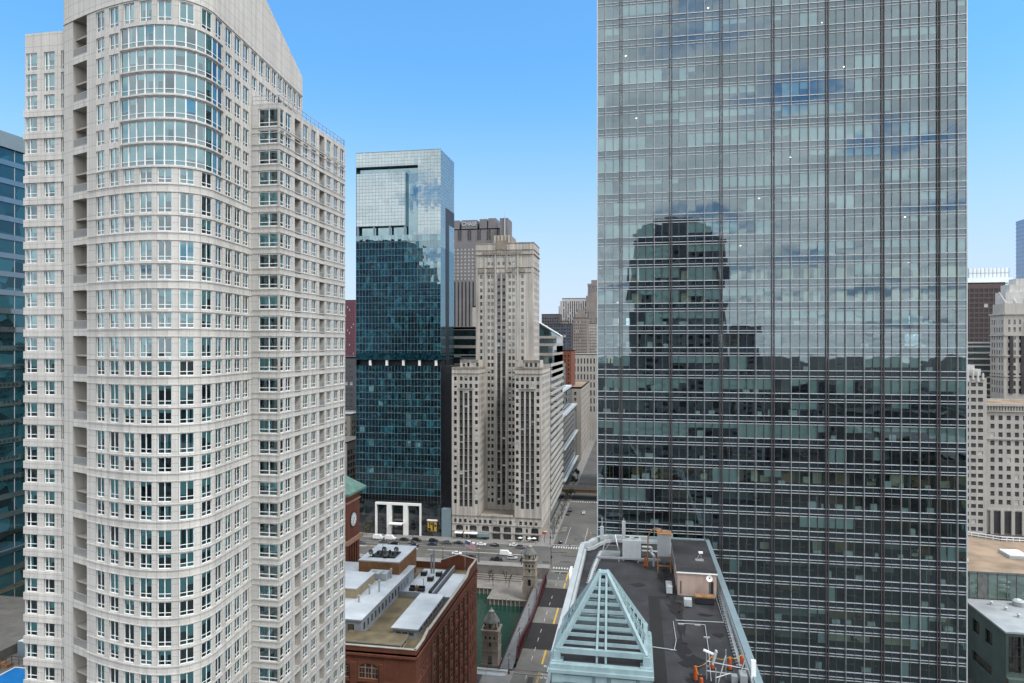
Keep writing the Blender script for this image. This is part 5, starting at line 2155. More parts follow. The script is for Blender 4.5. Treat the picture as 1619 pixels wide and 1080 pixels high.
bar = barrel()
note(bar)
BL = [((6.15, 72.8), 'nearest tall orange barrel left of the antenna frame'), ((8.15, 75.7), 'orange barrel behind the slanting antenna panel'), ((9.95, 75.8), 'orange barrel to the left of the long grey cable tray end'),
      ((11.3, 76.6), 'orange barrel against the right parapet'), ((6.6, 71.2), 'low orange barrel at the bottom edge in front of the rope')]
for i, (q, lb) in enumerate(BL):
    if i == 0:
        bar.location = (q[0], q[1], QZ)
        bar['label'] = lb
        bar.scale = (.75, .75, 1.4)
    else:
        o = dup(bar, lb, (q[0], q[1], QZ), 0)
        o.scale = (.78, .78, 1.0 if i == 4 else 1.2)
v = MB()
for (a, d) in (((6.15, 72.8), (8.15, 75.7)), ((8.15, 75.7), (9.95, 75.8)), ((9.95, 75.8), (11.3, 76.6)), ((6.15, 72.8), (6.6, 71.2))):
    pts = []
    for k in range(9):
        t = k / 8
        pts.append((a[0] + (d[0] - a[0]) * t, a[1] + (d[1] - a[1]) * t, QZ + 1.4 - .35 * math.sin(math.pi * t)))
    v.tube(pts, .03, 5)
solo('warning_rope', v, ['yellow'], 'yellow rope hanging between the orange barrels', 'rope')
u = thing('antenna_frame', 'scaffold of grey poles carrying antennas at the near end of the black roof', 'antenna frame', (9.3, 73.2, QZ), local=True)
v = MB()
for a, d in (((-2, 0, 0), (-2, 0, 2.8)), ((0, .6, 0), (0, .6, 3.0)), ((1.9, .4, 0), (1.9, .4, 2.9)), ((-2, 0, 1.9), (2.2, .4, 1.2)), ((-2, 0, .9), (1.9, .4, .5)), ((-.9, -.6, 0), (0, .6, 2.4)), ((.9, -.6, 0), (1.9, .4, 2.2)), ((-1.3, -2, 0), (-1.3, -2, 2.2)), ((-1.3, -2, 1.2), (.2, -1.2, 1.4))):
    v.cyl(a, d, .06, .06, 6)
v.build('pole', ['galv'], u)
v = MB()
v.box(1.2, 1.9, -1.2, .2, .1, 1.2)
v.box(.4, 1.0, -.8, -.1, .1, .9)
v.build('cabinet', ['galv'], u)
v = MB()
v.beam((-1.4, .1, 1.6), (-1.0, .1, 3.0), .5, .2)
v.build('antenna_panel', ['hvac'], u)
v = MB()
v.box(2.3, 2.75, -.9, -.6, .4, 2.7)
v.build('antenna_panel', ['white'], u)
v = MB()
v.beam((-2.3, .1, 3.0), (-1.2, .1, 2.6), .18, .18)
v.build('antenna_panel', ['white'], u)
# two white antenna panels hung on the left parapet
for y, lb in ((99.5, 'white antenna panel hung outside the left parapet behind the pyramid'), ):
    v = MB()
    v.box(-.14, .14, -1.3, 1.3, -1.5, 1.1)
    v.beam((.15, -.6, -.2), (.9, -.6, -.2), .08, .08)
    v.beam((.15, .6, -.2), (.9, .6, -.2), .08, .08)
    solo('panel_antenna', v, ['white'], lb, 'antenna', (-9.2, y, 66.0), 'rooftop panel antennas')


# ================================================================== limestone court tower
LW = thing('limestone_tower', 'pale limestone tower with two projecting wings round a deep front court', 'office tower', (-69, 365, 0))
rng = random.Random(17)
items, T = [], {}
LM = ['bronze', 'stone_win', 'roller']


def sash(w, h, blind, sp=0.0):
    """stone building window: dark sash, drawn or half drawn shade; sp = height of dark spandrel panel hung below"""
    mb = MB()
    x0, x1 = -w / 2, w / 2
    mb.box(x0, x0 + .09, -.02, .05, 0, h)
    mb.box(x1 - .09, x1, -.02, .05, 0, h)
    mb.box(x0 + .09, x1 - .09, -.02, .05, h * .5 - .05, h * .5 + .05)
    mb.box(x0 + .09, x1 - .09, -.02, .05, h - .1, h)
    mb.box(x0 + .09, x1 - .09, -.02, .05, 0, .1)
    zb = h - .1 - (h - .2) * blind
    if blind < 1:
        mb.face([(x0, .03, 0), (x1, .03, 0), (x1, .03, zb), (x0, .03, zb)], 1)
    if blind > 0:
        mb.face([(x0, .03, zb), (x1, .03, zb), (x1, .03, h), (x0, .03, h)], 2)
    if sp:
        mb.box(x0, x1, -.04, .05, -sp, 0)
    return mb


for v, bl in enumerate((0, 0, 0, 0, .3, .5, 1)):
    T[('s', v)] = sash(1.55, 2.05, bl)
    T[('n', v)] = sash(1.3, 2.05, bl)
    T[('p', v)] = sash(1.7, 2.25, bl, 1.45)


def stone(path, cols, rows, hol, kind, w, h, dep=.35, sp=0, bw=(7, 6, 6, 5, 1.5, 1.2, .8)):
    for z in rows:
        for s in cols:
            hol.append((s - w / 2, s + w / 2, z - sp, z + h, dep))
            v = rng.choices(range(7), bw)[0]
            x, y, nx, ny = path.at(s)
            items.append(((kind, v), x - nx * (dep - .08), y - ny * (dep - .08), z, ang(nx, ny), w * (h + sp)))


b = MB()
PIT = 3.72
rows_all = [81.9 - PIT * k - 1.0 for k in range(0, 19)]  # wing storeys, top down
WX = [(-92.9, -78.5), (-60.0, -46.2)]
YF, YC = 341.0, 355.8
PODT = 11.9
wingtop = 87.3
for (x0, x1), cols, ctr in ((WX[0], (-90.47, -82.3), (-87.6, -85.0, -82.3)), (WX[1], (-59.0, -48.5), (-56.5, -53.9, -51.3))):
    P = Path([(x0, YF), (x1, YF)])
    hol = []
    if x0 < -80:
        ends, ctr = (1.9, 13.0), (5.0, 7.5, 10.0)
    else:
        ends, ctr = (1.35, 11.9), (3.95, 6.55, 9.15)
    stone(P, ends, rows_all[:-1], hol, 's', 1.45, 2.05)
    stone(P, ctr, [rows_all[0], rows_all[1]], hol, 's', 1.45, 2.05)
    stone(P, ctr, rows_all[2:5], hol, 'p', 1.7, 2.25, .45, 1.45)
    stone(P, ctr, rows_all[5:11], hol, 'p', 1.7, 2.25, .45, 1.45)
    stone(P, ctr, rows_all[11:18], hol, 'p', 1.7, 2.25, .45, 1.45)
    facade(b, P, 0, P.len, PODT, wingtop, hol, .35, 0)
    ledge(b, P, 0, P.len, 84.4, .35, .3, 1)
    ledge(b, P, 0, P.len, 86.9, .4, .25, 1)
    ledge(b, P, ctr[0] - 1.5, ctr[2] + 1.5, rows_all[1] - .45, .25, .5, 1)
    # sides of the wings
    W = Path([(x1, YF), (x1, YC if x0 < -80 else 377)])
    hol = []
    if x0 < -80:
        stone(W, (2.4, 5.6, 8.8, 12.0), rows_all[:-1], hol, 's', 1.45, 2.05)
    else:
        stone(W, [2.2 + 2.75 * k for k in range(13)], rows_all[:-1], hol, 's', 1.45, 2.05)
    facade(b, W, 0, W.len, PODT, wingtop, hol, .35, 0)
    ledge(b, W, 0, W.len, 84.4, .35, .3, 1)
    ledge(b, W, 0, W.len, 86.9, .4, .25, 1)
    E_ = Path([(x0, 377 if x0 < -80 else YC), (x0, YF)])
    hol = []
    if x0 > -80:
        stone(E_, (2.8, 6.0, 9.2, 12.4), rows_all[:-1], hol, 's', 1.45, 2.05)
    facade(b, E_, 0, E_.len, PODT, wingtop, hol, .35, 0)
    b.box(x0 + .6, x1 - .6, YF + .6, 376, PODT, wingtop - .3, 2)
    b.box(x0, x1, 376.5, 377, PODT, wingtop, 0)
    b.ring([(x0, YF), (x1, YF), (x1, YC), (x0, YC)], wingtop, wingtop + .5, .5, 1)
    # attic storey
    ax0, ax1 = x0 + 3.6, x1 - 1.2
    A = Path([(ax0, YF + 3.2), (ax1, YF + 3.2)])
    hol = []
    stone(A, [2 + 2.4 * k for k in range(int((ax1 - ax0 - 2) / 2.4) + 1)], [88.0], hol, 'n', 1.3, 2.05)
    facade(b, A, 0, A.len, wingtop - .5, 91.4, hol, .3, 0)
    for q in (Path([(ax1, YF + 3.2), (ax1, YC + .2)]), Path([(ax0, YC + .2), (ax0, YF + 3.2)])):
        facade(b, q, 0, q.len, wingtop - .5, 91.4, [], .3, 0)
    b.face([(ax0, YF + 3.2, 91.3), (ax1, YF + 3.2, 91.3), (ax1, YC + .2, 91.3), (ax0, YC + .2, 91.3)], 1)
    ledge(b, A, 0, A.len, 91.0, .5, .25, 1)
    ledge(b, A, 0, A.len, 90.3, .25, .12, 1)
# central tower
TXC0, TXC1, TTOP = -83.7, -52.4, 153.4
C = Path([(TXC0, YC), (TXC1, YC)])
hol = []
trow = [145.2 - 3.6 * k for k in range(0, 37)]
trow_hi = [z for z in trow if z > PODT + 2]
off = -TXC0


def cx(*xs):
    return [x + off for x in xs]


lowb = [z for z in trow_hi if z < 139]
stone(C, cx(-80.7), [z for z in lowb if z > 88], hol, 'n', 1.3, 2.05)
stone(C, cx(-76.6, -74.6), lowb, hol, 'n', 1.3, 2.05)
stone(C, cx(-71.16, -68.48), [z for z in trow_hi if z < 137.5], hol, 'p', 1.7, 2.25, .45, 1.3)
stone(C, cx(-65.2, -63.2), lowb, hol, 'n', 1.3, 2.05)
stone(C, cx(-58.4), [z for z in lowb if z > 88], hol, 'n', 1.3, 2.05)
stone(C, cx(-76.6, -74.6, -71.16, -68.48, -65.2, -63.2), [z for z in trow_hi if 139 < z < 144], hol, 'n', 1.25, 1.7, bw=(2, 1, 1, 1, 2, 2, 5))
stone(C, cx(-78.2, -75.8, -73.4, -71, -68.6, -66.2, -63.8, -61.2), [145.6], hol, 'n', 1.2, 1.3, bw=(1, 1, 1, 1, 2, 2, 5))
b2 = MB()
facade(b, C, 0, C.len, PODT, TTOP, [h for h in hol if h[2] > PODT], .35, 0)
CW = Path([(TXC1, YC), (TXC1, 377)])
hol = []
stone(CW, [3 + 3.2 * k for k in range(6)], [z for z in trow if 88 < z < 144], hol, 'n', 1.3, 2.05)
facade(b, CW, 0, CW.len, 80, TTOP, hol, .35, 0)
CE = Path([(TXC0, 377), (TXC0, YC)])
facade(b, CE, 0, CE.len, 80, TTOP, [], .35, 0)
b.box(TXC0 + .6, TXC1 - .6, YC + .6, 376.4, PODT, TTOP - .5, 2)
b.face([(TXC0, 377, 80), (TXC1, 377, 80), (TXC1, 377, TTOP), (TXC0, 377, TTOP)][::-1], 0)
for z, h, o in ((TTOP - .6, .6, .15), (149.3, .4, .3), (146.9, .35, .55), (140.0, .3, .3), (137.3, .3, .2)):
    ledge(b, C, 0, C.len, z, h, o, 1)
    ledge(b, CW, 0, CW.len, z, h, o, 1)
# piers, pilaster strips and carved corbels of the crown
for x, w_, d_, z0, z1 in ((-83.0, 1.0, .25, PODT, 149), (-72.9, .9, .35, PODT, 147), (-66.9, .9, .35, PODT, 147), (-69.8, .5, .3, PODT, 139), (-60.9, 1.0, .3, 91, 147), (-53.0, 1.2, .25, 91, 149), (-78.6, .8, .25, PODT, 146)):
    b.box(x - w_ / 2, x + w_ / 2, YC - d_, YC, z0, z1, 0)
for k in range(16):
    x = -79.5 + k * 1.35
    b.box(x - .3, x + .3, YC - .5, YC, 147.2, 148.6, 1)
for x in (-80.5, -75.5, -65.5, -58.5):
    b.box(x - 1.5, x + 1.5, YC - .6, YC, 137.6, 139.2, 1)
b.box(-74.6, -65.0, YC + 1, 374, TTOP - .2, 157.6, 1)
for k in range(5):
    b.box(-73.8 + k * 1.9, -73.0 + k * 1.9, YC + .7, YC + 1, 150, 157.4, 0)
b.box(-72.8, -66.9, YC - .35, YC + .2, 149.8, 154.6, 1)
b.face([(TXC0, YC, TTOP - .1), (TXC1, YC, TTOP - .1), (TXC1, 377, TTOP - .1), (TXC0, 377, TTOP - .1)], 1)
# podium
Pd = Path([(-92.9, YF), (-46.2, YF)])
hol = []
poff = 92.9
stone(Pd, [1.9 + 2.62 * k for k in range(17)], [8.0], hol, 's', 1.4, 1.9)
PM = [-88.8, -81.6, -75.2, -69.4, -63.8, -57.9, -49.7]
for x in PM:
    s = x + poff
    hol.append((s - 1.9, s + 1.9, 3.9, 6.3, .5))
    hol.append((s - 1.5, s + 1.5, 6.3, 6.7, .5))
    hol.append((s - 2.0, s + 2.0, .2, 3.0, .7))
for x in (-85.0, -53.8):
    s = x + poff
    hol.append((s - .6, s + .6, 4.2, 6.2, .5))
    hol.append((s - .6, s + .6, .3, 2.7, .5))
facade(b, Pd, 0, Pd.len, 0, PODT, hol, .4, 0)
for z, h, o in ((PODT - .5, .5, .25), (7.1, .3, .2), (3.2, .35, .2)):
    ledge(b, Pd, 0, Pd.len, z, h, o, 1)
PW = Path([(-46.2, YF), (-46.2, 377)])
hol = []
stone(PW, [2.2 + 2.75 * k for k in range(13)], [8.0], hol, 's', 1.4, 1.9)
for k in range(7):
    hol.append((2.2 + 5 * k, 5.2 + 5 * k, .3, 6.2, .6))
facade(b, PW, 0, PW.len, 0, PODT, hol, .4, 0)
PE = Path([(-92.9, 377), (-92.9, YF)])
facade(b, PE, 0, PE.len, 0, PODT, [], .4, 0)
b.box(-92.3, -46.8, YF + .75, 376, 0.1, PODT - .3, 2)
b.face([(-78.5, YF, PODT - .05), (-60, YF, PODT - .05), (-60, YC, PODT - .05), (-78.5, YC, PODT - .05)], 1)
b.box(-77.5, -61, YF + .1, YF + .5, PODT, PODT + .8, 0)
b.build('wall', ['limestone', 'limestone_old', 'stone_win'], LW)
place(LW, items, T, LM)
a = MB()
a.box(-91.0, -86.9, YF - 2.8, YF, 3.0, 3.35, 0)
a.box(-86.0, -79.0, YF - 2.8, YF, 3.0, 3.35, 0)
a.build('entrance_canopy', ['white'], LW)
a = MB()
a.box(-78.8, -73, YF - 2.2, YF, 1.6, 3.2, 0)
a.build('pavement_cafe_screen', ['hotel_line'], LW)
a = MB()
for x in PM:
    a.box(x - 2.0, x + 2.0, YF - .7, YF + .1, 2.7, 3.05, 0)
a.build('shop_awning', ['black'], LW)

# ================================================================== glass hotel tower
M['sill_grey'] = mat('sill_grey', (0.1, 0.13, 0.13), .6, .3, .2)
M['lit_room'] = darkglass('pale_blind_behind_glass', (0.07, 0.16, 0.19), .1, var=.7, vscale=.2)
HT = thing('glass_hotel_tower', 'blue green mirror glass tower with a notched pale upper part and white framed entrance', 'hotel tower', (-121, 355, 0))
rng = random.Random(31)
HX0, HX1, HY0, HY1, HZT = -145.2, -98.8, 341.0, 367.6, 200.5
FH = 3.55
NX = 26
hx = [HX0 + (HX1 - HX0) * k / NX for k in range(NX + 1)]
HM = ['hotel_glass', 'hotel_sky', 'hotel_line', 'hotel_mid', 'hotel_deep']
b = MB()
LZ = 156.7


def panes(mb, x0, x1, y, z0, z1, mi, fh=FH, n=None, tilt=.005, multi=False):
    n = n or max(1, round((x1 - x0) / 1.78))
    m_ = max(1, round((z1 - z0) / fh))
    for i in range(n):
        for j in range(m_):
            a0, a1 = x0 + (x1 - x0) * i / n, x0 + (x1 - x0) * (i + 1) / n
            c0, c1 = z0 + (z1 - z0) * j / m_, z0 + (z1 - z0) * (j + 1) / m_
            t1, t2 = rng.gauss(0, tilt), rng.gauss(0, tilt)
            mb.face([(a0, y + t1, c0), (a1, y - t1, c0), (a1, y - t1 + t2, c1), (a0, y + t1 + t2, c1)], rng.choice((0, 0, 0, 3, 4, 4, 4)) if mi == 0 and multi else mi)


def panesx(mb, y0, y1, x, z0, z1, mi, fh=FH, tilt=.0025):
    n = max(1, round((y1 - y0) / 1.78))
    m_ = max(1, round((z1 - z0) / fh))
    for i in range(n):
        for j in range(m_):
            a0, a1 = y0 + (y1 - y0) * i / n, y0 + (y1 - y0) * (i + 1) / n
            c0, c1 = z0 + (z1 - z0) * j / m_, z0 + (z1 - z0) * (j + 1) / m_
            t1, t2 = rng.gauss(0, tilt), rng.gauss(0, tilt)
            mb.face([(x + t1, a0, c0), (x - t1, a1, c0), (x - t1 + t2, a1, c1), (x + t1 + t2, a0, c1)], mi)


SX0_, SX1_ = -118.0, -111.0  # vertical slot
up = MB()
panes(up, HX0, HX1, HY0, 193.0, HZT, 1)
panes(up, SX1_, HX1, HY0, LZ, 193.0, 1)
pj = MB()
panes(pj, HX0, SX0_, HY0 + .3, 161.8, 189.5, 1)
pj.build('projecting_bay', HM, HT)
panesx(up, HY0, HY1, HX1, 150, HZT, 1)
up.build('curtain_wall', HM, HT)
dk = MB()
panes(dk, HX0, SX1_, HY0 + 3.0, LZ, 193.0, 0)
dk.box(HX0, SX1_, HY0 + .02, HY0 + 3.0, 192.9, 193.0, 2)
dk.box(HX0, SX0_, HY0 + .3, HY0 + 3.0, 161.6, 161.8, 2)
dk.box(HX0, SX0_, HY0 + .3, HY0 + 3, 189.5, 189.6, 2)
dk.face([(SX0_, HY0 + .3, 161.8), (SX0_, HY0 + 3, 161.8), (SX0_, HY0 + 3, 189.5), (SX0_, HY0 + .3, 189.5)], 0)
dk.face([(SX1_, HY0, LZ), (SX1_, HY0 + 3, LZ), (SX1_, HY0 + 3, 193), (SX1_, HY0, 193)], 1)
for x in (-144.4, -135.4, -126.6, -118.4):
    dk.box(x - .45, x + .45, HY0 + .4, HY0 + 1.3, LZ, 161.7, 2)
dk.box(HX0, SX1_, HY0 + .02, HY0 + 3.0, LZ - .1, LZ, 2)
dk.build('recessed_slot', HM, HT)
# lower body: storeys of glass, the largest bays their own windows
cand = []
zz = []
z = LZ - FH
while z > 95:
    zz.append((z, z + FH))
    z -= FH
z = 88.4 - FH
zl = []
while z > 17.5:
    zl.append((z, z + FH))
    z -= FH
HXL = -93.4  # the dark lower body is a little wider
cnt = 0
bays_ = [(HX0 + (HX1 - HX0) * k / 6, HX0 + (HX1 - HX0) * (k + 1) / 6) for k in range(6)]
restm = MB()
for (za, zb) in zz + zl:
    for (xa, xb) in bays_:
        w = MB()
        panes(w, xa, xb, HY0, za, zb, 0, multi=True)
        if 100 > cnt and zb < 140:
            w.build('window', HM, HT)
            cnt += 1
        else:
            restm.merge(w, Matrix())
panesx(restm, HY0, HY1, HX1, 95, 150, 0)
restm.box(HX0, HX1, HY0 + .01, HY1, zz[-1][0] - 5, zz[-1][0], 0)
restm.build('window_field', HM, HT, 'stuff')
k = MB()
k.box(HX1 - 2.8, HXL, HY0 + 3.5, HY1 + 6, 2, 88.2, 0)
k.box(HX1 - .02, HX1 + .12, HY0 + 9.5, HY0 + 16.0, 88, 172, 0)
k.box(HX1 - .01, HX1 + .1, HY0 + 16, HY1, 164, 172, 0)
k.box(HX0, HX1, HY1 - .2, HY1, 0, HZT, 0)
k.box(HX0, HX0 + .1, HY0 + .1, HY1, 0, HZT, 0)
k.box(HX0 + .3, HX1 - .3, HY0 + 6, HY1 - .5, 2, HZT - 1, 0)
k.face([(HX0, HY0, HZT - .4), (HX1, HY0, HZT - .4), (HX1, HY1, HZT - .4), (HX0, HY1, HZT - .4)], 0)
k.box(HX0 + .5, HX1 - .5, HY0 + 2.5, HY0 + 6, 88, zz[-1][0], 0)
k.build('dark_core', ['black'], HT)
k = MB()
for x in (-137.5, -128.3, -119.2, -110.4, -101.5):
    k.box(x - .6, x + .6, HY0 + .3, HY0 + 1.4, 88.4, zz[-1][0] - .2, 0)
k.build('mechanical_storey', ['white_stone'], HT)
g = MB()
for (za, zb) in zz + zl:
    g.box(HX0, HX1, HY0 - .05, HY0 + .02, za - .06, za + .06, 0)
j = 0
for x in hx:
    g.box(x - .04, x + .04, HY0 - .06, HY0 - .008, 95, LZ, 0)
    g.box(x - .04, x + .04, HY0 - .06, HY0 - .008, 17, 88.3, 0)
    zt = LZ if x > SX1_ - .5 else 193
    g.box(x - .03, x + .03, HY0 - .05, HY0 - .008, zt, HZT, 0)
    if x < SX0_:
        g.box(x - .03, x + .03, HY0 + .23, HY0 + .29, 161.8, 189.5, 0)
z = 161.8
while z < HZT:
    if z < 189.5:
        g.box(HX0, SX0_, HY0 + .22, HY0 + .29, z - .05, z + .05, 0)
    g.box(SX1_, HX1, HY0 - .06, HY0 - .008, z - .05, z + .05, 0)
    g.box(HX1 + .008, HX1 + .06, HY0, HY1, z - .05, z + .05, 0)
    if z > 193:
        g.box(HX0, SX1_, HY0 - .06, HY0 - .008, z - .05, z + .05, 0)
    z += FH / 2
for y in range(1, 15):
    yy = HY0 + (HY1 - HY0) * y / 15
    g.box(HX1 + .008, HX1 + .06, yy - .03, yy + .03, 95, HZT, 0)
g.box(HX0 - .1, HX1 + .1, HY0 - .12, HY0, HZT - .1, HZT + .2, 0)
g.build('mullion_grid', ['hotel_line'], HT)
q = MB()
for (za, zb) in zl:
    if za > 30:
        for kk in range(9):
            xx = HX0 + 2.2 + kk * 5.1
            if rng.random() < .85:
                q.box(xx, xx + 2.6, HY0 - .09, HY0 - .02, za + .12, za + .34, 0)
            if rng.random() < .1:
                q.box(xx, xx + 2.6, HY0 - .06, HY0 - .02, za + .5, zb - .3, 1)
q.build('sill_strip', ['sill_grey', 'lit_room'], HT, 'stuff')
p = MB()
panes(p, HX0, -134.1, HY0, .3, 17.2, 0)
panes(p, -109.2, HX1, HY0, .3, 17.2, 0)
panes(p, -133, -110, HY0 + .6, .3, 16, 0)
p.box(HX0, HX1, HY0 + 1.2, HY1, .1, 17.4, 1)
p.build('lobby_glass', ['stone_win', 'black'], HT)
e = MB()
e.box(-134.2, -109.2, HY0 - .9, HY0 + .6, 15.6, 16.7, 0)
for a, c in ((-134.2, -133.4), (-127.8, -125.3), (-118.8, -116.4), (-110.0, -109.2)):
    e.box(a, c, HY0 - .9, HY0 + .6, 0, 15.6, 0)
e.build('entrance_frame', ['white_stone'], HT)
e = MB()
e.box(-125.6, -118.6, HY0 - 4.5, HY0 - .9, 6.2, 6.7, 0)
e.box(-125.3, -118.9, HY0 - 4.2, HY0 - 1, 5.9, 6.2, 1)
e.build('entrance_canopy', ['white_stone', 'iron'], HT)
e = MB()
e.box(-98.3, -93.3, HY0 - .3, HY0 + 3.4, 0, 14.6, 0)
e.build('grey_pier', ['hotel_line'], HT)
bn = thing('street_banner', 'tall yellow and black banner beside the glass tower entrance', 'banner', (-103.2, HY0 - .6, 0), local=True)
v = MB()
v.box(-2.4, 2.4, -.05, .05, 2.8, 8.0, 0)
v.build('cloth', ['yellow'], bn)
v = MB()
for (a, c, z0, z1) in ((-2.2, -.7, 3.0, 4.6), (.2, 1.0, 3.4, 7.4), (-1.6, -1.0, 5.0, 7.6), (1.3, 2.1, 5.2, 6.4), (-.6, .0, 6.0, 7.2), (-.5, 1.9, 2.95, 3.2)):
    v.box(a, c, -.08, -.055, z0, z1, 0)
v.build('print', ['iron'], bn)
v = MB()
v.box(-2.7, 2.7, -.5, .5, 8.2, 8.8, 0)
v.build('header', ['white'], bn)


# ================================================================== the rest of the city
M['dk_gray'] = mat('grey_granite', (0.145, 0.142, 0.15), 0.8, 0.1, 0.1)
M['rib_dark'] = mat('dark_rib', (0.075, 0.075, 0.085), 0.7, 0.1, 0.1)
M['pale_rib'] = mat('pale_rib', (0.4, 0.385, 0.385), 0.85, 0.06, 0.05)
M['beige'] = mat('beige_masonry', (0.3, 0.275, 0.245), 0.9, 0.12, 0.05, streak=0.15)
M['brown_st'] = mat('brown_grey_masonry', (0.2, 0.178, 0.165), 0.9, 0.15, 0.08, streak=0.2)
M['white_terra'] = mat('white_terracotta', (0.36, 0.345, 0.32), 0.85, 0.1, 0.08, streak=0.14)
M['ornament'] = mat('pale_glazed_ornament', (0.46, 0.46, 0.45), 0.7, 0.12, 0.3, streak=0.2)
M['maroon'] = mat('maroon_frame', (0.11, 0.042, 0.06), 0.7, 0.05)
M['brown_frame'] = mat('brown_steel_frame', (0.085, 0.06, 0.06), 0.6, 0.08)
M['pale_blue_glass'] = darkglass('pale_blue_glass', (0.25, 0.34, 0.38), 0.35, var=0.15)
M['green_glass'] = darkglass('dark_green_glass', (0.012, 0.03, 0.03), 0.2, var=0.5, vscale=.2)
M['blue_glass'] = darkglass('deep_blue_glass', (0.035, 0.055, 0.09), 0.3, (.8, .88, 1.0), 0.02, 0.1, 0.5, 0.1)
M['teal_glass'] = darkglass('teal_office_glass', (0.008, 0.036, 0.046), 0.07, (.4, .72, .82), 0.02, 0.2, 0.9, 0.22)
M['blind_win'] = mat('drawn_shade', (0.42, 0.42, 0.4), 0.9, 0.1)
M['green_front'] = darkglass('green_glass_front', (0.06, 0.1, 0.08), 0.12, var=.4, vscale=.3)
M['tan_roof'] = mat('tan_gravel_roof', (0.22, 0.165, 0.115), 0.95, 0.35, 0.12, fine=0.15)
M['green_roof'] = mat('planted_roof', (0.12, 0.12, 0.04), 0.95, 0.4, 0.2)


def face_paths(x0, x1, y0, y1):
    return {'N': Path([(x0, y0), (x1, y0)]), 'W': Path([(x1, y0), (x1, y1)]), 'S': Path([(x1, y1), (x0, y1)]), 'E': Path([(x0, y1), (x0, y0)])}


def gen(name, label, cat, x0, x1, y0, y1, zt, wall, glass_, roofm='membrane', faces='N', pitch=3.7, bay=3.0, ww=1.5, wh=2.0, z0=4.0, dep=.3, nmax=60,
        strip=False, group=None, base=0.0, parapet=.9, root=None, drawn=0.08, margin=1.2, ztop=None):
    """a building: walls with real window openings on the named sides, each window a part, flat roof behind a parapet"""
    rg = random.Random(hash_s(label))
    t = root or thing(name, label, cat, ((x0 + x1) / 2, (y0 + y1) / 2, base), 0, group)
    b = MB()
    its = []
    P = face_paths(x0, x1, y0, y1)
    zt_ = ztop or zt - 1.6
    for f, p in P.items():
        hol = []
        if f in faces:
            n = max(1, int((p.len - margin) / bay))
            st = (p.len - (n - 1) * bay) / 2
            z = z0
            rows = []
            while z + wh < zt_:
                rows.append(z)
                z += pitch
            for k in range(n):
                s = st + k * bay
                if strip:
                    hol.append((s - ww / 2, s + ww / 2, rows[0], rows[-1] + wh))
                for z in rows:
                    if not strip:
                        hol.append((s - ww / 2, s + ww / 2, z, z + wh))
                    X, Y, nx, ny = p.at(s)
                    its.append((1 if rg.random() < drawn else 0, X - nx * (dep - .03), Y - ny * (dep - .03), z, ang(nx, ny), ww * wh))
        facade(b, p, 0, p.len, base, zt, hol, dep, 0)
    b.box(x0 + dep + .05, x1 - dep - .05, y0 + dep + .05, y1 - dep - .05, base + .1, zt - parapet, 1, 2, skip='b')
    b.ring([(x0, y0), (x1, y0), (x1, y1), (x0, y1)], zt - parapet - .01, zt, .4, 0)
    b.build('wall', [wall, 'rib_dark', roofm], t)
    tm = {}
    for k, g_ in ((0, 1), (1, 2)):
        w = MB()
        w.box(-ww / 2, -ww / 2 + .07, -.03, 0, 0, wh, 0)
        w.box(ww / 2 - .07, ww / 2, -.03, 0, 0, wh, 0)
        w.box(-ww / 2 + .07, ww / 2 - .07, -.03, 0, wh * .5 - .04, wh * .5 + .04, 0)
        w.face([(-ww / 2, 0, 0), (ww / 2, 0, 0), (ww / 2, 0, wh), (-ww / 2, 0, wh)], g_)
        if strip:
            w.box(-ww / 2, ww / 2, -.08, .0, wh, pitch, 0)
        tm[k] = w
    place(t, its, tm, ['rib_dark', glass_, 'blind_win'], nmax=nmax)
    return t


def hash_s(s):
    v = 7
    for c in s:
        v = (v * 31 + ord(c)) % 1000003
    return v


def bands(name, label, cat, x0, x1, y0, y1, zt, bandm, glass_, pitch=3.6, bh=1.3, roofm='membrane', base=0.0, out=.25, mull=0, group=None, mullm='alu'):
    """ribbon-window building: solid storey bands round a glass body"""
    t = thing(name, label, cat, ((x0 + x1) / 2, (y0 + y1) / 2, base), 0, group)
    g = MB()
    g.box(x0, x1, y0, y1, base, zt - .5, 0, 1, skip='b')
    g.build('glass_body', [glass_, roofm], t)
    z = base
    k = 0
    while z < zt - 1:
        q = MB()
        q.ring([(x0 - out, y0 - out), (x1 + out, y0 - out), (x1 + out, y1 + out), (x0 - out, y1 + out)], z, z + bh, out + .1, 0)
        q.build('storey_band', [bandm], t)
        z += pitch
    q = MB()
    q.ring([(x0 - out, y0 - out), (x1 + out, y0 - out), (x1 + out, y1 + out), (x0 - out, y1 + out)], zt - bh, zt, out + .2, 0)
    q.build('parapet', [bandm], t)
    if mull:
        q = MB()
        x = x0
        while x <= x1 + .01:
            q.box(x - .06, x + .06, y0 - .12, y0, base, zt - .5)
            x += mull
        y = y0
        while y <= y1 + .01:
            q.box(x1, x1 + .12, y - .06, y + .06, base, zt - .5)
            q.box(x0 - .12, x0, y - .06, y + .06, base, zt - .5)
            y += mull
        q.build('mullion_grid', [mullm], t)
    return t


# --- left edge: teal glass slab behind the apartment tower
bands('glass_slab', 'dark teal glass office slab at the left edge behind the pale apartment tower', 'office building', -190, -137, 104, 170, 146.2, 'green_glass', 'teal_glass', 4.1, 1.15, 'hvac', mull=9.0)
t = [o for o in bpy.data.objects if o.get('label', '').startswith('dark teal glass office slab')][0]
q = MB()
q.box(-190.5, -136.4, 103.4, 170.5, 143.2, 146.6, 0)
q.build('roof_screen', ['hotel_line'], t)
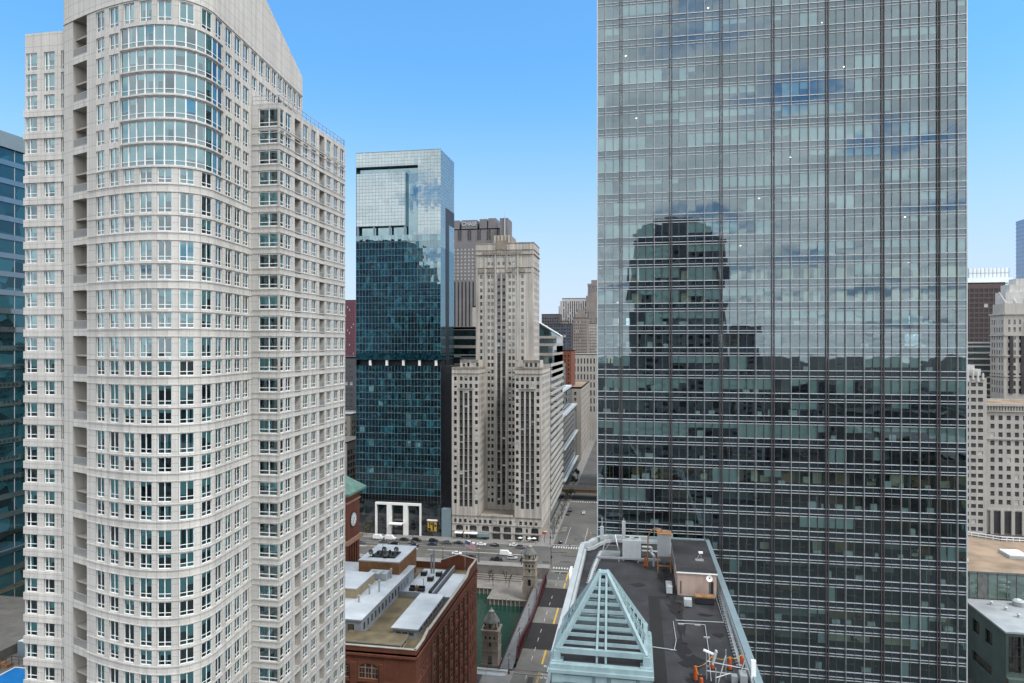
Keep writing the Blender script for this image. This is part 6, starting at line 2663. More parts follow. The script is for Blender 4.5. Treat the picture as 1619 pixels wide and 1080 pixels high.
# pool terrace below it
pt_ = thing('pool_terrace', 'pale roof terrace with a bright blue swimming pool at the lower left', 'terrace', (-92, 84, 0))
q = MB()
q.box(-136, -80.2, 74, 120, 44.0, 48.0, 0)
q.box(-103.0, -102.3, 74, 99.5, 48.0, 49.6, 0)
q.box(-102.3, -80.3, 99.5, 100.1, 48, 50.0, 0)
q.box(-136, -80.2, 74, 120, 0, 44, 1, skip='t')
q.build('deck', ['quay', 'beige'], pt_)
q = MB()
q.box(-97.9, -80.5, 80, 93.8, 48.0, 48.12, 1)
q.box(-97.6, -80.5, 80, 93.5, 48.121, 48.14, 0)
q.build('pool', ['pool', 'white'], pt_)
q = MB()
for (a, c) in (((-99.4, 80), (-99.4, 94.6)), ((-99.4, 94.6), (-80.3, 94.6))):
    q.beam((*a, 49.3), (*c, 49.3), .06, .06)
    q.beam((*a, 48.8), (*c, 48.8), .04, .04)
    n = 14
    for k in range(n + 1):
        x, y = a[0] + (c[0] - a[0]) * k / n, a[1] + (c[1] - a[1]) * k / n
        q.beam((x, y, 48), (x, y, 49.3), .06, .06)
q.build('railing', ['iron'], pt_)
q = MB()
q.box(-100.8, -92, 97, 99.4, 48, 50.6, 0, 1)
q.box(-101.9, -98.9, 93.2, 94.4, 48, 48.5, 2)
q.build('stair_house', ['hotel_line', 'white', 'rust'], pt_)

# --- between the apartment tower and the mirror glass tower
gen('maroon_tower', 'distant maroon gridded tower between the apartment tower and the mirror glass tower', 'office tower', -420, -341, 800, 860, 154, 'maroon', 'bronze', 'black', 'NW', 3.6, 2.6, 1.5, 1.6, nmax=30)
gen('dark_block', 'dark grey block in the gap left of the mirror glass tower', 'office building', -215, -181, 425, 460, 91, 'rib_dark', 'green_glass', 'membrane', 'NW', 3.8, 3.4, 2.0, 2.2, nmax=20)
gen('pale_block', 'low pale roofed block in the gap beneath the dark grey block', 'building', -210, -174, 400, 423, 56, 'beige', 'stone_win', 'membrane', 'NW', 3.8, 3.2, 1.8, 2.0, nmax=20)
gen('white_grid_block', 'white gridded parking block low in the gap left of the mirror glass tower', 'parking garage', -210, -164, 372, 396, 43, 'white_terra', 'bronze', 'sidewalk', 'NW', 3.9, 3.6, 3.0, 2.6, nmax=30)
gen('grey_low_block', 'plain grey low block behind the green roofed clock tower', 'building', -205, -154, 343, 368, 22, 'hotel_line', 'stone_win', 'membrane', 'N', 4, 4, 2, 2, nmax=10)
gen('hazy_block', 'pale hazy block far behind the maroon tower', 'building', -390, -330, 900, 960, 118, 'pale_rib', 'blind_win', 'membrane', 'N', 4, 4, 2, 2, nmax=10)

# --- behind the mirror glass tower and the limestone tower
CH = gen('bank_tower', 'tall grey granite tower with a notched crown carrying white sign letters', 'bank tower', -185, -109.7, 560, 610, 196.5, 'dk_gray', 'blind_win', 'membrane', 'NW', 3.05, 3.2, 1.7, 1.7, z0=154, nmax=100, drawn=0, ztop=183)
b = MB()
for k in range(24):
    x = -183.4 + k * 3.2
    if x < -109:
        b.box(x - .95, x + .95, 559.3, 560.0, 60, 152, 0)
        b.box(x + .95, x + 2.25, 559.85, 559.97, 60, 152, 1)
b.build('pier_rib', ['dk_gray', 'bronze'], CH)
b = MB()
for (a, c, z) in ((-183, -160, 204), (-158, -146, 204), (-144.2, -130.7, 204), (-128.6, -122.2, 204.5), (-121.1, -114.7, 205)):
    b.box(a, c, 560.5, 590, 192, z)
for k in range(9):
    b.box(-180 + k * 8.3, -179.2 + k * 8.3, 559.6, 560, 187, 195.8, 1)
    b.box(-178.2 + k * 8.3, -177.4 + k * 8.3, 559.6, 560, 187, 195.8, 1)
b.build('crown', ['dk_gray', 'bronze'], CH)
text_mesh('sign_letters', 'CHASE', 4.6, 'hvac', CH, (-137.4, 560.2, 200.6), (math.pi / 2, 0, 0), ext=.15, sx=.92, bold=.1)
b = MB()
b.box(-109.6, -102.9, 552, 572, 0, 203.2, 0)
b.box(-109.6, -104.6, 551.2, 552, 0, 186, 0)
b.build('end_tower', ['dk_gray'], CH)
b = MB()
b.cyl((-105.2, 551, 203), (-105.2, 551, 209.5), .3, .1, 8)
b.cyl((-105.2, 551, 188), (-105.2, 551, 203), .55, .4, 8)
b.build('mast', ['hvac'], CH)
bands('banded_block', 'dark glass block with white storey bands between the mirror and limestone towers', 'office building', -150, -83, 394, 430, 110, 'white_terra', 'green_glass', 5.4, 1.7)
gen('grey_fill_block', 'plain pale wall block wedged low between the mirror and limestone towers', 'building', -98, -84.5, 379, 392, 93, 'hotel_line', 'stone_win', 'membrane', 'N', 8, 6, 3, 3, nmax=6)
t = gen('white_slant_wall', 'thin white pylon wall beside the grey granite tower', 'pylon', -120.2, -117.9, 500, 512, 128, 'coping', 'stone_win', 'membrane', '', nmax=0)

# --- along the street beyond the limestone tower
T2 = thing('terraced_office', 'terraced office block with striped white storeys and a slanted glazed top', 'office building', (-60, 410, 0))
g = MB()
lev = [(380, 446, 87.5), (388, 446, 94.0), (398, 446, 99.5), (410, 446, 104)]
for (ya, yb, zt) in lev:
    g.box(-84, -46.5, ya, yb, 0 if zt < 88 else 80, zt, 0, 1, skip='b')
g.build('glass_body', ['green_glass', 'membrane'], T2)
for k in range(21):
    z = 6 + k * 4.05
    g = MB()
    g.ring([(-84.3, 379.7), (-46.0, 379.7), (-46.0, 446.3), (-84.3, 446.3)], z, z + 1.55, .6, 0)
    g.build('storey_band', ['white_terra'], T2)
for (ya, yb, zt) in lev[1:]:
    g = MB()
    g.ring([(-84.2, ya - .2), (-46.2, ya - .2), (-46.2, yb), (-84.2, yb)], zt - 1.0, zt + .5, .5, 0)
    g.build('storey_band', ['beige'], T2)
g = MB()
g.face([(-70, 416, 113.5), (-58, 416, 113.5), (-47, 440, 104.5), (-70, 446, 104.5)], 0)
g.prism([(-70, 412), (-59, 412), (-47, 440), (-47, 446), (-70, 446)], 99, 104.4, 0)
g.face([(-59, 412, 104), (-47, 440, 104), (-58, 416, 113.5)], 0)
g.face([(-70, 412, 104), (-59, 412, 104), (-58, 416, 113.5), (-70, 416, 113.5)], 0)
g.beam((-59, 413, 113.6), (-46.8, 441, 104.6), 1.6, .6, 1)
g.build('slanted_top', ['green_glass', 'white'], T2)
G2 = thing('ledged_block', 'dark green glass block with long pale ledges along the street', 'office building', (-55, 510, 0))
g = MB()
g.box(-90, -47.5, 452, 570, 0, 50, 0, 1)
g.box(-90, -50.5, 452, 560, 50, 66, 0, 1)
g.box(-90, -54, 455, 540, 66, 84, 0, 2)
g.build('glass_body', ['green_glass', 'membrane', 'green_roof'], G2)
for (x, ya, yb, z) in ((-47.2, 454, 540, 66.4), (-45.2, 470, 566, 50.3), (-44.4, 458, 568, 28.5), (-43.6, 452, 560, 8.5)):
    g = MB()
    g.box(x - 3.5, x - 1.6, ya, yb, z - .5, z, 0)
    g.build('ledge', ['hvac'], G2)
k = 0
for z in range(12, 84, 4):
    g = MB()
    x = -47.4 if z < 50 else (-50.4 if z < 66 else -53.9)
    g.box(x, x + .12, 452, 540, z, z + .5, 0)
    g.build('storey_line', ['alu_dark'], G2)
gen('city_hall', 'grey stone block with a tan flat roof closing the street', 'public building', -95, -45.0, 582, 690, 63, 'beige', 'stone_win', 'tan_roof', 'NW', 5.2, 5.0, 1.8, 2.8, nmax=40, parapet=1.6)
gen('classical_block', 'white classical block with tall columns at the end of the street', 'bank building', -64, -15, 705, 760, 89, 'white_terra', 'stone_win', 'membrane', 'N', 8.2, 3.3, 1.4, 5.4, nmax=40, z0=30)
gen('red_brick_block', 'small red brick block beside the white classical building', 'building', -66, -55, 600, 640, 94, 'brick', 'stone_win', 'membrane', 'N', 4, 3, 1.3, 2, nmax=20)
gen('ribbed_tower', 'distant pale tower with close vertical ribs and stepped left edge', 'office tower', -100, -62, 950, 1000, 163, 'pale_rib', 'stone_win', 'membrane', 'NW', 3.8, 3.0, 1.4, 2.6, nmax=60, strip=True)
q = MB()
q.box(-105.2, -100.0, 952, 998, 0, 152, 0)
q.box(-103, -99.9, 951, 999, 0, 159, 0)
q.build('step_wing', ['pale_rib'], [o for o in bpy.data.objects if o.get('label', '').startswith('distant pale tower with close')][0])
gen('brown_setback_tower', 'brown grey setback tower in front of the pale ribbed tower', 'office tower', -76, -58, 850, 880, 132, 'brown_st', 'stone_win', 'membrane', 'NW', 3.8, 2.4, 1.0, 1.8, nmax=60)
q = MB()
q.box(-73.5, -60, 853, 877, 131, 137, 0)
q.box(-71, -63, 856, 874, 137, 142.5, 0)
q.build('setback_crown', ['brown_st'], [o for o in bpy.data.objects if o.get('label', '').startswith('brown grey setback')][0])
S3 = gen('stepped_tower', 'pale stone stepped tower with an open belfry crown beside the glass tower edge', 'office tower', -68, -20, 900, 940, 126, 'white_terra', 'stone_win', 'membrane', 'NW', 3.8, 2.5, 1.1, 2.0, nmax=60)
q = MB()
q.box(-66, -22, 903, 937, 125, 148, 0)
q.box(-63.5, -24, 905, 935, 148, 163, 0)
q.box(-61.5, -42, 907, 930, 163, 168, 0)
for k in range(5):
    q.box(-61.2 + k * 4.6, -59.6 + k * 4.6, 906.8, 909, 168, 176, 0)
q.box(-61.5, -41, 909.5, 928, 168, 176, 1)
q.box(-61.8, -40.8, 906.5, 929, 176, 179, 0)
q.box(-57, -46, 910, 926, 179, 184, 0)
for k in range(12):
    for j in range(5):
        q.box(-64.5 + k * 3.5, -63.4 + k * 3.5, 902.9, 903, 127.5 + j * 4, 129.7 + j * 4, 1)
q.build('setback_crown', ['brown_st', 'stone_win'], S3)
for (x0, x1, y0, y1, z, m_, lb) in ((-66, -60, 880, 905, 141, 'rib_dark', 'tall narrow dark block far behind the slanted glazed top'), (-59, -41, 1010, 1040, 133, 'dk_gray', 'dark grey flat block far beyond the terraced office'),
                                   (-122, -98, 900, 930, 139, 'rib_dark', 'dark narrow tower just right of the limestone tower'), (-98, -88.4, 905, 930, 130, 'brown_st', 'brown grey block right of the dark narrow tower')):
    gen('far_block', lb, 'building', x0 - 20 if x0 > -67 and x0 < -58 else x0, x1, y0, y1, z - (30 if x0 > -67 else 0), m_, 'stone_win', 'membrane', 'N', 4, 3.2, 1.8, 2, nmax=12)
gen('far_block', 'dark blue glass block far off right of the limestone tower', 'building', -112, -76.5, 850, 880, 124.5, 'rib_dark', 'blue_glass', 'black', 'NW', 4, 3.2, 2.6, 2.6, nmax=20)
# elevated railway across the street
EL = thing('elevated_railway', 'rusty elevated railway crossing the street between the towers', 'railway viaduct', (-28, 441, 0))
q = MB()
for y in (436, 447):
    q.box(-160, 80, y - .25, y + .25, 4.9, 6.7, 0)
    for k in range(40):
        q.box(-160 + k * 6, -159.8 + k * 6, y - .32, y + .32, 4.9, 6.7, 0)
q.build('girder', ['rust'], EL)
q = MB()
q.box(-160, 80, 434.5, 448.5, 6.72, 7.1, 0)
q.build('track_deck', ['bark'], EL)
for x in (-43.5, -15.5, 12, -75):
    for y in (436, 447):
        q = MB()
        q.box(x - .3, x + .3, y - .3, y + .3, 0, 4.88, 0)
        q.box(x - .7, x + .7, y - .2, y + .2, 4.3, 4.88, 0)
        q.build('post', ['iron'], EL)
q = MB()
for y in (434.6, 448.4):
    for k in range(60):
        q.box(-160 + k * 4, -159.92 + k * 4, y - .04, y + .04, 7.1, 8.2, 0)
    q.box(-160, 80, y - .05, y + .05, 8.1, 8.2, 0)
q.build('railing', ['iron'], EL)
gen('street_end_block', 'grey block across the street behind the elevated railway', 'building', -14, 40, 452, 500, 60, 'beige', 'stone_win', 'membrane', 'NE', 4, 3.4, 1.6, 2.2, nmax=10)

# --- right edge
Wb = gen('corner_apartment_block', 'narrow white stone corner block just right of the glass tower', 'office building', 165, 180.8, 395, 425, 83.0, 'white_terra', 'stone_win', 'membrane', 'NE', 3.98, 3.35, 2.35, 2.1, nmax=100, z0=1.8)
q = MB()
q.box(168, 178.5, 396, 420, 82.5, 86.5, 0)
q.box(171, 176, 397, 415, 86.5, 88.5, 0)
for k in range(6):
    q.cyl((167 + k * 2.4, 394.9, 80.0 + (k % 2)), (167 + k * 2.4, 394.9, 86.5 - abs(k - 3)), .7, .5, 8, 0)
q.build('crown_ornament', ['ornament'], Wb)
Cb = gen('colonnade_block', 'wide pale stone block with square windows above a tall dark colonnade', 'office building', 181.0, 262, 398, 440, 68, 'white_terra', 'stone_win', 'tan_roof', 'NE', 4.42, 3.85, 1.95, 2.5, nmax=100, z0=15.5, ztop=63.8)
q = MB()
for k in range(16):
    x = 184.2 + k * 5.0
    q.box(x + 1.0, x + 4.4, 397.6, 397.94, .5, 11.8, 1)
    q.box(x - .8, x + .8, 396.8, 398, 0, 12.4, 0)
q.box(181, 262, 397.2, 398, 12.4, 13.2, 0)
q.box(181, 262, 397.0, 398, 64.2, 64.8, 0)
q.box(181, 262, 396.6, 398, 67.2, 68.4, 0)
q.box(181, 262, 397.4, 398, 49.6, 50.3, 0)
for k in range(60):
    q.box(181.5 + k * 1.35, 182.2 + k * 1.35, 397.2, 398, 65, 67.2, 0)
q.build('colonnade', ['white_terra', 'bronze'], Cb)
Tb = gen('terracotta_tower', 'tall cream terracotta tower with paired dark window strips and a white ornate crown', 'office tower', 217.6, 290, 455, 471, 118, 'white_terra', 'stone_win', 'membrane', 'NE', 4.6, 2.9, 1.25, 2.9, nmax=100, z0=70)
q = MB()
for z, o in ((92.2, .7), (104.5, .5), (117.2, .9), (80, .4)):
    q.box(217.3, 290, 455 - o, 455, z, z + .9, 0)
    q.box(217.6 - o, 217.6, 455 - o, 471, z, z + .9, 0)
q.box(218.5, 288, 456, 470, 117.5, 124, 0)
q.box(219.5, 244, 457, 469, 123.5, 131, 1)
q.box(222, 240, 458, 468, 131, 135.5, 1)
q.box(226, 235, 459, 467, 135.5, 139, 1)
for k in range(5):
    q.cyl((219.5 + k * 5.4, 457.0, 124), (216.5 + k * 5.4, 458.4, 133 - abs(k - 2)), .9, .3, 8, 1)
for k in range(6):
    q.cyl((232 + k * 4.6, 453.6, 106), (232 + k * 4.6, 453.6, 116), 1.3, 1.3, 12, 0)
    q.cyl((232 + k * 4.6, 453.6, 116), (232 + k * 4.6, 453.6, 118), 1.7, .2, 12, 0)
    q.box(229 + k * 4.6, 230.4 + k * 4.6, 453.9, 455, 72, 106, 0)
for x in (220.5, 226.5):
    q.box(x, x + 1.8, 454.2, 454.9, 70, 104.5, 2)
q.build('crown_and_piers', ['white_terra', 'ornament', 'bronze'], Tb)
Bt = gen('brown_frame_tower', 'dark brown gridded tower with a pale glass top on the right', 'office tower', 255, 297.5, 620, 660, 150, 'brown_frame', 'bronze', 'black', 'NE', 4.1, 3.6, 2.9, 2.9, nmax=60, z0=60, drawn=.015)
q = MB()
q.box(262, 306, 626, 655, 150, 154.5, 0)
q.box(274, 304, 628, 652, 154.5, 162.5, 0)
for k in range(11):
    q.box(274 + k * 3, 274.2 + k * 3, 627.8, 628, 154.5, 162.5, 1)
q.box(273.8, 304, 627.8, 628, 158.3, 158.6, 1)
q.build('glass_crown', ['pale_blue_glass', 'hotel_line'], Bt)
bands('striped_block', 'dark banded office block behind the narrow white corner block', 'office building', 195, 232, 482, 520, 101, 'pale_rib', 'green_glass', 3.9, 1.0, 'membrane')
bands('blue_glass_tower', 'slim blue glass tower rising at the far right edge', 'office tower', 367, 420, 700, 745, 219, 'blue_glass', 'blue_glass', 4, .9, 'black')
t = gen('grey_stub_block', 'grey stub of a building between the brown and blue towers', 'building', 330, 346, 640, 670, 142, 'brown_st', 'stone_win', 'membrane', 'N', 4, 3, 1.5, 2, nmax=12)
# brown roofed riverside building and the low flat roofed one before it
RB = thing('riverside_block', 'low building with a stained brown roof, white edge railing and green glass front', 'building', (120, 254, 0))
q = MB()
q.prism([(80, 231), (170, 231), (170, 268), (128, 270), (104, 284), (80, 284)], 0, 29.7, 0, 1)
q.build('wall', ['beige', 'tan_roof'], RB)
q = MB()
q.box(80, 170, 230.6, 231, 22.3, 30.2, 0)
x = 98.2
while x < 170:
    q.box(x - .08, x + .08, 230.45, 230.6, 22.3, 30.2, 1)
    x += 2.6
q.box(103, 105.4, 230.4, 230.6, 22.3, 30, 1)
q.box(80, 170, 230.3, 230.65, 30.0, 30.4, 1)
q.build('glass_front', ['green_front', 'galv_dark'], RB)
q = MB()
for a, c in (((104, 284), (128, 270)), ((128, 270), (170, 268)), ((80, 284), (104, 284))):
    for z in (30.3, 31.2):
        q.beam((*a, z), (*c, z), .28, .22)
    n = max(2, int(math.dist(a, c) / 2))
    for k in range(n + 1):
        x, y = a[0] + (c[0] - a[0]) * k / n, a[1] + (c[1] - a[1]) * k / n
        q.beam((x, y, 29.6), (x, y, 31.3), .16, .16)
q.build('railing', ['white'], RB)
sk = thing('roof_skylight', 'white framed skylight on the stained brown roof', 'skylight', (123.5, 252, 29.7), local=True)
q = MB()
q.box(-3, 3, -3.6, 3.6, 0, .9, 0)
q.build('curb', ['hvac'], sk)
q = MB()
for i in range(2):
    for j in range(2):
        q.box(-2.8 + i * 2.9, -.1 + i * 2.9, -3.4 + j * 3.5, -.1 + j * 3.5, .9, 1.15, 0)
q.build('glazing', ['white_stone'], sk)
v = MB()
v.box(-2.2, 2.2, -1.0, 1.0, 0, .8)
solo('roof_hatch', v, ['white'], 'flat white hatch box near the front of the stained brown roof', 'hatch', (122.5, 236.5, 29.7))
v = MB()
v.cyl((-2.6, 0, 1.0), (2.6, 0, 1.0), 1.0, 1.0, 14)
v.box(-2, 2, -.4, .4, 0, .6)
solo('roof_tank', v, ['white'], 'white cylinder tank on the brown roof by the glass tower edge', 'tank', (102.0, 241, 29.7))
v = MB()
v.cyl((0, 0, 0), (0, 0, 5), .1, .06, 6)
v.cyl((0, 0, 1.4), (0, 0, 2.0), .3, .3, 8)
solo('roof_post', v, ['rust'], 'thin rusty post standing on the brown roof beside the skylight', 'post', (128.6, 246, 29.7))
LB = thing('green_low_block', 'low dark green block with a pale flat roof in the bottom right corner', 'building', (125, 217, 0))
q = MB()
poly = [(98.8, 205.5), (160, 205.5), (160, 230.2), (98.8, 230.2)]
E1 = Path([(98.8, 230.2), (98.8, 205.5)])
hol = [(6, 10, 14.5, 18.5), (13.5, 17.5, 14.5, 18.5), (6, 17, 6, 9)]
facade(q, E1, 0, E1.len, 0, 22, hol, .5, 0)
N1 = Path([(98.8, 205.5), (160, 205.5)])
hol = [(.6 + 3.4 * k, 3.6 + 3.4 * k, 11, 20.8) for k in range(17)]
facade(q, N1, 0, N1.len, 9, 22, hol, .4, 0)
facade(q, N1, 0, N1.len, 0, 9, [], .4, 3)
q.box(99.4, 159.5, 206, 230, .1, 21.7, 2, 1, skip='b')
q.box(98.4, 160, 205.1, 205.9, 21.7, 22.2, 1)
q.box(98.4, 99.2, 205.9, 230.2, 21.7, 22.2, 1)
q.face([(98.6, 205.3, 22.01), (160, 205.3, 22.01), (160, 230.2, 22.01), (98.6, 230.2, 22.01)], 1)
q.box(98.8, 160, 204.0, 205.5, 8.8, 9.8, 0)
M['grey_felt'] = mat('grey_roof_felt', (0.26, 0.285, 0.3), .9, .25, .15, fine=.1)
M['green_stone'] = mat('dark_green_panel', (0.075, 0.105, 0.095), 0.7, 0.12, 0.3, joints=(1.6, 1.0, .03, .7))
q.build('wall', ['green_stone', 'grey_felt', 'win_dark', 'brick'], LB)
q = MB()
for k in range(40):
    q.box(99.4 + k * 1.5, 99.52 + k * 1.5, 205.15, 205.25, 11, 20.8, 0)
for z in (13.2, 15.6, 18.0):
    q.box(99, 160, 205.1, 205.25, z, z + .12, 0)
q.build('window_grid', ['iron'], LB)
for i, (x, y, r_, h, lb) in enumerate(((112.3, 226.5, 1.7, 1.8, 'drum shaped white roof fan, the one farthest back in its row'), (114.6, 221.5, 1.7, 1.7, 'drum shaped grey roof fan, the middle one of its row'), (116.9, 217.0, 1.9, 2.0, 'drum shaped rusty grey roof fan nearest the roof edge'))):
    u = thing('roof_fan', lb, 'roof fan', (x, y, 22.02), 0, 'drum roof fans on the low green block', local=True)
    v = MB()
    v.cyl((0, 0, 0), (0, 0, h * .8), r_ * .85, r_, 18)
    v.cyl((0, 0, h * .8), (0, 0, h), r_, r_ * .7, 18)
    v.build('drum', ['hvac' if i == 0 else 'galv'], u)
    v = MB()
    v.cyl((0, 0, h), (0, 0, h + .2), r_ * .3, r_ * .2, 10)
    v.build('cap', ['white'], u)
for x, y, lb in ((106.6, 222, 'small round vent left of the roof fans'), (107.5, 217, 'small round vent in front of the roof fans'), (104.6, 226.0, 'tiny vent near the back left of the low roof'), (110.0, 208.5, 'small dark vent at the front edge of the low roof'), (107.0, 210.5, 'small dark vent near the slanted corner of the low roof')):
    v = MB()
    v.cyl((0, 0, 0), (0, 0, .9), .35, .3, 8)
    v.cyl((0, 0, .9), (0, 0, 1.15), .6, .3, 8)
    solo('roof_vent', v, ['galv' if y > 212 else 'iron'], lb, 'roof vent', (x, y, 22.02), 'small vents on the low green block')

# --- streets behind the camera, seen only mirrored in the glass
M['refl_blue'] = mat('blue_grey_cladding', (0.09, 0.14, 0.17), 0.7, 0.25, 0.05)
M['refl_teal'] = darkglass('teal_tower_glass', (0.03, 0.09, 0.11), 0.12, (.6, .85, 1), var=.9, vscale=.22)
M['refl_dark'] = mat('soot_grey_stone', (0.34, 0.33, 0.32), 0.9, 0.25, 0.05)
for (x0, x1, y0, y1, z, lb, cr_) in ((-2, 44, -130, -100, 152, 'dark tower with a rounded stepped top behind the viewpoint', 1), (60, 78, -215, -195, 111, 'slim dark tower behind the viewpoint to the west', 0),
                                     (-240, -186, 92, 140, 186, 'broad dark tower off the left of the view', 2), (-186, -176, 96, 138, 168, 'lower dark wing beside the broad tower off the left', 0), (-176, -168, 98, 136, 132, 'lowest dark wing beside the broad tower off the left', 0)):
    t = gen('mirrored_tower', lb, 'office tower', x0, x1, y0, y1, z, 'refl_blue' if x0 < -100 else 'refl_dark', 'refl_teal' if x0 < -100 else 'win_dark', 'black', 'SW', 3.8, 6.4, 4.9 if x0 < -100 else 3.4, 2.3 if x0 < -100 else 1.7, nmax=0)
    if cr_ == 1:
        q = MB()
        n = 12
        for k in range(n):
            a0 = math.pi * k / n
            a1 = math.pi * (k + 1) / n
            xa, xb = 21 - 21 * math.cos(a0), 21 - 21 * math.cos(a1)
            q.box(xa, xb, -128, -102, 151, 152 + 12 * (math.sin(a0) + math.sin(a1)) / 2, 0)
        q.build('rounded_crown', ['refl_dark'], t)
rgc = random.Random(77)
for i in range(9):
    for j in range(7):
        x, y = -420 + i * 96 + rgc.uniform(-8, 8), -110 - j * 95
        if abs(x + 27) < 42 or (-60 < x < 90 and y > -240):
            continue
        gen('north_block', 'low city block behind the viewpoint', 'building', x, x + rgc.uniform(40, 66), y - rgc.uniform(36, 60), y, rgc.uniform(18, 62), rgc.choice(('brown_st', 'refl_dark', 'dk_gray', 'rib_dark')), 'stone_win',
            rgc.choice(('dk_gray', 'tar', 'black')), 'S', 4.2, 5, 2.5, 2.2, nmax=0, group='low blocks behind the viewpoint')

# the low city far to the south, one mass towards the horizon
dc = MB()
rgd = random.Random(99)
for i in range(1500):
    y = 520 + 3400 * rgd.random() ** 1.6
    x = rgd.uniform(-1.25, 1.1) * y
    if -230 < x < 20 + (y > 760) * -40 and y < 1060:
        continue
    if -480 < x < -320 and 780 < y < 980 or 190 < x < 430 and y < 760:
        continue
    h_ = rgd.choice((10, 14, 18, 24, 30, 42, 60)) * rgd.uniform(.7, 1.25)
    w1, w2 = rgd.uniform(14, 40), rgd.uniform(14, 40)
    k = rgd.choice((0, 1, 2, 3))
    dc.box(x, x + w1, y, y + w2, 0, h_, k, rgd.choice((0, 3, 4)), skip='b')
    z = 4.0
    while z + 2 < h_:
        dc.box(x + 1, x + w1 - 1, y - .06, y, z, z + 1.7, 5, skip='bS')
        z += 4.2
dcs = dc.build('distant_city', ['brown_st', 'beige', 'dk_gray', 'white_terra', 'black', 'stone_win'], None, 'stuff')
dcs['label'] = 'low distant city blocks reaching to the horizon'
dcs['category'] = 'distant city'


# ================================================================== vehicles
PAINTS = {'black': (0.012, 0.012, 0.014), 'white': (0.72, 0.73, 0.74), 'silver': (0.4, 0.42, 0.44), 'grey': (0.1, 0.105, 0.115), 'blue': (0.015, 0.03, 0.065), 'red': (0.2, 0.02, 0.02)}
for k_, c_ in PAINTS.items():
    q_ = NT('car_paint_' + k_)
    q_.b.inputs['Base Color'].default_value = (*c_, 1)
    q_.b.inputs['Roughness'].default_value = 0.28
    q_.b.inputs['Coat Weight'].default_value = 0.6
    q_.b.inputs['Coat Roughness'].default_value = 0.08
    M['paint_' + k_] = q_.m
M['tail'] = mat('tail_lamp_red', (0.35, 0.01, 0.01), 0.3, 0.02)
M['hubcap'] = mat('wheel_rim', (0.35, 0.36, 0.37), 0.4, 0.05, metal=.6)
# side profiles, x forward: lower body outline and glasshouse outline (x, z)
SHAPES = {
    'sedan': (4.7, 1.82, [(-2.3, .32), (-2.35, .7), (-2.3, .95), (-1.6, 1.0), (1.0, .95), (2.0, .84), (2.33, .62), (2.3, .32)], [(-1.75, .98), (-1.15, 1.4), (-.2, 1.47), (.35, 1.42), (1.15, .93)]),
    'suv': (4.75, 1.92, [(-2.3, .4), (-2.36, .8), (-2.3, 1.1), (1.0, 1.1), (2.1, 1.02), (2.36, .75), (2.3, .4)], [(-2.25, 1.08), (-2.0, 1.66), (-1.4, 1.76), (.2, 1.74), (1.15, 1.08)]),
    'van': (5.5, 2.02, [(-2.7, .4), (-2.75, 1.2), (-2.72, 2.2), (-2.5, 2.32), (.9, 2.32), (1.5, 1.75), (1.65, 1.3), (2.6, 1.12), (2.75, .8), (2.72, .4)], [(.75, 1.35), (.8, 2.1), (1.05, 2.12), (1.62, 1.38)]),
    'pickup': (5.7, 2.0, [(-2.8, .5), (-2.85, .8), (-2.8, 1.1), (-.8, 1.12), (1.2, 1.12), (2.5, 1.05), (2.82, .8), (2.8, .5)], [(-.75, 1.1), (-.6, 1.75), (.2, 1.85), (.7, 1.8), (1.4, 1.1)]),
}


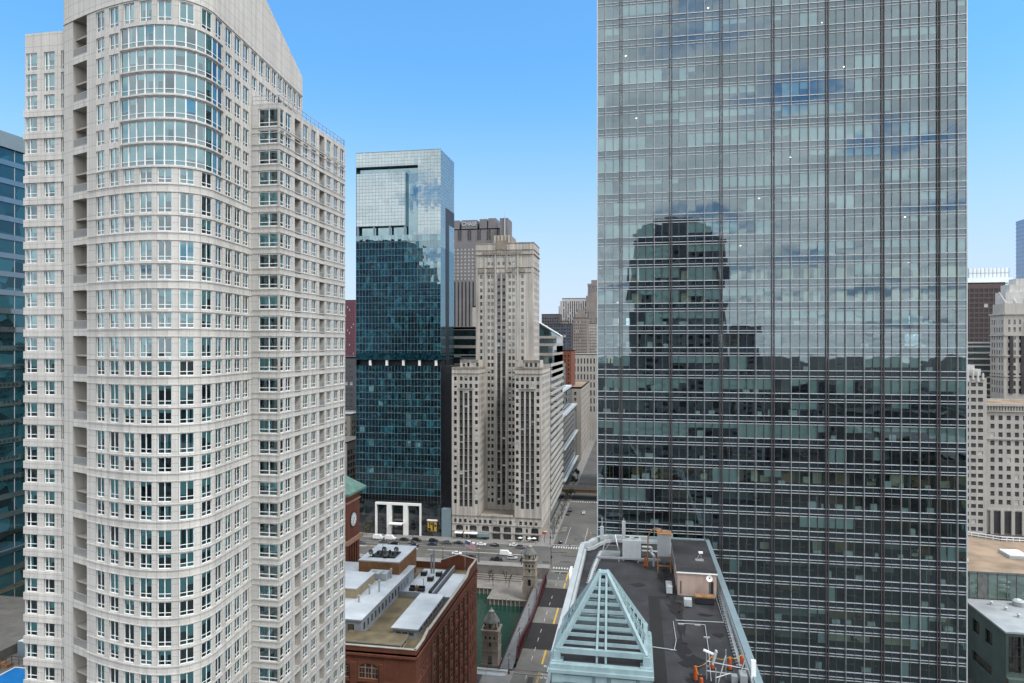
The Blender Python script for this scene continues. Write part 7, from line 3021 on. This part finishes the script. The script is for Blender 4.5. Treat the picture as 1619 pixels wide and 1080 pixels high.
def car(shape, paint, label, cat):
    L_, W_, low, top = SHAPES[shape]
    t = thing({'sedan': 'parked_sedan', 'suv': 'parked_suv', 'van': 'parked_van', 'pickup': 'pickup_truck'}[shape], label, cat, (0, 0, 0), 0, 'cars on the riverside road', local=True)

    def solid(outl, w0, w1, mi, z0, z1):
        """outline extruded across the car, narrowing from w0 at z0 to w1 at z1, with softened shoulders"""
        mb = MB()

        def wd(z):
            return (w0 + (w1 - w0) * max(0, min(1, (z - z0) / (z1 - z0)))) / 2
        n = len(outl)
        rings = []
        for s, k in ((-1, 1.0), (-1, .9), (1, .9), (1, 1.0)):
            pass
        A = [(x, -wd(z), z) for x, z in outl]
        B = [(x, wd(z), z) for x, z in outl]
        mb.face(A, mi)
        mb.face(B[::-1], mi)
        for i in range(n):
            j = (i + 1) % n
            mb.face([A[i], B[i], B[j], A[j]], mi)
        return mb
    b = solid(low, W_, W_ * .94, 0, .3, max(z for _, z in low))
    roof = solid([(x * .98, z) for x, z in top], W_ * .9, W_ * .72, 0, top[0][1], max(z for _, z in top))
    b.merge(roof, Matrix())
    for x in (-L_ / 2 + .02, L_ / 2 - .06):
        b.box(x - .02, x + .06, -W_ * .42, W_ * .42, .36, .55, 1)
    b.build('body', ['paint_' + paint, 'black'], t)
    g = MB()
    zr, zl = max(z for _, z in top), min(z for _, z in top)
    for s in (-1, 1):
        pts = []
        cx_ = sum(x for x, _ in top) / len(top)
        for x, z in top:
            xx = cx_ + (x - cx_) * .9
            z2 = zl + .06 + (z - zl) * .8
            w = (W_ * .9 + (W_ * .72 - W_ * .9) * (z2 - zl) / (zr - zl)) / 2
            pts.append((xx, s * (w + .012), z2))
        g.face(pts if s < 0 else pts[::-1], 0)
    (xa, za), (xb, zb) = top[-1], top[-2]
    for (p, q, sg) in (((xa, za), (xb, zb), 1), (top[0], top[1], -1)):
        d = Vector((q[0] - p[0], q[1] - p[1])).normalized()
        nrm = (d.y * sg * .015, -d.x * sg * .015)
        f = lambda t_, s: (p[0] + (q[0] - p[0]) * t_ + abs(nrm[0]) * sg, s * (W_ * (.88 - .14 * t_) / 2 - .06), p[1] + (q[1] - p[1]) * t_ + .012)
        g.face([f(.1, -1), f(.1, 1), f(.88, 1), f(.88, -1)], 0)
    g.build('window', ['autoglass'], t)
    for x in (-L_ * .3, L_ * .305):
        for s in (-1, 1):
            w = MB()
            w.cyl((x, s * (W_ / 2 - .2), .33), (x, s * (W_ / 2 + .015), .33), .34, .34, 14, 0)
            w.cyl((x, s * (W_ / 2 + .012), .33), (x, s * (W_ / 2 + .022), .33), .2, .2, 10, 1)
            w.build('wheel', ['tyre', 'hubcap'], t)
    zf = low[-2][1]
    for s in (-1, 1):
        w = MB()
        w.box(L_ / 2 - .1, L_ / 2 + .0, s * W_ * .36 - .2, s * W_ * .36 + .2, zf - .06, zf + .08)
        w.build('headlight', ['white'], t)
        w = MB()
        w.box(-L_ / 2 - .02, -L_ / 2 + .08, s * W_ * .38 - .16, s * W_ * .38 + .16, .78, .95)
        w.build('tail_lamp', ['tail'], t)
    return t


CARS = [
    ('van', 'white', -129.0, 331.6, 0, 'white parked van, the left one of two before the white framed entrance', 'van'),
    ('van', 'white', -122.6, 331.6, 0, 'white parked van nearest the left leg of the white framed entrance', 'van'),
    ('sedan', 'black', -115.1, 331.6, 0, 'black sedan at the kerb under the entrance canopy', 'car'),
    ('suv', 'black', -108.6, 331.4, 0, 'black suv at the kerb by the right leg of the white entrance frame', 'car'),
    ('sedan', 'grey', -134.7, 322.2, 180, 'grey sedan partly behind the clock tower, leftmost on the riverside road', 'car'),
    ('sedan', 'grey', -124.4, 326.4, 180, 'grey sedan in front of the two white vans', 'car'),
    ('suv', 'black', -118.0, 322.6, 180, 'black suv beside the grassy end of the traffic island', 'car'),
    ('sedan', 'grey', -109.2, 326.6, 180, 'grey sedan in the middle lane behind a dark blue sedan', 'car'),
    ('sedan', 'blue', -107.0, 322.7, 180, 'dark blue sedan in the lane nearest the island by the entrance', 'car'),
    ('suv', 'black', -99.8, 331.6, 0, 'black suv at the kerb in front of the yellow banner', 'car'),
    ('sedan', 'blue', -98.9, 326.0, 180, 'navy sedan directly in front of the black suv by the yellow banner', 'car'),
    ('sedan', 'grey', -92.6, 330.6, 0, 'charcoal sedan at the kerb before the grey pier', 'car'),
    ('sedan', 'black', -86.4, 330.6, 0, 'black sedan at the kerb under the left end of the white canopy', 'car'),
    ('suv', 'white', -80.6, 330.4, 0, 'white suv, the left one of two white cars by the limestone tower', 'car'),
    ('sedan', 'white', -74.8, 330.2, 0, 'white sedan to the right of the white suv by the limestone tower', 'car'),
    ('sedan', 'black', -67.8, 330.0, 0, 'long black sedan alone before the middle of the limestone tower', 'car'),
    ('sedan', 'white', -58.6, 331.8, 0, 'white sedan at the kerb half hidden behind a dark suv', 'car'),
    ('suv', 'grey', -54.8, 328.8, 0, 'dark grey suv beside the far bridge house top', 'car'),
    ('sedan', 'white', -83.0, 313.9, 0, 'white sedan driving near the flag in the closer lanes', 'car'),
    ('sedan', 'black', -75.0, 310.2, 0, 'black sedan just behind the flying flag', 'car'),
    ('pickup', 'black', -62.6, 308.4, 0, 'black pickup truck nearest the riverside lamp posts', 'truck'),
    ('van', 'white', -60.0, 316.8, 0, 'white delivery van in the closer lanes above the silver car', 'van'),
    ('suv', 'silver', -56.0, 311.6, 0, 'silver suv between the black pickup and the bridge house', 'car'),
    ('suv', 'black', -49.4, 309.2, 0, 'black suv waiting left of the far bridge house', 'car'),
    ('sedan', 'black', -36.6, 341.6, 90, 'black sedan waiting at the crossing at the mouth of the far street', 'car'),
    ('suv', 'white', -20.8, 345.0, -90, 'white suv at the right kerb just past the crossing', 'car'),
    ('sedan', 'black', -38.4, 398.5, 90, 'black sedan parked on the left of the far street, the nearer of a pair', 'car'),
    ('suv', 'black', -37.8, 406.6, 90, 'black suv parked on the left of the far street, the farther of a pair', 'car'),
    ('sedan', 'silver', -29.6, 402.5, -90, 'silver sedan driving down the middle of the far street', 'car'),
]
protos = {}
for (sh, pa, x, y, rz, lb, ct_) in CARS:
    if (sh, pa) not in protos:
        t = car(sh, pa, lb, ct_)
        note(t)
        protos[(sh, pa)] = t
        t.location = (x, y, .01)
        t.rotation_euler = (0, 0, R(rz))
    else:
        dup(protos[(sh, pa)], lb, (x, y, .01), R(rz))


# ================================================================== lamps, signals
def lamp(label, group, h=6.0, two=False, red=False):
    t = thing('street_lamp', label, 'street lamp', (0, 0, 0), 0, group, local=True)
    m_ = 'bridge_red' if red else 'iron'
    b = MB()
    b.cyl((0, 0, 0), (0, 0, .9), .26, .2, 10)
    b.cyl((0, 0, .9), (0, 0, h), .13, .08, 10)
    if two:
        b.beam((0, -.7, h - .1), (0, .7, h - .1), .1, .1)
    b.build('post', [m_], t)
    for y in ((-.7, .7) if two else (0,)):
        g = MB()
        z = h + (.0 if not two else -.05)
        g.cyl((0, y, z), (0, y, z + .5), .16, .34, 10, 0)
        g.cyl((0, y, z + .5), (0, y, z + .75), .34, .1, 10, 1)
        g.build('lantern', ['lampglass', m_], t)
    return t


A = lamp('black lamp post behind the brown brick roof room', 'lamp posts along the riverside road')
note(A)
A.location = (-108.7, 304.6, .13)
for x, lb in ((-87.2, 'black lamp post behind the steel flues'), (-70.2, 'black lamp post to the right of the flying flag'), (-129.5, 'black lamp post hidden near the clock tower'), (-50.5, 'black lamp post beside the black suv by the bridge house')):
    dup(A, lb, (x, 304.6, .13), 0)
B = lamp('maroon twin lamp post on the near half of the bridge walkway', 'lamp posts on the bridge', 5.2, True, True)
note(B)
B.location = (LX0 - 1.3, 222, .1)
for y, lb in ((243, 'maroon twin lamp post at the middle of the bridge walkway'), (263, 'maroon twin lamp post on the far half of the bridge walkway'), (203, 'maroon twin lamp post where the bridge meets the near bank')):
    dup(B, lb, (LX0 - 1.3, y, .1), 0)
for y, lb in ((232, 'maroon twin lamp post across the bridge roadway nearer the camera'), (256, 'maroon twin lamp post across the bridge roadway farther away')):
    dup(B, lb, (LX1 + 1.3, y, .1), 0)


def signal(label, arm):
    t = thing('traffic_signal', label, 'traffic signal', (0, 0, 0), 0, 'traffic signals at the crossing', local=True)
    b = MB()
    b.cyl((0, 0, 0), (0, 0, 8.8), .16, .1, 10)
    b.cyl((0, 0, 5.6), (arm, 0, 6.0), .1, .06, 8)
    b.cyl((0, 0, 8.7), (arm * .3, 0, 9.0), .07, .05, 8)
    b.build('pole', ['iron'], t)
    for x in (arm * .96, arm * .72, .35 * (1 if arm > 0 else -1)):
        h = MB()
        z = 6.0 if abs(x) > 1 else 3.6
        h.box(x - .18, x + .18, -.2, .1, z - .55, z + .55, 0)
        for k in range(3):
            h.cyl((x, -.2, z - .36 + .36 * k), (x, -.3, z - .36 + .36 * k), .13, .13, 10, 1)
        h.build('signal_head', ['yellow' if abs(x) > 1 else 'iron', 'black'], t)
    return t


s_ = signal('black traffic signal with a long arm at the far end of the bridge', 7.2)
note(s_)
s_.location = (-37.2, 306.2, .13)
dup(s_, 'black traffic signal on the corner by the limestone tower', (-41.4, 336.8, .13), R(8))
dup(s_, 'black traffic signal across the road from the limestone tower corner', (-16.2, 337.4, .13), R(176))
o = thing('orange_sign', 'small orange and white hanging sign at the limestone tower corner', 'sign', (-44.6, 339.4, .13), local=True)
b = MB()
b.cyl((0, 0, 0), (0, 0, 6.2), .09, .07, 8)
b.build('post', ['iron'], o)
b = MB()
b.box(-1.2, 1.0, -.12, .12, 4.3, 5.5, 0)
b.build('panel', ['orange'], o)
b = MB()
b.box(-.2, 1.3, -.16, .16, 5.6, 6.0, 0)
b.build('cap_panel', ['white'], o)


# ================================================================== trees
def bare_tree(name, label, h, seed, group, spread=.5, leaves=None, nleaf=0, levels=5):
    rg = random.Random(seed)
    t = thing(name, label, 'tree', (0, 0, 0), 0, group, local=True)
    tr, cr = MB(), MB()
    tips = []

    def grow(p, d, ln, r, lev, mb):
        q = p + d * ln
        mid = p + d * ln * .5 + Vector((rg.uniform(-1, 1), rg.uniform(-1, 1), 0)) * ln * .06
        mb.cyl(p, mid, r, r * .85, 5 if lev else 7, 0, caps=False)
        mb.cyl(mid, q, r * .85, r * .68, 5 if lev else 7, 0, caps=False)
        if lev >= 3:
            tips.append(q)
        if lev >= levels:
            return
        n = rg.choice((2, 3, 3)) if lev else 4
        for k in range(n):
            a = rg.uniform(0, 2 * math.pi)
            dv = (d + Vector((math.cos(a), math.sin(a), rg.uniform(-.1, .45))) * spread * rg.uniform(.7, 1.3)).normalized()
            grow(p + d * ln * rg.uniform(.75, 1.0), dv, ln * rg.uniform(.58, .8), max(.012, r * .58), lev + 1, cr if lev >= 0 else mb)
    grow(Vector((0, 0, 0)), Vector((rg.uniform(-.04, .04), rg.uniform(-.04, .04), 1)), h * .3, h * .022, 0, tr)
    tr.build('trunk', ['bark'], t)
    if leaves:
        for _ in range(nleaf):
            q = rg.choice(tips) + Vector((rg.gauss(0, .35), rg.gauss(0, .35), rg.gauss(0, .35)))
            a = Vector((rg.gauss(0, 1), rg.gauss(0, 1), rg.gauss(0, 1))).normalized()
            b_ = a.cross(Vector((rg.gauss(0, 1), rg.gauss(0, 1), rg.gauss(0, 1)))).normalized()
            s = rg.uniform(.07, .16)
            cr.face([q - a * s * 1.6, q - b_ * s, q + a * s * 1.6, q + b_ * s], 1)
    cr.build('crown', ['bark', leaves or 'bark'], t)
    return t


ta = bare_tree('bare_tree', 'bare young tree on the riverside walk, left of the pair near the quay edge', 6.4, 1, 'bare trees on the riverside walk', .3)
tb = bare_tree('bare_tree', 'bare young tree on the riverside walk, right of the pair near the quay edge', 7.0, 2, 'bare trees on the riverside walk', .3)
note(ta)
note(tb)
ta.location = (-60.5, 289.8, -5)
tb.location = (-53.4, 289.8, -5)
for (x, y, pr_, lb) in ((-69.5, 296.0, ta, 'bare young tree by the seating steps nearest the brick warehouse corner'), (-63.2, 294.5, tb, 'bare young tree in front of the middle of the seating steps'), (-55.6, 294.0, ta, 'bare young tree before the right end of the seating steps'), (-77.5, 292.5, tb, 'bare young tree just beside the brick warehouse corner')):
    dup(pr_, lb, (x, y, -5), x)
tc_ = bare_tree('bare_tree', 'dark bare street tree at the limestone tower corner beside the crossing', 9.5, 5, 'bare street trees along the far street', .42)
note(tc_)
tc_.location = (-41.2, 347.0, .13)
for k, (x, y) in enumerate(((-41.4, 356), (-41.2, 366), (-41.3, 376), (-41.1, 387), (-41.4, 397), (-41.2, 409), (-41.3, 420))):
    dup(tc_, '%s bare street tree along the limestone tower pavement' % ('second', 'third', 'fourth', 'fifth', 'sixth', 'seventh', 'eighth')[k] + ' counting from the crossing', (x, y, .13), k * 1.7)
td = bare_tree('leafy_street_tree', 'olive brown leafy tree on the right of the far street beside the glass tower', 9.0, 9, 'leafy street trees', .34, 'leaf', 2600, 5)
note(td)
td.location = (-15.2, 383.0, .13)
dup(td, 'second olive leafy tree farther along the right pavement of the far street', (-14.6, 399, .13), 1.3)
te = bare_tree('leafy_street_tree', 'small brownish tree left of the white entrance frame', 6.0, 12, 'leafy street trees', .4, 'leaf', 1500, 4)
te.location = (-137.5, 336.5, .13)
tf = bare_tree('dark_street_tree', 'dark tree under the elevated railway at the end of the near block', 9.0, 15, 'dark trees by the railway', .45, 'leaf_dark', 2600, 5)
note(tf)
tf.location = (-41.0, 431.0, .13)
dup(tf, 'dark tree beyond the elevated railway on the left pavement', (-41.5, 470, .13), 2.0)
dup(tf, 'dark tree far along the left pavement beyond the railway', (-41.0, 500, .13), 4.0)
# planters at the traffic island
for x, lb in ((-121, 'low dry grass bed at the left end of the traffic island'),):
    q = MB()
    rg = random.Random(4)
    q.box(-9, 9, -.8, .8, 0, .3, 1)
    for k in range(500):
        a = rg.uniform(-8.8, 8.8)
        b_ = rg.uniform(-.7, .7)
        q.face([(a - .05, b_, .3), (a + .05, b_, .3), (a + rg.uniform(-.1, .1), b_ + rg.uniform(-.1, .1), rg.uniform(.5, .9))], 0)
    o = q.build('grass_bed', ['leaf', 'coping'])
    o.location = (x, 318.9, .17)
    tag(o, lb, 'planting bed')


# ================================================================== people: one continuous body each, clothing coloured by zone
def person(label, coat, trousers, hair, pose):
    """a single skinned surface: head, torso, tapering arms and legs in a walking or standing pose"""
    st = pose
    J = {'pel': (0, 0, .95), 'chest': (0, -.02, 1.3), 'neck': (0, -.02, 1.5), 'head': (0, -.03, 1.62), 'top': (0, -.02, 1.74),
         'shL': (-.2, 0, 1.42), 'elL': (-.25, -.12 * st, 1.15), 'haL': (-.24, -.25 * st, .92), 'shR': (.2, 0, 1.42), 'elR': (.25, .12 * st, 1.15), 'haR': (.24, .2 * st, .9),
         'hiL': (-.1, 0, .9), 'knL': (-.1, .2 * st, .5), 'anL': (-.1, .3 * st, .08), 'toL': (-.1, .2 * st - .14, .03), 'hiR': (.1, 0, .9), 'knR': (.1, -.22 * st, .52), 'anR': (.1, -.28 * st, .08), 'toR': (.1, -.44 * st - .12, .03)}
    B = [('pel', 'chest', .15, .17), ('chest', 'neck', .17, .065), ('neck', 'head', .06, .095), ('head', 'top', .1, .07), ('chest', 'shL', .13, .08), ('shL', 'elL', .07, .05), ('elL', 'haL', .048, .035), ('chest', 'shR', .13, .08), ('shR', 'elR', .07, .05), ('elR', 'haR', .048, .035),
         ('pel', 'hiL', .15, .1), ('hiL', 'knL', .1, .065), ('knL', 'anL', .062, .042), ('anL', 'toL', .045, .035), ('pel', 'hiR', .15, .1), ('hiR', 'knR', .1, .065), ('knR', 'anR', .062, .042), ('anR', 'toR', .045, .035)]
    names = list(J)
    me = bpy.data.meshes.new('person')
    me.from_pydata([J[n] for n in names], [(names.index(a), names.index(b)) for a, b, _, _ in B], [])
    o = bpy.data.objects.new('person', me)
    COL.objects.link(o)
    md = o.modifiers.new('skin', 'SKIN')
    rad = {}
    for a, b, ra, rb in B:
        rad.setdefault(a, ra)
        rad[b] = rb
    for i, n in enumerate(names):
        me.skin_vertices[0].data[i].radius = (rad[n], rad[n] * (.75 if n in ('pel', 'chest') else 1))
    me.skin_vertices[0].data[0].use_root = True
    sb = o.modifiers.new('sub', 'SUBSURF')
    sb.levels = sb.render_levels = 1
    dg = bpy.context.evaluated_depsgraph_get()
    m2 = bpy.data.meshes.new_from_object(o.evaluated_get(dg))
    bpy.data.objects.remove(o)
    for k in ('skin', 'coat_' + coat, 'coat_' + trousers, 'coat_' + hair):
        m2.materials.append(M[k])
    for p in m2.polygons:
        c = p.center
        p.material_index = 3 if (c.z > 1.66 or (c.z > 1.56 and c.y > .03)) else 0 if c.z > 1.49 or (abs(c.x) > .16 and c.z < .96) else 1 if c.z > .88 else 2
        p.use_smooth = True
    o = bpy.data.objects.new('person', m2)
    COL.objects.link(o)
    return tag(o, label, 'person', 'people by the limestone tower')


for k_, c_ in {'dark': (.02, .02, .025), 'blue': (.04, .07, .14), 'white': (.6, .6, .6), 'brown': (.06, .035, .02), 'tan': (.3, .22, .14)}.items():
    M['coat_' + k_] = mat('cloth_' + k_, c_, .9, .1, 3)
for (x, y, rz, co, tr_, ha, ps, lb) in ((-31.5, 335.2, 90, 'dark', 'blue', 'brown', 1, 'person in a dark coat walking over the far crossing'), (-61.5, 336.6, 80, 'white', 'dark', 'brown', 1, 'person in a white top walking before the limestone tower arches'),
                                        (-54.5, 337.8, -60, 'dark', 'dark', 'dark', 0, 'person in dark clothes standing near the right arches of the limestone tower'), (-48.5, 336.2, 100, 'tan', 'blue', 'dark', 1, 'person in a tan coat walking at the limestone tower corner'),
                                        (-112.5, 337.0, 40, 'blue', 'dark', 'brown', 0, 'person in a blue coat standing under the entrance canopy')):
    o = person(lb, co, tr_, ha, ps)
    o.location = (x, y, .135 if y > 335.5 else .015)
    o.rotation_euler = (0, 0, R(rz))
# pavement cafe tables by the corner
for k, (x, y) in enumerate(((-52.0, 338.6), (-49.8, 339.2), (-56.8, 338.8))):
    u = thing('cafe_umbrella', ('white cafe parasol nearest the corner of the limestone tower', 'white cafe parasol second from the corner of the limestone tower', 'white cafe parasol farthest left before the limestone arches')[(1, 0, 2)[k]], 'parasol', (x, y, .13), 0, 'cafe parasols', local=True)
    b = MB()
    b.cyl((0, 0, 0), (0, 0, 2.5), .04, .04, 6)
    b.build('pole', ['iron'], u)
    b = MB()
    b.cyl((0, 0, 2.1), (0, 0, 2.6), 1.2, .05, 8, 0, caps=False)
    b.build('canopy', ['white'], u)
    b = MB()
    b.cyl((0, 0, .72), (0, 0, .76), .55, .55, 12)
    b.build('table_top', ['iron'], u)
# cafe terrace at the foot of the near bridge house
q = MB()
q.box(-6, 6, -2.2, 2.2, 0, .16)
for x in (-5.9, 0, 5.9):
    q.box(x - .05, x + .05, -2.2, -2.1, .16, 1.2)
q.box(-6, 6, -2.2, -2.1, 1.1, 1.2)
o = q.build('kiosk_terrace', ['hvac'])
o.location = (-44.2, 203.4, -.01)
tag(o, 'small pale railed terrace at the foot of the near bridge house', 'terrace')
